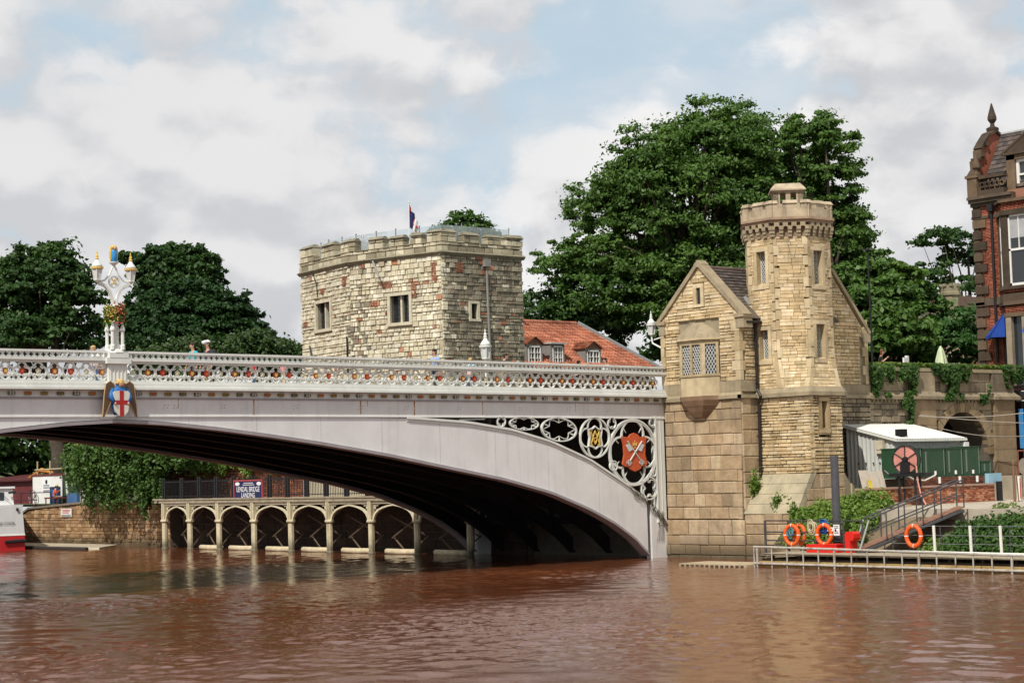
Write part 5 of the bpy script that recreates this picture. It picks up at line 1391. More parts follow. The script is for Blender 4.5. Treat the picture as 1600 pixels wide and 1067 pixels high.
# ================================================================ red brick building on the right
bb_ = thing('brick_building', 'tall red brick building with dark stone quoins, shaped gable and blue awning', 'building', (26, -3, 7.2))
BF = Fr((24, 0), -math.pi/2)     # u = -y
brk = M('red_brick', pal=[rgb(c) for c in ('#96543f', '#a05f49', '#884b3a', '#9a5945', '#a46650')], rough=.9, var=.15, fine=.12)
brm = M('brick_mortar', (.25, .12, .08), .95, .15)
dst = M('dark_brown_stone', pal=[rgb(c) for c in ('#4d4034', '#5b4c3d', '#43382e', '#675644')], rough=.9, var=.25, bump=.4, fine=.12)
dsm = M('dark_brown_moulding', (.095, .072, .052), .9, .25, 2, bump=.3, fine=.1)
b = MB(); b.fbox(BF, -.55, 14, 1.6, 17.6, -6, -.05); b.build('building_core', brm, bb_)
S = wallstones(BF, [(-.1, 7.0), (1.2, 7.0), (1.2, 17.0), (-.1, 17.0)], (.076, .08), (.20, .24), .012, [(-.2, 2, 11.75, 12.15)], 91, .004, 0, .06)
emit(S, bb_, brk, 300, 'brick', 'brickwork')
for i in range(17):     # quoins
    z = 7.2+.575*i; w = .62 if i % 2 else .36
    b = MB(); b.fbox(BF, -.62, -.62+w+.18, z, z+.42, -.5, .10); b.fbox(BF, -.60, -.60+.34, z+.422, z+.572, -.5, .03); b.build('quoin', dst, bb_)
b = MB(); b.fbox(BF, -.62, -.56, 7, 17, -3, -.02)
for z0, z1, d in ((11.75, 11.95, .10), (11.952, 12.15, .05), (16.95, 17.12, .10), (17.122, 17.3, .28), (17.302, 17.45, .40), (16.3, 16.45, .05)):
    b.fbox(BF, -.70, 2.0 if z0 > 16 else .9, z0, z1, -.3, d)
b.build('stone_band', dsm, bb_)
b = MB(); b.fbox(BF, -.70, -.1, 17.45, 18.45, -.6, .30); b.fbox(BF, -.78, -.02, 18.45, 18.6, -.6, .36); b.fbox(BF, -.1, 1.5, 17.45, 17.75, -.3, .24); b.fbox(BF, -.1, 1.5, 18.35, 18.5, -.25, .22)
for k in range(5):
    cu, cv = .1+.3*k, 18.05; b.strip(BF, arc(cu, cv, .17, 0, 2*math.pi, 14), arc(cu, cv, .10, 0, 2*math.pi, 14), -.05, .1)
    b.fbox(BF, cu-.16, cu-.13, 17.75, 18.35, -.05, .1)
b.build('balustrade', dst, bb_)
def spike(u, v, h_, d, parent=bb_):
    x, y, _ = BF.p(u, 0, d); b = MB()
    b.lathe(x, y, [(.22, v), (.22, v+.12*h_), (.10, v+.18*h_), (.12, v+.28*h_), (.21, v+.36*h_), (.20, v+.45*h_), (.02, v+h_)], 8); b.build('finial', dst, parent)
spike(-.36, 18.6, 1.15, -.1)
# shaped end gable (profile runs back from the street front)
EF = Fr((24, .62), 0.)
prof = [(0.25, 17.6), (.25, 18.6), (.65, 19.0), (.60, 19.5), (.95, 19.6), (.95, 20.1), (1.25, 20.45), (1.75, 20.95), (2.3, 21.15), (2.85, 20.95), (3.35, 20.4), (3.9, 19.6), (4.4, 18.6), (4.4, 17.6)]
b = MB(); b.fpoly(EF, prof, -.28, .0); gb_ = b.build('shaped_gable', brk, bb_)
b = MB()
for (a, c) in zip(prof[1:-1], prof[2:-1]):
    dx, dz = c[0]-a[0], c[1]-a[1]; l = math.hypot(dx, dz); nx, nz = -dz/l*.14, dx/l*.14
    b.fpoly(EF, [a, c, (c[0]+nx, c[1]+nz), (a[0]+nx, a[1]+nz)], -.40, .12)
for k, (u, v) in enumerate(((.55, 19.1), (.95, 19.75), (1.3, 20.35))): b.fbox(EF, u, u+.22, v, v+.22, -.1, .14)
b.build('gable_coping', dst, gb_)
x, y, _ = EF.p(2.3, 0, -.14); b = MB(); b.lathe(x, y, [(.30, 21.15), (.34, 21.4), (.14, 21.5), (.10, 21.65), (.24, 21.85), (.24, 22.0), (.03, 22.75)], 8); b.build('finial', dst, gb_)
slate_roof(bb_, (24.2, .2, 17.7), (24.2, -14, 17.7), (26.3, -14, 21.0), (26.3, .2, 21.0), 13, 44, slate)
b = MB(); b.prism([(24.25, .25), (24.25, -14), (29.5, -14), (29.5, .25)], 17.4, 17.65); b.fpoly(Fr((24.2, .2), 0.), [(0, 17.6), (5, 17.6), (2.1, 20.93)], .1, 14.2); b.build('roof_deck', dsm, bb_)
b = MB(); b.tube([(26.3, .2, 21.02), (26.3, -14, 21.02)], .09, 6); b.build('ridge_lead', M('pale_lead'), bb_)
b = MB(); x, y, _ = BF.p(.58, 0, .12); b.tube([(x, y, 17.0), (x, y, 8.8)], .075, 7); b.fbox(BF, .42, .74, 16.6, 16.95, .02, .28); b.build('drainpipe', darkpipe, bb_)
# canted bay with sash windows
bay = MB(); byp = lambda o: [(24.1, -.92+o), (23.95-o, -.92+o), (23.25-o, -1.62+o*.3), (23.25-o, -6), (24.1, -6)]
bay.prism(byp(-.36), 8.0, 17.0); by = bay.build('canted_bay', brm, bb_)
BP = byp(0)
faces2 = [seg(BP[1], BP[2]), seg(BP[2], BP[3])]; flen = [math.dist(BP[1], BP[2]), 4.4]
for F, Lw, wins in zip(faces2, flen, ([(.22, .80)], [(.35, 1.55), (2.2, 3.4)])):
    hol = [(a-.1, c+.1, 12.55, 16.25) for a, c in wins]+[(-1, 9, 11.6, 12.2), (-1, 9, 7, 11.1)]
    S = wallstones(F, [(0, 11.0), (Lw, 11.0), (Lw, 17.0), (0, 17.0)], (.076, .08), (.20, .24), .012, hol, 95, .004, 0, .36)
    emit(S, bb_, brk, 0, 'brick', 'brickwork')
    b = MB()
    for z0, z1, d in ((11.6, 11.8, .12), (11.802, 12.18, .06), (12.4, 12.56, .10), (16.2, 16.45, .12), (16.85, 17.0, .16), (11.0, 11.2, .08)): b.fbox(F, -.06, Lw+.06, z0, z1, -.3, d)
    e = 0.
    for a, c in wins+[(Lw, Lw)]:
        b.fbox(F, e if e else -.02, a, 12.56, 16.2, -.25, .03)
        e = c
    b.build('bay_stonework', dst if F is faces2[0] else dst, by)
    for a, c in wins:
        b = MB()
        for q in ((a, a+.09, 12.56, 16.2), (c-.09, c, 12.56, 16.2), (a, c, 12.56, 12.70), (a, c, 16.08, 16.2), (a, c, 14.35, 14.46)): b.fbox(F, q[0], q[1], q[2], q[3], -.12, -.03)
        b.fbox(F, (a+c)/2-.02, (a+c)/2+.02, 14.46, 16.08, -.12, -.04)
        sw_ = b.build('sash_window', whitef, by)
        b = MB(); b.fbox(F, a+.09, c-.09, 12.7, 16.08, -.14, -.10); b.build('pane', pane, sw_)
        b = MB(); b.fbox(F, a+.1, c-.1, 15.0, 16.05, -.099, -.09); b.build('blind', M('grey_blind', (.35, .35, .36), .8), sw_)
# ground floor piers, openings and awning
b = MB(); F = faces2[1]
for u in (.0, .95, 2.6): b.fbox(F, u, u+.32, 7.5, 11.0, -.2, .05)
b.build('pier', M('grey_brown_pier', (.27, .22, .16), .9, .2, 2, fine=.1), by)
b = MB(); b.fbox(F, .02, 4.3, 7.5, 11.0, -.24, -.21); b.fbox(faces2[0], .1, .85, 7.8, 10.6, .0, .02); b.build('shop_glass', pane, by)
b = MB(); F = faces2[0]; q = [F.p(-.25, 11.0, .08), F.p(1.0, 11.25, .08), F.p(1.0, 10.12, .85), F.p(-.25, 10.10, .85)]
b.hexa([q[3], q[2], tuple(Vector(q[2])+Vector((0, 0, -.16))), tuple(Vector(q[3])+Vector((0, 0, -.16))), q[0], q[1], tuple(Vector(q[1])+Vector((0, 0, -.05))), tuple(Vector(q[0])+Vector((0, 0, -.05)))])
b.add([q[0], q[3], F.p(-.25, 10.0, .08), F.p(-.25, 10.0, .85)], [(0, 1, 3, 2)])
b.add([q[1], q[2], F.p(1.0, 10.0, .08), F.p(1.0, 10.0, .85)], [(0, 2, 3, 1)])
b.build('awning', M('blue_canvas', (.012, .055, .30), .7, .12), by)
b = MB(); F = faces2[1]; q = [F.p(1.35, 11.0, .08), F.p(3.4, 11.0, .08), F.p(3.4, 10.1, .7), F.p(1.35, 10.1, .7)]; b.add(q, [(0, 3, 2, 1)]); b.build('awning', M('blue_canvas'), by)
# plainer sash windows further along the street front
for u in (7.2, 9.6, 12.0):
    for z in (8.6, 12.8):
        b = MB()
        for q in ((u-.62, u-.5, z-.1, z+2.5), (u+.5, u+.62, z-.1, z+2.5), (u-.75, u+.75, z+2.5, z+2.75), (u-.75, u+.75, z-.28, z-.1)): b.fbox(BF, *q, -.2, .06)
        w = b.build('stone_window', dsm, bb_)
        b = MB(); b.fbox(BF, u-.5, u+.5, z-.1, z+2.5, -.2, -.035); b.build('pane', pane, w)
        b = MB()
        for q in ((u-.5, u-.42, z-.1, z+2.5), (u+.42, u+.5, z-.1, z+2.5), (u-.42, u+.42, z+1.15, z+1.25), (u-.03, u+.03, z-.1, z+1.15), (u-.03, u+.03, z+1.25, z+2.5)): b.fbox(BF, *q, -.035, .0)
        b.build('sash_frame', whitef, w)
# dormer with pediment
D_F = Fr((24.35, 0), -math.pi/2)
b = MB(); b.fbox(D_F, 1.45, 1.95, 17.6, 19.4, -1.5, .2); b.fbox(D_F, 1.45, 4.2, 19.15, 19.4, -1.5, .2); b.fbox(D_F, 3.7, 4.2, 17.6, 19.15, -1.5, .2); b.fbox(D_F, 1.35, 4.3, 19.4, 19.52, -1.6, .34)
b.fpoly(D_F, [(1.3, 19.52), (4.35, 19.52), (2.82, 20.45)], -1.4, .25)
for p, q in (((1.2, 19.5), (2.82, 20.5)), ((4.45, 19.5), (2.82, 20.5))): b.tube([D_F.p(*p, .2), D_F.p(*q, .2)], .10, 5)
dm = b.build('pediment_dormer', dst, bb_)
b = MB(); b.fbox(D_F, 2.0, 3.65, 17.7, 19.1, -.1, -.05); b.build('pane', pane, dm)
b = MB()
for q in ((1.95, 2.1, 17.6, 19.15), (3.5, 3.7, 17.6, 19.15), (2.1, 3.5, 19.0, 19.15), (2.1, 3.5, 18.3, 18.4), (2.1, 3.5, 17.6, 17.75)): b.fbox(D_F, *q, -.08, .06)
b.build('sash_frame', whitef, dm)
spike(2.82+.0, 20.4, .7, -.25, dm)
# black railing with panel at the terrace edge, right edge of the picture
rl = thing('black_railing', 'black ornamental iron railing at the right edge beyond the terrace wall', 'railing', (20.5, -5.4, 7))
b = MB(); RFm = Fr((19.6, -4.3), -1.05)
b.fbox(RFm, 0, 6, 7.95, 8.02, -.04, .04); b.fbox(RFm, 0, 6, 7.2, 7.27, -.04, .04); b.fbox(RFm, 0, 6, 6.55, 7.1, -.05, .05)
for k in range(36): b.fbox(RFm, .05+.165*k, .09+.165*k, 7.27, 7.95, -.02, .02)
for k in range(12): b.strip(RFm, arc(.25+.5*k, 7.6, .2, 0, 2*math.pi, 12), arc(.25+.5*k, 7.6, .16, 0, 2*math.pi, 12), -.02, .03)
b.build('rail_panel', black, rl)
b = MB(); b.strip(RFm, arc(.75, 6.82, .2, 0, 2*math.pi, 16), arc(.75, 6.82, .165, 0, 2*math.pi, 16), .05, .06); b.fbox(RFm, .42, 1.08, 6.58, 6.61, .05, .06); b.fbox(RFm, .42, 1.08, 7.04, 7.07, .05, .06); b.build('white_emblem', white, rl)
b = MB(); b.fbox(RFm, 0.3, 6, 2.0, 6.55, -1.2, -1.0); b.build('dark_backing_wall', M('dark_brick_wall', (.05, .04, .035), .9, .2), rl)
b = MB(); b.fbox(RFm, .25, .47, 4.3, 6.2, .0, .2); ob_ = b.build('blue_panel', M('blue_board', (.03, .16, .36), .6), rl)
b = MB(); b.fbox(RFm, .55, 1.2, 4.6, 6.0, -.1, .1); b.build('pale_panel', M('pale_board', (.50, .44, .36), .7), rl)
# ================================================================ landing stage with iron arcade
ls_ = thing('landing_stage', 'cream iron arcade landing stage standing in the water below the tower', 'landing stage', (-2.6, 24, 0))
LFm = Fr((-2.6, 0), -math.pi/2)      # u = -y
PY = [10.3, 14.3, 18.0, 21.6, 25.1, 28.65, 32.2, 35.3, 38.1]
stained = M('stained_cream_iron', (.55, .49, .335), .65, .16, 3, streak=.5, scol=(.17, .12, .06), fine=.08, tide=.5)
timber = M('weathered_timber', (.30, .255, .18), .9, .25, 2.5, bump=.4, fine=.15)
for y in PY:
    b = MB(); b.lathe(-2.6, y, [(.20, -1), (.20, .05), (.165, .12), (.165, 1.52), (.25, 1.58), (.25, 1.66), (.16, 1.70)], 8, ph=math.pi/8); b.box(-2.74, -2.46, y-.14, y+.14, 1.68, 2.62)
    b.box(-2.78, -2.42, y-.045, y+.045, 1.7, 2.6); b.build('post', stained, ls_)
ironw = M('fretted_cream_iron', (.58, .52, .37), .6, .15, 3, streak=.35, scol=(.18, .14, .08))
def arcade(y0, y1):
    b = MB(); u0, u1 = -y1+.14, -y0-.14; c = (u0+u1)/2; hw = (u1-u0)/2
    pr = [(-1, 1.64), (-.97, 1.86), (-.88, 2.06), (-.72, 2.22), (-.5, 2.33), (-.25, 2.41), (0, 2.46)]
    up = [(c+hw*a, v) for a, v in pr]+[(c-hw*a, v) for a, v in pr[-2::-1]]
    o = []
    for u, v in up: o.append((u*.0+c+(u-c)*.94, v-.075))
    b.strip(LFm, o, up, -.06, .06)
    b.fbox(LFm, u0, u1, 2.48, 2.62, -.07, .07)
    for sg in (-1, 1):
        e = c+sg*hw
        P = lambda a, v: LFm.p(e-sg*a, v, 0)
        b.tube([P(.02, 2.42), P(.30, 2.42), P(.62, 2.46)], .025, 4); b.tube([P(.03, 1.95), P(.10, 2.2), P(.3, 2.4)], .022, 4)
        b.tube([P(.17+.09*math.cos(k*math.pi/5), 2.33+.09*math.sin(k*math.pi/5)) for k in range(10)], .022, 4, True)
        b.tube([P(.05, 2.46), P(.28, 2.2)], .016, 4); b.tube([P(.40+.05*math.cos(k*math.pi/4), 2.41+.05*math.sin(k*math.pi/4)) for k in range(8)], .016, 4, True)
    b.build('arch', ironw, ls_)
    b = MB()
    for a, e in (((y0+.1, 2.3), (y0*.15+y1*.85, .75)), ((y0*.15+y1*.85, .75), ((y0+y1)/2, -.05)), ((y1-.1, 1.9), (y0*.9+y1*.1, .9)), ((y0*.9+y1*.1, .9), ((y0+y1)/2, -.05))):
        b.tube([(-1.6, a[0], a[1]), (-1.75, e[0], e[1])], .04, 5)
    b.build('brace', M('rusty_brace', (.13, .09, .06), .85, .25, 3), ls_)
for a, c in zip(PY[:-1], PY[1:]): arcade(a, c)
b = MB(); b.fbox(LFm, -38.5, -9.6, 2.62, 2.78, -.2, .16); b.build('edge_beam', timber, ls_)
b = MB(); b.box(-2.5, 1.5, 9.0, 39.5, 2.62, 2.76); b.build('deck_base', M('deck_boards'), ls_) if False else b.build('deck_base', timber, ls_)
rd = random.Random(3); y = 9.7
while y < 38.4:
    w = rd.uniform(.5, 1.1); b = MB(); b.box(-2.80, -2.1, y, y+w-.02, 2.785, 2.86+rd.uniform(-.01, .02)); b.build('edge_board', timber, ls_); y += w
darkwall = M('dark_quay_wall', pal=[rgb(c) for c in ('#3c3028', '#352a24', '#43362c')], rough=.85, var=.3, bump=.4, streak=.4, scol=(.015, .013, .01))  # dark brown stones behind the arcade
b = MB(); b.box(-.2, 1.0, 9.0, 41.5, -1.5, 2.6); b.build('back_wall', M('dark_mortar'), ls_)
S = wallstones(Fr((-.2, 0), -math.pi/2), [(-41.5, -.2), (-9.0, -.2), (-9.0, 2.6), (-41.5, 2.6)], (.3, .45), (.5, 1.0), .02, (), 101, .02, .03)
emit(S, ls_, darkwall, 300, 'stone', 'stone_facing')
# railing on the landing
rl = thing('landing_railing', 'black picket railing with paired stout posts along the landing stage', 'railing', (-2.55, 24, 2.8))
def picketpanel(y0, y1):
    b = MB(); b.box(-2.58, -2.54, y0, y1, 3.80, 3.85); b.box(-2.58, -2.54, y0, y1, 2.98, 3.02)
    n = int((y1-y0)/.14)
    for i in range(n): yy = y0+(y1-y0)*(i+.5)/n; b.box(-2.575, -2.545, yy-.011, yy+.011, 2.9, 3.93)
    b.build('picket_panel', black, rl)
fy = [9.8, 12.0, 14.3, 16.4, 18.3, 20.1, 21.9, 23.65, 25.45, 27.15, 28.9, 30.7, 32.5, 34.3, 36.2, 38.2]
for yy in fy:
    b = MB()
    for o in (-.11, .11): b.box(-2.61, -2.51, yy+o-.06, yy+o+.06, 2.86, 4.0)
    b.box(-2.60, -2.52, yy-.16, yy+.16, 4.0, 4.06); b.box(-2.60, -2.52, yy-.1, yy+.1, 3.5, 3.56); b.build('rail_post', black, rl)
for a, c in zip(fy[:-1], fy[1:]): picketpanel(a+.17, c-.17)
# sign board
sg = thing('landing_sign', 'navy sign board reading LENDAL BRIDGE LANDING with red frame on the landing railing', 'sign', (-2.72, 29, 2.8))
SF = Fr((-2.68, 0), -math.pi/2)
b = MB(); b.fbox(SF, -30.38, -27.65, 2.84, 3.76, -.02, .03); bd = b.build('board', M('sign_navy', (.012, .016, .07), .5, .05), sg)
b = MB()
for q in ((-30.45, -27.58, 3.76, 3.83), (-30.45, -27.58, 2.77, 2.84), (-30.45, -30.38, 2.84, 3.76), (-27.65, -27.58, 2.84, 3.76)): b.fbox(SF, *q, -.03, .06)
b.build('frame', M('sign_frame', (.36, .06, .07), .6), sg)
sw = M('sign_white', (.72, .72, .72), .6, .02)
text('LENDAL BRIDGE', SF, -29.02, 3.31, .034, .40, sw, bd, sx=.78); text('LANDING', SF, -29.02, 2.99, .034, .36, sw, bd, sx=.85)
b = MB()
for cu in (-30.08, -27.95): b.fpoly(SF, [(cu+.22*math.cos(a), 3.62+.10*math.sin(a)) for a in [k*math.pi/8 for k in range(16)]], .03, .04)
b.build('white_oval', sw, bd)
# the two lines of small print are not legible in the photograph: plain dashes of print
b = MB(); rd = random.Random(12)
for v, u0, u1 in ((3.66, -29.45, -28.55), (3.56, -29.55, -28.45)):
    u = u0
    while u < u1: w = rd.uniform(.03, .06); b.fbox(SF, u, u+w, v-.022, v+.022, .03, .036); u += w+.02
b.build('small_print', sw, bd)
# floating booms between the posts
for i, (y0, y1) in enumerate(((11.0, 13.6), (14.8, 17.5), (18.5, 21.2), (22.1, 24.8), (25.6, 28.2), (29.1, 31.9), (32.6, 35.0))):
    b = MB(); z = .12; b.tube([(-2.15, y0, z), (-2.15, y0+.12, z), (-2.2, (y0+y1)/2, z-.02), (-2.15, y1-.12, z), (-2.15, y1, z)], [.05, .15, .165, .15, .05], 8)
    b.build('floating_boom', M('pale_boom', (.50, .42, .28), .8, .2, 4, fine=.1), None, True, label='pale sausage shaped floating boom under the '+('bridge end', 'second', 'third', 'fourth', 'fifth', 'sixth', 'seventh')[i]+' arch of the landing stage'+('' if i == 0 else ' from the bridge'), cat='boom', group='floating booms under the landing stage')
# brick retaining wall behind the landing, left of the tower
rw = thing('brick_wall', 'old red brick wall with a stone coping behind the landing railing, left of the tower', 'wall', (1.3, 35, 2.7))
WF = Fr((1.35, 0), -math.pi/2); oldb = M('landing_brick', pal=[rgb(c) for c in ('#8c5540', '#7d4936', '#99644c', '#6f4133', '#a06b52')], rough=.95, var=.25, fine=.15, streak=.35, scol=(.06, .05, .04))
b = MB(); b.fbox(WF, -47.5, -28.4, 2.0, 4.75, -.4, -.03); b.build('wall_core', M('dark_mortar'), rw)
S = wallstones(WF, [(-47.5, 2.76), (-28.4, 2.76), (-28.4, 4.72), (-47.5, 4.72)], (.10, .105), (.26, .34), .014, (), 111, .012, 0, .08)
emit(S, rw, oldb, 300, 'brick', 'brickwork')
for i in range(19):
    b = MB(); b.fbox(WF, -47.5+i*1.0, -46.52+i*1.0, 4.72, 4.86, -.45, .08); b.build('coping_slab', M('dark_coping', (.10, .085, .065), .95, .25, 2, fine=.15), rw)
rng = np.random.default_rng(55); n = 7000
yy = rng.uniform(29.2, 41.5, n); dr = rng.uniform(0, 1, n)**2*(.35+.5*np.abs(np.sin(yy*1.3)+.5*np.sin(yy*3.1)))
p = np.stack([1.25-rng.uniform(0, .35, n), yy, 5.15-dr*1.1+rng.uniform(-.12, .25, n)], 1)
ob('ivy', leafmesh('ivy', p, np.tile([-.8, -.3, .5], (n, 1)), .14, leafC, rng, 1.2, .6), label='light green creeper trailing over the old brick wall behind the landing', cat='ivy')
# ================================================================ left quay wall, slipway
qw = thing('quay_wall', 'sunlit brown stone quay wall with a sloping top left of the landing stage', 'wall', (-1, 48, 0))
QF = Fr((-1.0, 0), -math.pi/2)
qst = M('quay_stone', pal=[rgb(c) for c in ('#9c7c58', '#8d6d4c', '#a98a66', '#7f6245', '#b09372', '#94755a')], rough=.95, var=.25, sc=1.5, bump=.5, bsc=9, fine=.15, streak=.4, scol=(.10, .075, .05), tide=.6)
topz = lambda y: interp(y, [38, 49, 58.6, 60.2, 62], [2.62, 2.72, 2.30, 1.75, 1.2])
out_ = [(-62, -.4), (-40.3, -.4), (-40.3, 2.6), (-49, 2.72), (-58.6, 2.30), (-60.2, 1.75), (-62, 1.2)]
b = MB(); b.fpoly(QF, [(u, v-.02) for u, v in out_], -.8, -.03); b.build('wall_core', M('dark_mortar'), qw)
S = wallstones(QF, out_, (.16, .28), (.3, .7), .016, (), 121, .025, 0)
emit(S, qw, qst, 300, 'stone', 'stone_facing')
b = MB(); o2 = [(-40.3, 2.6), (-49, 2.72), (-58.6, 2.30), (-60.2, 1.75), (-62, 1.2)]
for p, q in zip(o2[:-1], o2[1:]):
    n = max(1, int(abs(p[0]-q[0])/1.2))
    for i in range(n):
        a = [p[0]+(q[0]-p[0])*i/n, p[1]+(q[1]-p[1])*i/n]; c = [p[0]+(q[0]-p[0])*(i+.98)/n, p[1]+(q[1]-p[1])*(i+.98)/n]
        b = MB(); b.fpoly(QF, [c, a, (a[0], a[1]+.13), (c[0], c[1]+.13)], -.5, .09); b.build('coping_stone', M('dark_coping2', (.19, .155, .115), .95, .25, 2, fine=.15), qw)
b = MB(); b.add([(-1.05, 48, -.02), (-1.05, 64, .42), (-4.2, 64, .28), (-5.3, 41.5, .02), (-3.0, 42, .0), (-1.05, 48, -.5), (-1.05, 64, -.5), (-4.2, 64, -.5), (-5.3, 41.5, -.5)], [(0, 1, 2, 3, 4)])
b = MB(); b.prism([(-1.05, 46), (-1.05, 66), (-4.6, 66), (-5.1, 44), (-4.4, 42.4)], -.6, .10, top=[(-1.05, 46.5), (-1.05, 66), (-4.2, 66), (-4.6, 44.5), (-4.2, 43.0)]); b.build('slipway', M('pale_slip', (.38, .32, .235), .95, .15, 1, fine=.1), kind='structure')
b = MB(); b.tube([(-5.2, 42.6, .06), (-5.35, 46, .07), (-5.2, 50.5, .06), (-5.0, 54, .06)], .12, 6); b.build('fender_log', M('wet_log', (.035, .028, .022), .6), label='dark wet timber baulk along the edge of the pale slipway', cat='timber baulk')
nb = thing('warning_notice', 'small white notice with red print on the quay wall', 'sign', (-1.1, 53.2, 1.7))
b = MB(); b.fbox(QF, -53.95, -52.5, 1.80, 2.33, .03, .07); b.build('board', M('notice_white', (.62, .60, .58), .6), nb)
b = MB(); rd = random.Random(5)
for v, hh in ((2.2, .1), (2.06, .08)):
    u = -53.7
    while u < -52.85: w = rd.uniform(.05, .14); b.fbox(QF, u, u+w, v-hh/2, v+hh/2, .07, .075); u += w+.05
b.build('red_print', red, nb)
b = MB(); b.fbox(QF, -53.85, -52.6, 1.83, 1.93, .07, .075); b.build('grey_print', M('grey_print', (.2, .2, .2), .6), nb)
# ================================================================ moored boat at the left edge
bt = thing('river_boat', 'moored grey and red river boat with a white cabin at the left edge', 'boat', (-8.5, 50, 0))
hw = M('boat_grey', (.48, .48, .48), .45, .07, 1.5, streak=.12, scol=(.28, .25, .22)); hr_ = M('boat_red', (.34, .012, .015), .4, .1, 2)
# stern is a broad flat transom facing the camera and river; hull runs away to the left
ax = Vector((-.925, .38, 0)).normalized()                      # along the transom, to the left in the picture
fw = Vector((.38, .925, 0)).normalized()                       # away from the camera
So = Vector((-6.02, 48.9, 0))
def bp(a, c, z): return tuple(So+ax*a+fw*c+Vector((0, 0, z)))
def bbox(a0, a1, c0, c1, z0, z1, mi=0, t=0., mb=None):
    mb.hexa([bp(a0, c0, z0), bp(a0, c1, z0), bp(a1, c1, z0), bp(a1, c0, z0), bp(a0+t, c0+t*.4, z1), bp(a0+t, c1, z1), bp(a1, c1, z1), bp(a1, c0+t*.4, z1)], mi)
b = MB(); bbox(.02, 5.6, .02, 16, -.5, .86, mb=b); b.build('lower_hull', hr_, bt)
b = MB(); bbox(.0, 5.6, .0, 16, .86, .96, mb=b); b.build('rubbing_strake', whitef, bt)
b = MB(); bbox(.03, 5.6, .02, 16, .96, 2.62, 0, .12, mb=b); bbox(.10, 5.5, .1, 16, 2.62, 2.72, mb=b); b.build('upper_hull', hw, bt)
b = MB(); bbox(.62, 5.0, .5, 14, 2.72, 3.72, 0, .08, mb=b); bbox(.55, 5.1, .4, 14, 3.72, 3.84, mb=b); cb_ = b.build('cabin', M('boat_white', (.66, .67, .66), .4, .05, 2), bt)
b = MB(); bbox(1.2, 1.8, .49, .52, 3.0, 3.5, mb=b); b.build('cabin_window', pane, cb_)
b = MB(); b.tube([bp(.9, .35, 3.0), bp(1.5, .35, 3.5), bp(2.2, .35, 3.5)], .02, 4); b.tube([bp(.5, .3, 3.5), bp(.95, .3, 3.45)], .06, 6); b.build('cabin_rail', black, bt)
b = MB(); b.ball(bp(.45, -.03, 2.45), (.09, .09, .11), 7, 5); b.tube([bp(-.05, -.08, .55), bp(1.2, -.1, .5)], .10, 6); b.build('fender', black, bt)
BTF = Fr((So.x, So.y), 0.); BTF.U = (-ax.x, -ax.y); BTF.N = (-fw.x, -fw.y); BTF.a = math.atan2(-ax.y, -ax.x)
text('JAMES COOK', BTF, -.60, 1.62, .03, .22, black, bt, align='RIGHT')
# ================================================================ hoarding, red shed and fence on the left bank
hd = thing('site_hoarding', 'site hoarding with white poster panel and dark printed panel at the far left', 'hoarding', (2, 59.5, 2.5))
HF = Fr((2.0, 0), -math.pi/2)
b = MB(); b.fbox(HF, -64.15, -59.74, 2.45, 4.50, -.08, 0); b.build('white_panel', whitef, hd)
b = MB(); b.fbox(HF, -64.3, -59.6, 4.50, 4.62, -.1, .04); b.build('red_top_rail', M('dark_red_timber', (.13, .03, .03), .8), hd)
b = MB(); b.fbox(HF, -59.73, -54.6, 2.45, 4.55, -.08, .0); dk = b.build('dark_panel', M('charcoal_print', (.018, .02, .024), .6, .1), hd)
b = MB(); b.fbox(HF, -59.5, -57.6, 2.7, 4.4, .0, .012); b.build('green_picture', M('dark_green_print', (.03, .06, .035), .6, .4, 2), dk)
b = MB()
for k in range(5):
    a = k*2*math.pi/5; b.fpoly(HF, [(-58.4+.12*math.cos(a-.6), 4.0+.10*math.sin(a-.6)), (-58.4+.12*math.cos(a+.6), 4.0+.10*math.sin(a+.6)), (-58.4+.46*math.cos(a), 4.0+.34*math.sin(a))], .012, .02)
b.tube([HF.p(-59.0, 4.1, .03), HF.p(-58.95, 3.4, .03), HF.p(-58.7, 2.9, .03)], .09, 5); b.build('pale_figure_print', M('pale_print', (.55, .52, .45), .6), dk)
text('The home of', HF, -55.9, 4.3, .014, .36, sw, dk); 
rd = random.Random(6); b = MB()
for v in (3.85, 3.45, 3.1, 2.8):
    u = -56.9
    while u < -55.0: w = rd.uniform(.08, .22); b.fbox(HF, u, u+w, v-.08, v+.08, .0, .014); u += w+.06
b.build('print_lines', M('pale_print'), dk)
b = MB(); b.fbox(HF, -62.7, -61.4, 3.3, 4.4, .0, .012); b.build('notice_sheet', sw, hd)
b = MB(); b.ball(HF.p(-62.05, 4.1, .02), (.02, .16, .16), 8, 6)
for v in (3.85, 3.7, 3.5, 3.4): b.fbox(HF, -62.5, -61.6, v-.03, v+.03, .012, .02)
b.build('notice_print', darkiron, hd)
b = MB(); b.fbox(Fr((1.4, 0), -math.pi/2), -60.3, -59.0, 2.5, 3.75, -.1, .05); bx = b.build('poster_stand', M('blue_black_board', (.012, .03, .085), .6), None, label='dark blue poster stand in front of the white hoarding panel', cat='poster stand')
b = MB(); b.fbox(Fr((1.34, 0), -math.pi/2), -60.1, -59.2, 3.0, 3.55, 0, .02); b.build('poster', M('blue_poster', (.05, .12, .32), .6, .4, 3), bx)
b = MB(); b.fbox(Fr((1.3, 0), -math.pi/2), -57.6, -56.2, 2.55, 3.3, -.1, .05); b.build('barrow', M('blue_crate', (.06, .13, .28), .6, .2), label='low blue crate in front of the dark hoarding panel', cat='crate')
sf = thing('scaffold_rail', 'tan scaffold poles with a long horizontal pole rising behind the hoarding', 'scaffold', (2.5, 59, 2.5))
tanp = M('tan_pole', (.40, .33, .19), .7, .15)
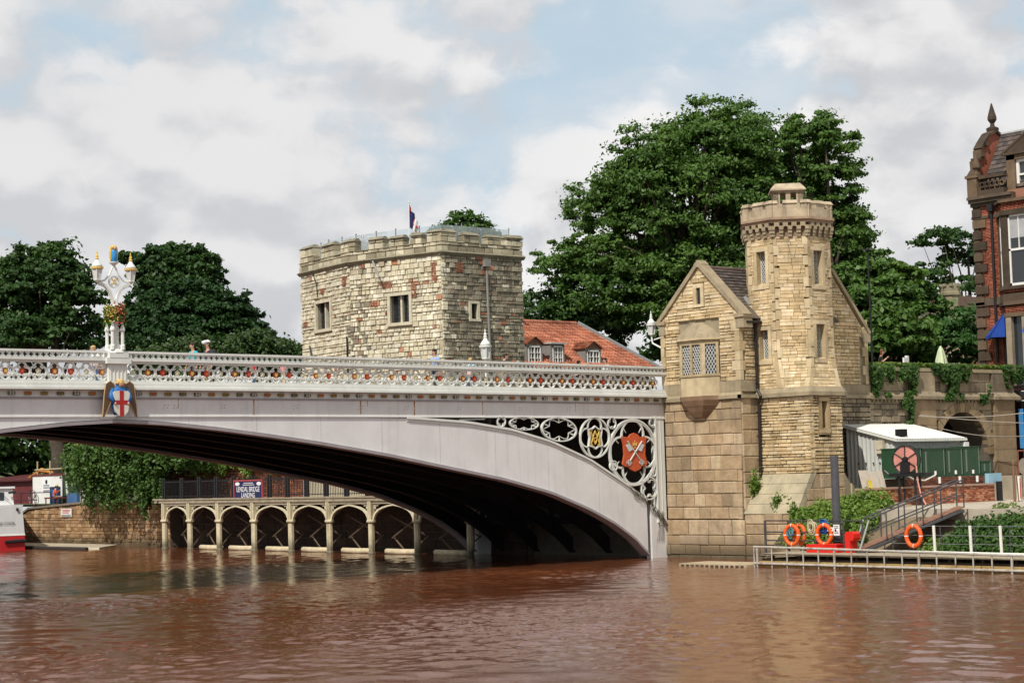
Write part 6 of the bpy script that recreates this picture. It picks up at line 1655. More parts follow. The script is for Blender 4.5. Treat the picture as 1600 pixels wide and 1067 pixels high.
for y in (64.0, 62.1, 59.8, 58.0, 55.8, 54.0): b = MB(); b.tube([(2.3, y, 2.5), (2.3, y, 5.55)], .055, 6); b.build('pole', tanp, sf)
b = MB(); b.tube([(2.22, 64.2, 4.95), (2.22, 53.5, 5.02)], .05, 6); b.tube([(2.22, 59.2, 5.45), (2.22, 53.5, 5.35)], .03, 5); b.build('ledger', tanp, sf)
b = MB(); b.box(2.1, 2.2, 56.9, 57.7, 4.75, 5.1); b.build('white_tag', whitef, sf)
rs = thing('red_shed', 'dark red corrugated shed behind the boat at the far left', 'shed', (3, 67, 2.5))
def corr(P, Q, z0, z1, pitch=.18, amp=.03, mat=None, parent=None, name='corrugated_wall', ztop=None):
    F = seg(P, Q); Lw = math.dist(P, Q); n = int(Lw/pitch)*4; v = []; f = []
    for i in range(n+1):
        u = Lw*i/n; d = amp*max(-.75, min(.75, math.sin(i*math.pi/2+.4)*1.3))
        v += [F.p(u, z0, d), F.p(u, (z1 if ztop is None else z1+(ztop-z1)*i/n), d)]
    for i in range(n): f.append((2*i, 2*i+2, 2*i+3, 2*i+1))
    b = MB(); b.add(v, f); return b.build(name, mat, parent)
corr((2.2, 74), (2.2, 64.4), 2.4, 4.3, .3, .03, M('dark_red_sheet', (.12, .025, .028), .7), rs)
b = MB(); b.box(2.25, 6, 64.45, 74, 2.4, 4.25); b.hexa([(1.9, 64.3, 4.2), (6.2, 64.3, 4.6), (6.2, 74, 4.6), (1.9, 74, 4.2), (1.9, 64.3, 4.32), (6.2, 64.3, 4.72), (6.2, 74, 4.72), (1.9, 74, 4.32)]); b.build('shed_body', M('dark_red_body', (.08, .02, .02), .8), rs)
dg = MB(); dg.tube([(3.4, 68.0, 4.3), (3.2, 65.2, 4.95), (3.2, 63.4, 4.72)], [.10, .17, .08], 6); dg.build('digger_arm', M('digger_orange', (.45, .17, .03), .6), label='orange digger arm showing above the dark red shed', cat='digger')
# path railing left
fr = thing('path_railing', 'thin dark railing on the sloping quay top beside the boat', 'railing', (-.8, 60, 2.3))
b = MB()
for y in (56, 58.2, 60.4, 62.6, 64.8): b.tube([(-.7, y, topz(y)+.1), (-.7, y, topz(min(y, 58))+1.05)], .03, 5)
b.tube([(-.7, 56, 3.4), (-.7, 66, 3.35)], .03, 5); b.tube([(-.7, 58, 2.9), (-.7, 66, 2.85)], .025, 5); b.build('rail', black, fr)
# sign post
sp = thing('sign_post', 'tall post with a round yellow sign and a white lettered panel beside the weeping tree', 'sign post', (1.2, 55.3, 2.6))
b = MB(); b.tube([(1.2, 55.6, 2.5), (1.2, 55.6, 6.3)], .05, 6); b.build('post', M('galvanised', (.4, .4, .4), .4, .1, metal=.4), sp)
b = MB(); F = Fr((1.12, 0), -math.pi/2); b.fpoly(F, [(-55.6+.27*math.cos(a), 6.35+.42*math.sin(a)) for a in [k*math.pi/10 for k in range(20)]], 0, .04); b.build('round_sign', M('sign_yellow', (.62, .36, .02), .5), sp)
b = MB(); b.fbox(F, -55.5, -53.9, 5.35, 5.85, 0, .03); pb = b.build('panel', black, sp); text('LOVE', F, -54.75, 5.6, .032, .5, sw, pb)
def bicycle(label, x, y, z, rot):
    t = thing('bicycle', label, 'bicycle', (0, 0, 0)); bk = M('bike_black', (.02, .02, .022), .4)
    for sx in (-.52, .52):
        b = MB(); b.tube([(sx+.33*math.cos(k*math.pi/10), 0, .34+.33*math.sin(k*math.pi/10)) for k in range(20)], .022, 5, True); w = b.build('wheel', bk, t)
        b = MB()
        for k in range(8): b.tube([(sx, 0, .34), (sx+.31*math.cos(k*math.pi/4), 0, .34+.31*math.sin(k*math.pi/4))], .006, 3)
        b.build('spokes', silver, w)
    b = MB()
    for p, q in (((-.52, 0, .34), (-.1, 0, .32)), ((-.1, 0, .32), (-.22, 0, .86)), ((-.22, 0, .8), (.36, 0, .82)), ((-.1, 0, .32), (.38, 0, .72)), ((.34, 0, .95), (.52, 0, .34)), ((-.52, 0, .34), (-.2, 0, .78))): b.tube([p, q], .02, 5)
    b.build('frame', bk, t); b = MB(); b.tube([(.3, -.26, 1.0), (.34, 0, .97), (.3, .26, 1.0)], .016, 5); b.build('handlebar', bk, t); b = MB(); b.ball((-.23, 0, .9), (.14, .07, .035), 8, 5); b.build('saddle', bk, t)
    return place(t, (x, y, z), rot)
bicycle('parked black bicycle leaning before the white hoarding panel', .9, 61.9, 2.55, math.pi/2)
# ================================================================ right bank: pontoon
pt = thing('pontoon', 'long floating mooring pontoon with ladder like white side frame at the right bank', 'pontoon', (-4.2, -18, 0))
pipew = M('flaking_white_pipe', (.38, .355, .31), .6, .25, 6, blot=.75, bcol=(.19, .10, .06), bls=2.2)
ytim = M('wet_yellow_timber', (.34, .23, .09), .8, .25, 2.5, streak=.2, fine=.15); dtim = M('dark_wet_timber', (.055, .042, .03), .8, .3, 3)
YS, YE = -9.1, -33.0
b = MB(); b.tube([(-4.62, YS, .76), (-4.62, -14, .70), (-4.62, -21, .60), (-4.62, YE, .52)], .045, 7); b.tube([(-4.62, YS, .76), (-4.62, YS, -.05)], .03, 6); b.build('top_rail', pipew, pt)
b = MB(); b.tube([(-4.62, YS, .14), (-4.62, YE, .05)], .045, 7); b.build('bottom_rail', pipew, pt)
y = YS-.15
k = 0
while y > YE:
    b = MB(); z1 = interp(-y, [9, 14, 21, 33], [.75, .69, .59, .52]); b.tube([(-4.61, y, -.02), (-4.61, y, z1)], .028 if k % 5 else .045, 6); b.build('upright', pipew, pt); y -= .72+.03*(k % 3); k += 1
y = YS
while y > YE:
    for z in (.26,):
        b = MB(); b.box(-4.56, -4.30, y-2.0, y-.03, -.18, .22); b.build('side_timber', ytim, pt)
    y -= 2.03
b = MB(); b.box(-4.30, -2.3, YE, YS-.1, -.3, .30); b.build('float', dtim, pt)
y = YS-.1
while y > YE:
    b = MB(); b.box(-4.45, -2.2, y-.27, y, .44, .50); b.build('deck_plank', timber, pt); y -= .29
b = MB()
for i in range(18): b.box(-4.2, -4.1, YS-.5-1.35*i-.06, YS-.5-1.35*i+.06, .3, .44)
b.build('bearer', dtim, pt)
b = MB(); b.box(-4.9, -3.2, -8.95, -5.4, -.06, .09); b.build('raft', M('pale_plank', (.38, .30, .20), .9, .2), label='low pale floating plank walkway moored at the foot of the pier', cat='raft')
b = MB()
for i in range(13): b.box(-4.95, -4.9, -8.8+.26*i, -8.68+.26*i, -.06, .05)
b.build('raft_edge', dtim, bpy.data.objects['raft'])
# dark railing at the back of the pontoon
pr = thing('pontoon_railing', 'dark steel post and rail fence on the pontoon in front of the pier buttress', 'railing', (-2.5, -10.5, .5))
steel = M('dark_steel', (.07, .07, .075), .5, .2, 4, metal=.3)
for y in (-7.8, -9.0, -10.35, -11.7, -12.6): b = MB(); b.tube([(-2.5, y, .3), (-2.5, y, 1.66)], .05 if y > -9.5 else .032, 6); b.build('post', steel, pr)
b = MB()
for z in (1.66, 1.22, .90): b.tube([(-2.5, -7.8, z), (-2.5, -12.6, z)], .028, 5)
b.build('rail', steel, pr)
pr2 = thing('wire_railing', 'thin grey wire railing with leaning white posts beside the green bank', 'railing', (-2.5, -18, .5))
for y in (-13.95, -15.2, -16.1, -17.55, -19.0, -20.6, -22, -23.5): b = MB(); b.tube([(-2.45, y, .4), (-2.5, y, 1.5)], .022, 5); b.build('thin_post', steel, pr2)
b = MB()
for z in (1.48, 1.15, .85): b.tube([(-2.5, -13.9, z), (-2.5, -26, z-.02)], .014, 4)
b.build('wire', M('grey_steel'), pr2)
for y in (-15.9, -17.45, -18.7, -19.9, -21.2): b = MB(); b.tube([(-2.6, y-.02, .55), (-2.6, y, 1.50)], .055, 7); b.build('white_post', M('white_tube', (.64, .62, .56), .6, .1), pr2)
b = MB(); b.tube([(-2.75, -14.6, .55), (-2.75, -22, .5)], .06, 6); b.build('white_pipe', M('white_tube'), label='long white pipe lying along the back of the pontoon', cat='pipe')
# lifebuoys
def lifebuoy(label, loc, tilt=0.):
    t = thing('lifebuoy', label, 'lifebuoy', (0, 0, 0), 'orange lifebuoys hanging on the railings')
    b = MB(); b.tube([(0, .30*math.cos(k*math.pi/14), .36*math.sin(k*math.pi/14)) for k in range(28)], .078, 9, True); b.build('ring', M('lifebuoy_orange', (.68, .10, .015), .5, .1, 6), t, True)
    for k in range(4):
        a = math.pi/4*0+k*math.pi/2; b = MB(); b.tube([(0, .30*math.cos(a+o), .36*math.sin(a+o)) for o in (-.05, 0, .05)], .081, 9); b.build('band', M('band_white', (.66, .62, .55), .6), t)
    return place(t, loc, tilt)
lifebuoy('orange lifebuoy with blue rope looped in it, leftmost on the pontoon railing', (-2.66, -9.30, 1.12), .15)
lifebuoy('orange lifebuoy hanging behind the leftmost one on the pontoon railing', (-2.36, -9.42, 1.13), -.1)
lifebuoy('orange lifebuoy under the blue rope coil, just above the red box', (-2.72, -10.95, 1.15), .2)
lifebuoy('orange lifebuoy half hidden behind the one under the blue rope coil', (-2.38, -10.68, 1.0), .0)
lifebuoy('lone orange lifebuoy on the railing beside the gangway', (-2.66, -15.05, 1.12), .1)
def coil(label, c, r, n, mat, seed, name='rope_coil'):
    rd = random.Random(seed); b = MB()
    for i in range(n):
        rr = r*rd.uniform(.7, 1.1); o = (rd.uniform(-.05, .05), rd.uniform(-.08, .08), rd.uniform(-.08, .08))
        b.tube([(c[0]+o[0], c[1]+o[1]+rr*.7*math.cos(k*math.pi/7), c[2]+o[2]+rr*math.sin(k*math.pi/7)) for k in range(14)], .018, 5, True)
    return b.build(name, mat, None, label=label, cat='rope')
coil('blue rope coil hung over the pontoon railing above the red box', (-2.62, -10.85, 1.46), .24, 12, M('blue_rope', (.03, .11, .36), .8, .2, 12), 1)
coil('cream rope coil hung on the pontoon railing left of the blue one', (-2.62, -10.25, 1.43), .24, 7, M('cream_rope', (.5, .42, .28), .85, .2, 12), 2)
coil('small teal rope bunch hanging inside the leftmost lifebuoy', (-2.74, -9.30, 1.2), .15, 5, M('teal_rope', (.08, .22, .27), .85, .2, 12), 3)
b = MB(); b.box(-3.3, -2.9, -12.0, -10.55, .50, .80); b.box(-3.32, -2.88, -12.02, -11.48, .78, .83); b.box(-3.305, -2.895, -11.45, -11.40, .50, .815); b.build('red_box', M('bright_red', (.60, .02, .012), .45, .08), label='bright red long low box lying on the pontoon', cat='box')
b = MB(); F = Fr((-2.95, 0), -math.pi/2); b.fpoly(F, [(12.28, .5), (12.52, .5), (12.52, .95), (12.66, .95), (12.70, 1.05), (12.70, 1.2), (12.60, 1.28), (12.36, 1.28), (12.28, 1.2)], -.2, .2); b.build('red_cabinet', M('bright_red'), label='bright red upright cabinet with rounded top at the foot of the gangway', cat='cabinet')
ng = thing('notice_board', 'small white notice plates on the black foot of the steel pile', 'sign', (-2.65, -11.4, 1.1))
b = MB(); F = Fr((-2.66, 0), -math.pi/2); b.fbox(F, 11.38, 11.66, 1.12, 1.52, 0, .03); b.fbox(F, 11.08, 11.36, 1.28, 1.42, 0, .03); pl_ = b.build('plate', sw, ng)
b = MB()
for v in (1.46, 1.40, 1.2, 1.26): b.fbox(F, 11.42, 11.62, v-.012, v+.012, .03, .034)
b.fbox(F, 11.44, 11.52, 1.28, 1.36, .03, .034); b.fbox(F, 11.12, 11.32, 1.33, 1.37, .03, .034); b.build('print', black, pl_)
pp = thing('mooring_pile', 'tall grey steel tube pile standing in front of the pier base', 'pile', (-2.2, -11.2, 0))
b = MB(); b.tube([(-2.2, -11.15, .95), (-2.2, -11.15, 4.1)], .155, 12); b.build('tube', M('grey_pile', (.085, .085, .095), .45, .15, 3, metal=.2), pp)
b = MB(); b.tube([(-2.2, -11.15, -1), (-2.2, -11.15, .95)], .17, 12); b.build('sleeve', black, pp)
# ================================================================ gangway
gw = thing('gangway', 'sloping brown gangway with dark tubular handrails up to the yard', 'gangway', (-1, -14.5, 1))
ga = Vector((-2.75, -12.4, .56)); gb2 = Vector((.15, -15.1, 2.06)); gd_ = (gb2-ga).normalized(); gs = Vector((gd_.y, -gd_.x, 0)).normalized()
n = 15; ln_ = (gb2-ga).length
for i in range(n):
    p0 = ga+gd_*(ln_*i/n); p1 = ga+gd_*(ln_*(i+.95)/n); b = MB(); wv = gs*.62; up = Vector((0, 0, .05))
    b.hexa([p0-wv, p1-wv, p1+wv, p0+wv, p0-wv+up, p1-wv+up, p1+wv+up, p0+wv+up]); b.build('tread', M('brown_ribbed_board', (.24, .125, .085), .85, .15, 3, fine=.1), gw)
b = MB()
for s_ in (-.60, .60): b.tube([ga+gs*s_-Vector((0, 0, .1)), gb2+gs*s_-Vector((0, 0, .1))], .07, 6)
b.build('stringer', steel, gw)
for s_ in (-.66, .66):
    b = MB(); o = gs*s_; h_ = Vector((0, 0, 1.0))
    b.tube([ga+o+gd_*.1, ga+o+gd_*.55+h_*1.0, gb2+o+h_*1.02], .032, 6); b.tube([ga+o+gd_*.5+h_*.5, gb2+o+h_*.5], .025, 5)
    for f in (.28, .45, .62, .79, 1.0): q = ga.lerp(gb2, f)+o; b.tube([q, q+h_*1.0], .028, 5)
    b.build('handrail', steel, gw)
    b = MB(); b.tube([ga+o*1.01+gd_*.1, ga+o*1.01+gd_*.5+h_*.95], .04, 6); b.build('pale_end_post', M('galvanised'), gw)
# ================================================================ yard: low wall, shed, tanks, reel
lw_ = thing('low_brick_wall', 'low red brick wall in the yard behind the gangway', 'wall', (6.6, -8.9, 2))
LW = Fr((0, -8.9), 0.); yb = M('yard_brick', pal=[rgb(c) for c in ('#a4664a', '#93563e', '#b27a5c', '#864c38', '#b98a6c')], rough=.95, var=.2, fine=.15, streak=.25, scol=(.2, .13, .09))
b = MB(); b.fbox(LW, 2.1, 11.2, 1.9, 2.72, -.2, -.02); b.build('wall_core', brm, lw_)
S = wallstones(LW, [(2.1, 1.95), (11.2, 1.95), (11.2, 2.70), (2.1, 2.70)], (.074, .078), (.21, .235), .012, (), 131, .006, 0, .06); emit(S, lw_, yb, 300, 'brick', 'brickwork')
for i in range(10): b = MB(); b.fbox(LW, 2.05+.92*i, 2.95+.92*i, 2.70, 2.78, -.26, .05); b.build('coping_slab', M('pink_coping', (.36, .23, .17), .9, .2), lw_)
pw = thing('tank_plinth', 'dark brick plinth under the green tanks', 'plinth', (8, -8.3, 2)); PWF = Fr((0, -8.55), 0.)
b = MB(); b.box(5.3, 10.9, -8.53, -7.6, 2, 3.10); b.build('core', M('dark_mortar'), pw)
S = wallstones(PWF, [(5.3, 2.6), (10.9, 2.6), (10.9, 3.12), (5.3, 3.12)], (.074, .078), (.21, .235), .012, (), 132, .006, 0, .06); emit(S, pw, M('dark_yard_brick', pal=[rgb(c) for c in ('#6b4232', '#5a372b', '#7a4c39')], rough=.95, var=.2, fine=.15), 150, 'brick', 'brickwork')
cs = thing('corrugated_shed', 'pale corrugated iron shed with a white lean-to roof against the terrace wall', 'shed', (8.5, -6, 2))
galv = M('pale_corrugated_iron', (.50, .51, .48), .5, .1, 1.2, streak=.25, scol=(.30, .26, .2))
corr((6.4, -4.75), (6.4, -7.35), 2.2, 5.42, .2, .028, galv, cs, ztop=4.80)
corr((6.4, -7.35), (11.0, -7.35), 2.2, 4.72, .16, .022, M('shaded_corrugated_iron', (.36, .36, .33), .6, .12, 1.5, streak=.3, scol=(.2, .17, .13)), cs)  # front wall: same sheeting, shade below the eave coloured in as grey
b = MB(); b.prism([(6.46, -4.8), (6.46, -7.3), (10.95, -7.3), (10.95, -4.8)], 2.1, 4.66); b.build('shed_body', M('dark_mortar'), cs)
b = MB(); v = []; f = []; n = 112
for i in range(n+1):
    u = 6.28+4.95*i/n; d = .02*math.sin(i*math.pi/2)
    v += [(u, -7.55, 4.78+d), (u, -4.62, 5.50+d)]
for i in range(n): f.append((2*i, 2*i+2, 2*i+3, 2*i+1))
b.add(v, f); b.hexa([(6.25, -7.56, 4.66), (11.25, -7.56, 4.66), (11.25, -4.6, 5.38), (6.25, -4.6, 5.38), (6.25, -7.56, 4.755), (11.25, -7.56, 4.755), (11.25, -4.6, 5.475), (6.25, -4.6, 5.475)]); b.build('corrugated_roof', M('white_roof_sheet', (.62, .62, .57), .55, .08, 1.5, streak=.1), cs)
b = MB(); b.box(6.2, 6.39, -6.85, -6.45, 4.35, 4.75); b.box(6.22, 6.39, -6.8, -6.5, 4.18, 4.34); b.build('wall_box', M('cream_box', (.5, .45, .33), .6), cs)
b = MB(); b.box(6.9, 7.35, -7.3, -7.0, 4.9, 5.2); b.build('floodlight', darkiron, cs)
b = MB(); b.box(11.02, 11.3, -7.6, -7.35, 4.2, 4.6); b.build('lamp_box', whitef, cs)
b = MB()
for y in (-5.4, -5.8, -6.2, -6.55, -6.7): b.ball((6.36, y, 3.78), .04, 5, 4)
b.build('bolt', black, cs)
gt = M('green_tank_paint', (.022, .062, .03), .5, .2, 1.4, streak=.15, scol=(.012, .04, .02))
for i, (x0, x1, z1, lab) in enumerate(((4.95, 6.75, 4.33, 'green steel tank behind the pink hose reel, leftmost of the row'), (6.82, 8.35, 4.31, 'green steel tank second from the left in the row on the brick plinth'), (8.42, 9.6, 4.32, 'green steel tank third in the row on the brick plinth'), (9.66, 10.85, 4.36, 'green steel tank at the right end of the row of tall tanks'), (10.95, 11.65, 3.72, 'low small green tank right of the tall green tanks'))):
    t = thing('storage_tank', lab, 'tank', ((x0+x1)/2, -8.1, 3.12), 'green tanks in the yard')
    b = MB(); b.box(x0, x1, -8.45, -7.75, 3.12, z1); b.box(x0-.02, x1+.02, -8.48, -7.72, z1, z1+.04); b.box(x0-.02, x1+.02, -8.47, -7.73, 3.12, 3.16)
    b.build('tank_body', gt, t)
    b = MB(); b.box(x0+.16, x0+.24, -8.475, -8.45, 3.3, z1-.1); b.box(x1-.10, x1-.06, -8.47, -8.45, 3.2, z1-.02); b.build('strap', M('worn_strap', (.14, .17, .14), .6), t, kind='stuff')
    if 0 < i < 4: b = MB(); b.tube([((x0+x1)/2, -8.5, 3.22), ((x0+x1)/2, -8.5, 3.38)], .05, 6); b.build('valve', whitef, t)
    if 0 < i < 4: b = MB(); b.tube([((x0+x1)/2+.1, -8.62, 2.85), ((x0+x1)/2+.1, -8.62, 3.12)], .06, 6); b.build('white_pipe_end', whitef, t)
hr2 = thing('hose_reel', 'large pink hose reel on a dark iron stand in front of the green tanks', 'hose reel', (4.6, -9.35, 2))
RFm2 = Fr((4.55, -9.3), R(-82))
b = MB()
for r in (.16, .22, .28, .34, .40, .46, .52): b.tube([RFm2.p(r*math.cos(k*math.pi/14), 3.88+r*math.sin(k*math.pi/14), .0) for k in range(28)], .033, 6, True)
b.build('hose', M('pink_hose', (.55, .24, .20), .6, .12, 6), hr2, True)
b = MB(); b.tube([RFm2.p(.58*math.cos(k*math.pi/14), 3.88+.58*math.sin(k*math.pi/14), .06) for k in range(28)], .02, 5, True); b.tube([RFm2.p(.58*math.cos(k*math.pi/14), 3.88+.58*math.sin(k*math.pi/14), -.2) for k in range(28)], .02, 5, True)
for k in range(6): a = k*math.pi/3+.5; b.tube([RFm2.p(.06*math.cos(a), 3.88+.06*math.sin(a), .07), RFm2.p(.58*math.cos(a), 3.88+.58*math.sin(a), .06)], .02, 5)
b.tube([RFm2.p(0, 3.88, .16), RFm2.p(0, 3.88, -.3)], .10, 8); b.build('reel_frame', black, hr2)
b = MB()
for u in (-.35, .4): b.tube([RFm2.p(u, 2.1, 0), RFm2.p(u, 3.3, 0)], .05, 6); b.tube([RFm2.p(u, 2.1, -.4), RFm2.p(u, 3.3, -.4)], .05, 6)
b.fbox(RFm2, -.75, .9, 3.2, 3.34, -.5, .12); b.fbox(RFm2, -.2, .2, 3.34, 3.8, -.1, .14); b.tube([RFm2.p(-.75, 3.25, 0), RFm2.p(-1.0, 3.45, .0)], .05, 5); b.build('stand', black, hr2)
b = MB(); b.tube([RFm2.p(.5, 3.7, .05), RFm2.p(.56, 3.0, .08), RFm2.p(.7, 2.4, .1), RFm2.p(.9, 2.05, .1)], .035, 6); b.build('hanging_hose', M('pink_hose'), hr2)
b = MB(); b.tube([(5.3, -8.7, 3.25), (5.8, -8.75, 3.05), (6.5, -8.75, 3.0), (7.3, -8.7, 3.2)], .035, 6); b.build('hose', M('white_hose', (.6, .58, .52), .6), label='white hose sagging below the green tanks', cat='hose')
for i, (x, w, h_, lab) in enumerate(((2.75, .5, 1.0, 'leaning pale timber board nearest the shed wall'), (3.3, .22, .95, 'leaning pale timber board second from the left behind the low brick wall'), (3.65, .2, .92, 'leaning pale timber board third from the left behind the low brick wall'), (4.0, .2, .98, 'leaning pale timber board beside the hose reel stand'))):
    b = MB(); b.hexa([(x, -8.65, 2.3), (x+w, -8.65, 2.3), (x+w, -8.58, 2.3), (x, -8.58, 2.3), (x+.05, -8.3, 2.5+h_), (x+w+.05, -8.3, 2.5+h_), (x+w+.05, -8.23, 2.5+h_), (x+.05, -8.23, 2.5+h_)]); b.build('timber_board', M('pale_board'), label=lab, cat='board')
b = MB(); b.hexa([(3.02, -8.72, 2.4), (3.22, -8.72, 2.4), (3.22, -8.70, 2.4), (3.02, -8.70, 2.4), (3.04, -8.52, 3.1), (3.24, -8.52, 3.1), (3.24, -8.5, 3.1), (3.04, -8.5, 3.1)]); b.build('yellow_board', M('yellow_plastic', (.60, .45, .04), .5), label='small yellow board leaning among the pale timber boards', cat='board')
b = MB(); b.box(10.95, 11.9, -8.8, -8.6, 2.72, 3.2); b.build('blue_panel', M('light_blue_panel', (.25, .42, .52), .6, .1), label='light blue panel beside the end of the low brick wall', cat='panel')
b = MB(); b.tube([(11.4, -9.0, 2.0), (11.4, -9.0, 2.85)], .14, 10); b.build('barrel', black, label='black drum at the end of the low brick wall', cat='drum')
rd = random.Random(20)
for i in range(9):
    b = MB(); x = rd.uniform(.6, 3.4); y = rd.uniform(-10.9, -9.4); a = rd.uniform(0, 3); l = rd.uniform(.25, .6); z = 1.99+.06*(i % 3)
    b.hexa([(x+l*math.cos(a+q)*r_, y+l*math.sin(a+q)*r_, z+zz_) for zz_ in (0, .09) for q, r_ in ((0, 1), (1.4, .5), (3.1, 1), (4.6, .55))]); b.build('rubble_slab', M('rubble_slab', (.34, .28, .2), .95, .2), label='broken pale slab lying in the rubble heap beside the gangway', cat='slab', group='broken slabs in the yard')
bo = thing('bollard', 'short white and red striped post in the yard path', 'bollard', (12.6, -9.8, 2)); b = MB(); b.tube([(11.95, -9.6, 2), (11.95, -9.6, 3.05)], .085, 8); b.build('tube', whitef, bo); b = MB(); b.box(11.93, 11.97, -9.70, -9.68, 2.1, 2.95); b.build('stripe', red, bo)
b = MB(); b.tube([(9.3, -11.2, 1.9), (9.3, -11.2, 3.6)], .055, 6); b.tube([(9.45, -11.3, 1.9), (9.4, -11.25, 3.5)], .03, 5); b.ball((9.3, -11.2, 3.62), (.09, .09, .14), 6, 5); b.build('rusty_post', M('rusty_post', (.17, .10, .065), .9, .25), label='leaning rusty post pair standing in the yard path', cat='post')
b = MB(); b.tube([(12.6, -6.6, 2), (12.6, -6.6, 3.9)], .05, 6); b.tube([(12.6, -6.6, 2.9), (12.6, -6.6, 3.5)], .15, 8, mi=1); b.ball((12.6, -6.6, 4.0), (.14, .14, .18), 7, 5); b.build('fire_point', [darkiron, M('faded_red', (.34, .06, .04), .6)], label='faded red cylinder on a dark post before the archway pilaster', cat='post')
wn = thing('winch', 'yellow winch engine with grey drum on a raised slab at the right edge', 'winch', (15.5, -8.8, 2)); b = MB(); b.box(13.6, 20, -9.2, -7.2, 1.9, 3.05); b.build('slab', M('slab_concrete', (.33, .28, .21), .95, .2, 1.5, fine=.15), wn)
b = MB(); b.tube([(13.9, -8.6, 3.45), (15.4, -8.9, 3.45)], .28, 12); b.tube([(13.9, -8.6, 3.45), (13.98, -8.62, 3.45)], .38, 12); b.tube([(15.3, -8.88, 3.45), (15.4, -8.9, 3.45)], .38, 12); b.build('drum', M('grey_drum', (.27, .24, .2), .6, .2, 8), wn)
b = MB(); b.box(15.6, 17.2, -9.3, -8.5, 3.1, 3.55); b.box(15.9, 16.7, -9.2, -8.6, 3.55, 3.95); b.tube([(15.7, -9.1, 3.5), (16.4, -9.1, 4.0), (16.9, -9.1, 3.6)], .06, 5); b.build('engine', M('machine_yellow', (.55, .33, .03), .5, .25, 4), wn)
b = MB(); b.ball((16.2, -9.45, 3.3), (.2, .12, .2), 10, 7); b.build('white_canister', whitef, wn)
b = MB()
for x in (12.9, 15.2, 17.5): b.tube([(x, -9.0, 3.05), (x, -9.0, 4.15)], .03, 5)
b.tube([(12.9, -9.0, 4.15), (18, -9.0, 4.15)], .03, 5); b.build('frame_rail', M('rusty_rail', (.22, .08, .05), .85), wn)
b = MB(); b.tube([(11.9, -10.4, 2.55), (16.5, -11.9, 2.5)], .12, 8); b.tube([(12.1, -10.6, 2.3), (16.5, -12.1, 2.25)], .10, 8); b.build('pipe_stack', M('pale_pipe', (.45, .40, .32), .6), label='two pale pipes laid on blocks at the right edge of the yard', cat='pipes')
b = MB(); b.box(6.3, 8.2, -16.6, -15.4, 1.95, 2.5); b.build('skip_box', M('dark_rust_box', (.085, .05, .038), .85, .2), label='dark rusty box on the path at the right edge', cat='box')
for i, (p, q, s_) in enumerate((((11.5, -4.8, 5.85), (22, -7.5, 6.6), .35), ((12.6, -4.85, 5.35), (19.5, -5.2, 4.9), .2), ((11.6, -4.8, 5.9), (21, -6.5, 5.4), .1))):
    b = MB(); P, Q = Vector(p), Vector(q); b.tube([P.lerp(Q, k/10)-Vector((0, 0, s_*4*(k/10)*(1-k/10))) for k in range(11)], .022, 4); b.build('cable', M('pale_cable', (.42, .38, .32), .7), label=('pale cable sweeping up from the archway to the right edge', 'pale cable crossing the mouth of the archway', 'thin pale cable running level across the pilaster right of the archway')[i], cat='cable')
# shrubs on the right bank
def shrub(label, x0, x1, y0, y1, zf, n, mat, size, seed, name='shrub', h_=.7):
    rng = np.random.default_rng(seed); k = int(n/55); cx = rng.uniform(x0, x1, k); cyy = rng.uniform(y0, y1, k); hh = rng.uniform(.35, 1., k)*h_
    idx = rng.integers(0, k, n); e = rng.normal(size=(n, 3)); e /= np.linalg.norm(e, axis=1)[:, None]; r = rng.uniform(.4, 1, (n, 1))**.5
    base = np.array([zf(a, c) for a, c in zip(cx, cyy)])
    p = np.stack([cx[idx], cyy[idx], base[idx]+hh[idx]*.55], 1)+e*r*np.stack([.22+.1*hh[idx], .26+.1*hh[idx], hh[idx]*.5], 1)
    return ob(name, leafmesh(name, p, e+np.array([-.3, -.2, .5]), size, mat, rng, 1.8), label=label, cat='shrub')
qz = lambda x, y: slope(x, y) if x < .5 else 1.98
shrub('tall bright green weeds between the steel pile and the gangway', -1.5, 1.0, -11.4, -8.9, qz, 13000, leafC, .085, 201, h_=.9)
shrub('bright green weeds growing against the pier base behind the pontoon railing', -1.2, .8, -9.6, -7.6, lambda x, y: qz(x, y)-.1, 4500, leafC, .09, 202, h_=.7)
shrub('dense green bank of bushes behind the white posted railing', -2.0, -.2, -27.5, -15.2, lambda x, y: slope(x, y)-.15, 36000, leafE, .095, 203, h_=.8)
shrub('yellow green strip of low plants along the top of the bank beside the path', -.6, .9, -26.5, -16.2, lambda x, y: qz(x, y)-.12, 12000, leafD, .085, 204, h_=.38)
shrub('green plants under and beside the gangway', -1.9, -.9, -16.0, -14.2, lambda x, y: slope(x, y)-.1, 5000, leafC, .09, 205, h_=.5)
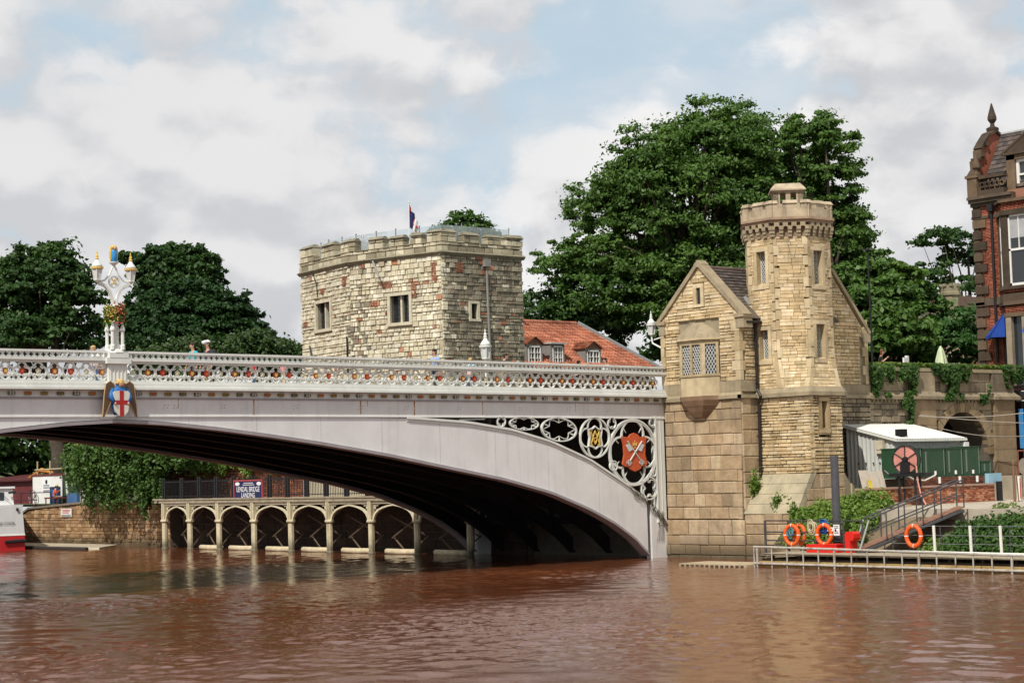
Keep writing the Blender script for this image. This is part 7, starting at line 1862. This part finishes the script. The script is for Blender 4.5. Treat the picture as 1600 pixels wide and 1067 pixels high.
# ================================================================ trees
def eb(px_list): return px_list
tree('huge dark green broadleaf tree rising behind the gatehouse', (33.5, 28.5, 7.1),
     [(33.0, 29, 21.5, 6.2, 6.2, 5.6), (34.1, 27.3, 24.7, 4.2, 4.2, 3.4), (29.2, 32.2, 20.2, 4.0, 4.0, 3.6), (28.6, 32.6, 15.6, 4.6, 4.6, 4.0), (33.0, 29, 15.2, 6.2, 6.2, 4.6), (37.6, 24.7, 18.6, 4.6, 4.6, 4.6), (30.4, 31.2, 23.3, 3.2, 3.2, 2.6), (36.2, 26, 22.6, 4.0, 4.0, 3.6), (26.4, 34.6, 17.2, 2.6, 2.6, 2.2)],
     260000, .18, leafA, bark, 301, trunk_r=.8, clump=.135, nsub=210, limbs=60)
tree('tall looser broadleaf tree right of the huge one, behind the octagonal turret', (35.2, 18.8, 7.1),
     [(35.8, 20.9, 24.3, 2.5, 2.5, 2.3), (36.3, 20.7, 21.9, 2.5, 2.5, 2.4), (36.5, 20.8, 18.9, 2.9, 2.9, 2.6), (37.2, 20.4, 16.2, 2.9, 2.9, 2.6), (36.9, 21.0, 13.6, 3.6, 3.6, 3.0)],
     100000, .18, leafA, bark, 302, trunk_r=.55, clump=.16, nsub=110, limbs=40)
tree('dark bushy evergreen between the tiled house and the huge tree', (24.5, 36.5, 7), [(24.8, 36.4, 12.6, 3.2, 3.2, 3.0), (27.4, 34.6, 12.8, 3.4, 3.4, 3.2), (22.4, 37.6, 11.2, 2.2, 2.2, 2.4)], 34000, .22, leafB, bark, 303, trunk_r=.4, clump=.15, nsub=110)
tree('dark tree mass behind the right slope of the tiled house', (30, 24, 7), [(29.5, 24.5, 10.5, 4.2, 4.2, 3.6), (34, 21, 10.6, 4.0, 4.0, 3.4)], 26000, .24, leafB, bark, 304, clump=.15, nsub=110)
tree('small round green tree top showing above the tower battlements', (24.2, 43.2, 7), [(24.1, 43.1, 20.4, 1.9, 1.9, 1.6), (25.2, 42.3, 19.8, 1.7, 1.7, 1.4), (23.2, 43.9, 19.4, 1.7, 1.7, 1.5), (24.2, 43, 17.5, 2.6, 2.6, 2.4)], 20000, .2, leafE, bark, 305, trunk_r=.35, clump=.18, nsub=60)
tree('sparse green branches showing at the right corner of the tower', (11.5, 24.5, 7), [(9.4, 23.3, 14.6, .8, .8, 1.5), (9.9, 23.2, 12.6, .8, .8, 1.3), (9.6, 23.3, 16.2, .6, .6, .8)], 1500, .22, leafE, bark, 306, trunk_r=.12, limbs=10)
tree('broad dark tree at the far left behind the lamp standard', (7.2, 71, 3.5), [(6.8, 71.5, 18.6, 3.4, 3.4, 3.2), (5.4, 74.1, 17.9, 3.2, 3.2, 3.0), (8.1, 69.2, 17.1, 2.4, 2.4, 2.6), (7.1, 71.0, 20.6, 1.9, 1.9, 1.5), (6.0, 73.3, 20.0, 1.8, 1.8, 1.6), (4.0, 76.6, 18.0, 3.0, 3.0, 3.2), (8.2, 70.2, 19.8, 1.3, 1.3, 1.2), (6.8, 71.8, 14.8, 4.6, 4.6, 2.2), (4.7, 74.9, 14.7, 4.2, 4.2, 2.2)], 62000, .25, leafB, bark, 307, trunk_r=.6, clump=.16, nsub=120)
tree('smooth domed dark green tree between the lamp standard and the tower', (15.5, 60, 4), [(9.7, 56.1, 15.4, 3.4, 3.4, 2.3), (8.5, 58.4, 15.2, 2.6, 2.6, 2.2), (11.0, 53.6, 15.1, 2.6, 2.6, 2.1), (12.2, 52.7, 14.0, 2.1, 2.1, 1.7), (7.3, 59.5, 14.8, 2.0, 2.0, 2.2), (10.1, 55.9, 13.7, 5.0, 5.0, 2.0)], 78000, .20, leafmat('dome_leaf', (.010, .034, .008), (.026, .068, .014), .2), bark, 308, clump=.12, nsub=200, trunk_r=.5)
tree('taller rounded tree behind the domed one', (17, 72, 4.5), [(17.9, 72.2, 21.4, 1.9, 1.9, 1.5), (19.4, 71.0, 20.8, 2.0, 2.0, 1.6), (16.6, 73.4, 20.7, 1.5, 1.5, 1.3), (20.4, 70.2, 19.8, 1.2, 1.2, 1.0), (18.3, 72.0, 19.7, 3.0, 3.0, 2.2), (15.9, 75.3, 21.7, 0.9, 0.9, 0.8)], 52000, .25, leafB, bark, 309, trunk_r=.5, clump=.16, nsub=120)
lw2 = leafmat('weeping_leaf', (.035, .07, .022), (.08, .13, .045), .3)
tree('low weeping tree behind the bridge rail, left of the tower', (6.2, 42.6, 5.5), [(6.4, 42.4, 12.0, 1.9, 1.9, 1.1), (8.0, 41.2, 11.7, 1.4, 1.4, .9)], 12000, .17, lw2, bark, 310, trunk_r=.2, droop=1.6, clump=.3)
tree('small weeping tree behind the walkers on the bridge', (2.8, 45.2, 5), [(3.2, 45.0, 12.0, 1.7, 1.7, 1.0), (1.6, 46.2, 11.5, 1.5, 1.5, .9)], 9000, .17, lw2, bark, 311, trunk_r=.2, droop=1.6, clump=.3)
tree('weeping riverside tree hanging over the quay wall left of the landing stage', (.8, 42.4, 2.7), [(-1.2, 43.2, 6.6, 2.4, 2.8, 1.7), (-2.2, 46.2, 5.6, 1.8, 2.6, 1.7), (-1.6, 39.6, 6.2, 1.7, 2.4, 1.4), (-1.9, 48.6, 5.2, 1.4, 1.9, 1.3), (-1.9, 42.4, 4.4, 1.1, 1.8, 1.5), (-2.0, 40.2, 3.6, .8, 1.0, 1.2), (-2.1, 46.4, 3.9, 1.0, 1.4, 1.1), (-1.6, 36.4, 6.3, 1.2, 2.2, .8)], 46000, .15, leafmat('riverside_leaf', (.035, .085, .018), (.11, .19, .05), .32), bark, 312, trunk_r=.28, droop=1.6, clump=.2, nsub=80, limbs=34)
tree('dense dark tree behind the hoarding under the arch', (8, 78, 3), [(8, 78, 7.6, 5.5, 5.5, 4.2), (2, 82, 7.2, 5, 5, 4.2), (13, 74, 7.8, 4.6, 4.6, 4.2), (5, 77, 4.4, 4.5, 3, 2.2), (11, 72, 5.2, 4, 3, 2.0), (2, 79, 4.2, 3, 3, 2.2)], 34000, .36, leafB, bark, 313)
tree('green tree on the bank above the landing brick wall', (5.5, 36, 4.6), [(4.2, 36.6, 6.4, 1.8, 3.2, 1.4), (3.8, 32.0, 5.9, 1.2, 2.4, .8), (1.6, 35.5, 5.0, .7, 3.6, .55), (1.5, 31.0, 5.0, .6, 2.2, .45)], 8000, .22, leafE, bark, 314, trunk_r=.22)
tree('leafy round tree right of the gatehouse wing', (32, 13.5, 7.2), [(32.1, 13.1, 15.0, 1.5, 1.5, 1.5), (33.6, 13.1, 14.1, 1.9, 1.9, 1.7), (30.3, 12.2, 12.6, 2.4, 2.4, 2.2), (35.2, 13.2, 13.4, 1.8, 1.8, 1.6), (29.5, 10.4, 10.9, 2.6, 2.6, 2.0)], 46000, .25, leafA, bark, 315, trunk_r=.5, clump=.16, nsub=110)
tree('tall sparse pine like tree left of the brick building', (67, 33, 7.4), [(66.2, 33.6, 21.2, 2.2, 2.2, 1.8), (68.4, 32.2, 20.0, 2.3, 2.3, 1.9), (65.2, 34.2, 18.2, 2.4, 2.4, 1.3), (68.2, 32.4, 17.0, 2.6, 2.6, 1.9), (70.5, 31.2, 19.2, 2.2, 2.2, 2.4), (70.2, 31, 15.4, 2.6, 2.6, 2.2)], 16000, .25, leafB, bark, 316, trunk_r=.3, clump=.24, nsub=26)
tree('fresh green garden trees behind the terrace hedge', (33, 12, 7.2), [(32.0, 13.2, 10.2, 2.8, 2.8, 2.2), (35.6, 10.8, 10.8, 2.8, 2.8, 2.4), (30, 15.4, 10.6, 2.6, 2.6, 2.6), (37.8, 8.4, 10.3, 2.2, 2.2, 2.2), (27.6, 13.4, 9.7, 2.2, 2.2, 2.2)], 46000, .2, leafmat('garden_leaf', (.025, .075, .014), (.055, .13, .03), .3), bark, 317, clump=.17, nsub=90)
tree('dark green tree behind the terrace beside the gatehouse wing', (22, 12, 7.2), [(22.5, 12.2, 11, 3.0, 3.0, 2.8), (20.5, 11.8, 9.5, 2.2, 2.2, 2.0), (25.5, 12.8, 10.5, 2.8, 2.8, 2.6)], 28000, .22, leafA, bark, 318, clump=.17, nsub=90)
# lodge with stone chimney, distant
lg = thing('distant_lodge', 'distant stone lodge with an octagonal stone chimney showing above the garden trees', 'lodge', (50.2, 21.3, 7))
b = MB(); b.lathe(50.2, 21.3, [(.95, 9), (.95, 12.6), (.8, 13.0), (.62, 13.2), (.62, 15.2), (.74, 15.3), (.74, 15.5), (.64, 15.55), (.64, 15.9)], 8)
for k in range(8): a = k*math.pi/4; b.box(50.2+.6*math.cos(a)-.12, 50.2+.6*math.cos(a)+.12, 21.3+.6*math.sin(a)-.12, 21.3+.6*math.sin(a)+.12, 15.9, 16.1)
b.build('stone_chimney', M('distant_stone', pal=[rgb(c) for c in ('#9a927a', '#8c846c')], rough=.95, var=.25, fine=.1), lg)
b = MB(); b.box(48, 60, 22, 28, 7, 13.2); b.build('lodge_wall', M('brown_brick'), lg)
b = MB(); b.fpoly(Fr((0, 21.8), 0.), [(47, 13.0), (61, 13.0), (60, 15.4), (48.5, 15.4)], -6, 0); b.build('lodge_roof', M('brown_tile', (.16, .10, .08), .9, .2, 3), lg)
b = MB(); b.fpoly(Fr((46.6, 21.5), -.9), [(-1.2, 12), (1.4, 12), (1.4, 13.8), (.1, 15.6), (-1.2, 13.8)], -2, 0); b.build('lodge_gable', M('dark_stone_gable', (.15, .13, .10), .9, .2), lg)
# ================================================================ terrace: closed parasol, post, table
pa = thing('closed_parasol', 'closed pale green parasol standing on the terrace', 'parasol', (24.9, 3.7, 7.7))
b = MB(); b.tube([(24.9, 3.7, 7.2), (24.9, 3.7, 9.9)], .035, 6); b.build('pole', timber, pa)
b = MB(); v0 = len(b.v); b.lathe(24.9, 3.7, [(.30, 8.35), (.34, 8.6), (.26, 9.2), (.14, 9.7), (.03, 9.95)], 12)
for i, (x, y, z) in enumerate(b.v): k = 1+.16*(-1)**i; b.v[i] = (24.9+(x-24.9)*k, 3.7+(y-3.7)*k, z)
b.build('canopy', M('pale_green_canvas', (.50, .56, .36), .8, .06), pa)
b = MB(); b.box(19.55, 19.7, 1.85, 2.0, 7.1, 9.2); b.box(19.3, 19.52, 1.85, 1.95, 8.7, 9.1); b.build('white_post', whitef, label='short white post with a plate on the terrace behind the ivy', cat='post')
b = MB(); b.tube([(22.6, 6.5, 7.1), (22.6, 6.5, 15.2)], [.07, .05], 6); b.ball((22.6, 6.5, 15.3), (.16, .16, .12), 7, 5); b.build('lamp_post', black, label='tall thin black lamp post among the dark trees right of the gatehouse', cat='lamp post')
tbl = thing('garden_table', 'round white table on the terrace beside the seated woman', 'table', (12.2, -2.4, 7.1)); b = MB(); b.lathe(12.4, -2.7, [(.55, 8.12), (.55, 8.17)], 16); b.lathe(12.4, -2.7, [(.04, 7.1), (.04, 8.12)], 6); b.lathe(12.4, -2.7, [(.3, 7.06), (.3, 7.10)], 10); b.build('table_top', whitef, tbl)
# ================================================================ people
def skinmesh(name, V, E, Rr, sub=1):
    me = bpy.data.meshes.new('tmp'); me.from_pydata([tuple(v) for v in V], E, [])
    o = bpy.data.objects.new('tmp', me); COL.objects.link(o)
    md = o.modifiers.new('s', 'SKIN'); md.use_smooth_shade = True
    if sub: m2 = o.modifiers.new('d', 'SUBSURF'); m2.levels = sub
    for i, r in enumerate(Rr): me.skin_vertices[0].data[i].radius = (r, r) if isinstance(r, float) else r
    me.skin_vertices[0].data[0].use_root = True
    dg = bpy.context.evaluated_depsgraph_get()
    out_ = bpy.data.meshes.new_from_object(o.evaluated_get(dg)); bpy.data.objects.remove(o); out_.name = name
    out_.polygons.foreach_set('use_smooth', [True]*len(out_.polygons))
    return out_
def person(label, loc, rot, shirt, trousers, hair, height=1.74, lean=0., walk=.25, arms='walk', cap=None, bag=None, skincol=None, long_hair=False, sleeve='short', sit=False, hat=None):
    k = height/1.74; t = thing('person', label, 'person', (0, 0, 0)); sk = skincol or skin
    tilt = lambda p, o=.95: (p[0], p[1]-math.sin(lean)*(p[2]-o), o+(p[2]-o)*math.cos(lean)) if p[2] > o else p
    pel = (0, 0, .95); chest = tilt((0, .0, 1.28)); nk = tilt((0, -.02, 1.48)); h0 = tilt((0, -.04, 1.56)); h1 = tilt((0, -.06, 1.64)); h2 = tilt((0, -.04, 1.71))
    sho = [tilt((s*.19, 0, 1.41)) for s in (-1, 1)]
    if arms == 'rail':  el = [tilt((s*.25, -.12, 1.18)) for s in (-1, 1)]; wr = [(s*.16, el[0][1]-.24, 1.16) for s in (-1, 1)]
    elif arms == 'phone': el = [tilt((s*.24, -.06, 1.14)) for s in (-1, 1)]; wr = [(s*.10, -.34, 1.34) for s in (-1, 1)]
    else: el = [tilt((s*.25, .10*s*walk*3, 1.13)) for s in (-1, 1)]; wr = [(s*.25, -.08+.30*s*walk, .90) for s in (-1, 1)]
    if sit: kn = [(s*.11, -.45, .93) for s in (-1, 1)]; an = [(s*.12, -.46, .48) for s in (-1, 1)]
    else: kn = [(s*.10, -.04-.30*s*walk, .50) for s in (-1, 1)]; an = [(s*.10, .04-.9*s*walk*.8+.04*s, .09+(.06 if s < 0 else 0)) for s in (-1, 1)]
    toe = [(a[0], a[1]-.15, a[2]-.05) for a in an]; hip = [(s*.09, 0, .90) for s in (-1, 1)]
    V = [pel, chest, nk, h0, h1, h2]; Rr = [(.135, .10), (.15, .105), .055, (.07, .08), (.078, .098), (.062, .078)]; E = [(0, 1), (1, 2), (2, 3), (3, 4), (4, 5)]
    V.append((h1[0], h1[1]-.105, h1[2]-.02)); Rr.append(.016); E.append((4, 6))
    for i in (0, 1):
        b0 = len(V); V += [sho[i], el[i], wr[i]]; Rr += [.058, .042, .03]; E += [(1, b0), (b0, b0+1), (b0+1, b0+2)]
        b0 = len(V); V += [hip[i], kn[i], an[i], toe[i]]; Rr += [.088, .058, .042, .035]; E += [(0, b0), (b0, b0+1), (b0+1, b0+2), (b0+2, b0+3)]
    me = skinmesh('body', V, E, Rr, 1)
    # hands: palm and five tapered, bent fingers joined into the body mesh
    hb = MB(); vs = [tuple(v.co) for v in me.vertices]; hb.add(vs, [tuple(p.vertices) for p in me.polygons])
    for i, s in enumerate((-1, 1)):
        w = Vector(wr[i]); d = (w-Vector(el[i])).normalized(); sd = d.cross(Vector((0, 1, .2))).normalized(); nn = d.cross(sd)
        hb.ball(tuple(w+d*.055), (.032, .032, .045), 7, 5)
        for q in range(4):
            o = w+d*.085+sd*(.012*(q-1.5)*1.5); l = (.055, .065, .06, .048)[q]; hb.tube([o, o+d*l*.5+nn*.005, o+d*l*.85+nn*.025], [.0095, .009, .006], 5)
        hb.tube([w+d*.03-sd*.025, w+d*.06-sd*.055, w+d*.09-sd*.05+nn*.02], [.011, .010, .007], 5)
    for s in (-1, 1): hb.ball((h1[0]+s*.082, h1[1]+.01, h1[2]-.01), (.012, .022, .032), 6, 4)
    body = hb.build('body', sk, t, True)
    e = MB()
    for s in (-1, 1): e.ball((h1[0]+s*.032, h1[1]-.09, h1[2]+.015), .011, 6, 4)
    e.build('eyes', black, body); e = MB(); e.ball((h1[0], h1[1]-.092, h1[2]-.065), (.025, .010, .007), 6, 4); e.build('mouth', M('lips', (.36, .13, .11), .6), body)
    V = [pel, chest, tilt((0, -.01, 1.44))]; Rr = [(.155, .12), (.172, .128), (.10, .09)]; E = [(0, 1), (1, 2)]
    for i in (0, 1):
        b0 = len(V); m = tuple(Vector(sho[i]).lerp(Vector(el[i]), .78 if sleeve == 'short' else 1.0)); V += [sho[i], m]; Rr += [.075, .066]; E += [(1, b0), (b0, b0+1)]
        if sleeve != 'short': V.append(wr[i]); Rr.append(.045); E.append((b0+1, b0+2))
    ob('shirt', skinmesh('shirt', V, E, Rr, 1), t).data.materials.append(shirt)
    V = [(0, 0, 1.0)]; Rr = [(.15, .118)]; E = []
    for i in (0, 1): b0 = len(V); V += [hip[i], kn[i], (an[i][0], an[i][1], an[i][2]+.03)]; Rr += [.105, .078, .06]; E += [(0, b0), (b0, b0+1), (b0+1, b0+2)]
    ob('trousers', skinmesh('trousers', V, E, Rr, 1), t).data.materials.append(trousers)
    for a in an: b = MB(); b.ball((a[0], a[1]-.06, a[2]-.035), (.05, .13, .05), 9, 6); b.build('shoe', black, t, True)
    hm = MB(); hm.ball((h1[0], h1[1]+.025, h1[2]+.055), (.094, .105, .085), 12, 8); hm.ball((h1[0], h1[1]+.06, h1[2]-.02), (.082, .06, .10 if not long_hair else .2), 10, 7); hm.build('hair', hair, t, True)
    if cap:
        c = MB(); c.ball((h2[0], h2[1]+.01, h2[2]+.005), (.10, .112, .07), 12, 7); c.tube([(h2[0], h2[1]-.06, h2[2]-.01), (h2[0], h2[1]-.19, h2[2]-.03)], [.085, .06], 8)
        c.build('cap', cap, t, True)
    if hat: c = MB(); c.lathe(h2[0], h2[1], [(.22, h2[2]-.02), (.11, h2[2]), (.10, h2[2]+.1), (.03, h2[2]+.12)], 12); c.build('sun_hat', hat, t, True)
    if bag: c = MB(); c.ball((chest[0], chest[1]+.21, chest[2]-.03), (.15, .11, .23), 10, 8); c.build('backpack', bag, t, True)
    t.scale = (k, k, k)
    return place(t, loc, rot)
hair_b = M('brown_hair', (.035, .02, .012), .7); hair_f = M('fair_hair', (.45, .29, .12), .7); hair_k = M('black_hair', (.012, .01, .01), .6); hair_r = M('auburn_hair', (.14, .05, .025), .7)
cl = lambda n, c: M(n, c, .85, .1, 6)
PZ = 7.14
jeans = cl('blue_jeans', (.05, .08, .15)); darkt = cl('dark_trousers', (.03, .03, .035)); khaki = cl('khaki_trousers', (.28, .22, .14))
E_ = -math.pi/2
person('fair haired person in a white top walking just left of the lamp standard', (-26.0, 2.0, PZ-.1), E_, cl('white_top', (.7, .69, .66)), jeans, hair_f, 1.60, .25)
person('dark haired person in a turquoise shirt walking on the bridge', (-22.1, 2.1, PZ-.04), E_, cl('turquoise_shirt', (.03, .36, .46)), darkt, hair_b, 1.74)
person('person in a white cap and charcoal shirt behind the turquoise walker', (-21.35, 2.3, PZ-.04), E_, cl('charcoal_shirt', (.035, .03, .045)), khaki, hair_b, 1.84, cap=wcl, bag=cl('dark_backpack', (.02, .02, .02)))
person('dark haired person in a light blue shirt in front of the tower corner', (-10.8, 2.2, PZ-.06), -E_*-1, cl('light_blue_shirt', (.22, .38, .66)), darkt, hair_k, 1.78)
person('person in a blue checked shirt leaning down at the rail near the white lantern', (-8.0, 3.4, PZ-.08), 2.4, cl('pale_check_shirt', (.34, .48, .62)), jeans, hair_f, 1.68, .55, 0., 'rail')
person('person in a navy shirt leaning on the bridge rail right of the white lantern', (-7.1, 2.4, PZ-.08), .9, cl('navy_shirt', (.012, .018, .05)), khaki, hair_b, 1.72, .2, 0., 'rail')
person('person in a white shirt with a dark bag near the gatehouse', (-1.1, 2.4, PZ-.1), E_, cl('white_shirt', (.70, .70, .68)), darkt, hair_k, 1.66, bag=cl('dark_backpack', (.02, .02, .02)))
person('person in dark clothes bending beside the parapet in front of the tiled house', (-3.3, 2.0, PZ-.1), -E_, cl('black_shirt', (.018, .017, .018)), darkt, hair_k, 1.52, .3)
person('pedestrian in a red top half hidden behind the parapet frieze', (-20.0, 1.4, PZ-.04), -E_, cl('red_top', (.45, .05, .06)), jeans, hair_b, 1.14, 0., .1)
person('small child in a pink top behind the parapet frieze', (-18.6, 1.5, PZ-.04), -E_, cl('pink_top', (.55, .25, .27)), cl('pale_shorts', (.5, .42, .3)), hair_f, 1.12, 0., .1)
person('auburn haired woman in a black top sitting on the terrace beside the gatehouse', (11.3, -2.9, 7.35), .8, cl('black_shirt', (.018, .017, .018)), darkt, hair_r, 1.62, .1, 0., 'phone', long_hair=True, sit=True)
person('person in an orange red top and sun hat sitting on the left quay', (.45, 57.9, 2.2), 1.2, cl('orange_top', (.52, .10, .04)), khaki, hair_b, 1.66, .2, 0., 'phone', hat=cl('straw_hat', (.5, .42, .28)), sit=True, sleeve='long')
b = MB(); b.box(.1, .9, 56.9, 58.6, 2.95, 3.05)
for x in (.15, .82):
    for y in (57.0, 58.5): b.box(x, x+.06, y, y+.06, 2.5, 2.95)
b.build('bench', M('dark_red_timber'), label='dark red bench under the person in the orange top', cat='bench')
b = MB(); b.box(11.0, 11.6, -3.2, -2.4, 8.12, 8.18)
for x in (11.02, 11.52):
    for y in (-3.18, -2.48): b.box(x, x+.06, y, y+.06, 7.05, 8.12)
b.build('stool', timber, label='tall stool under the seated woman on the terrace', cat='stool')
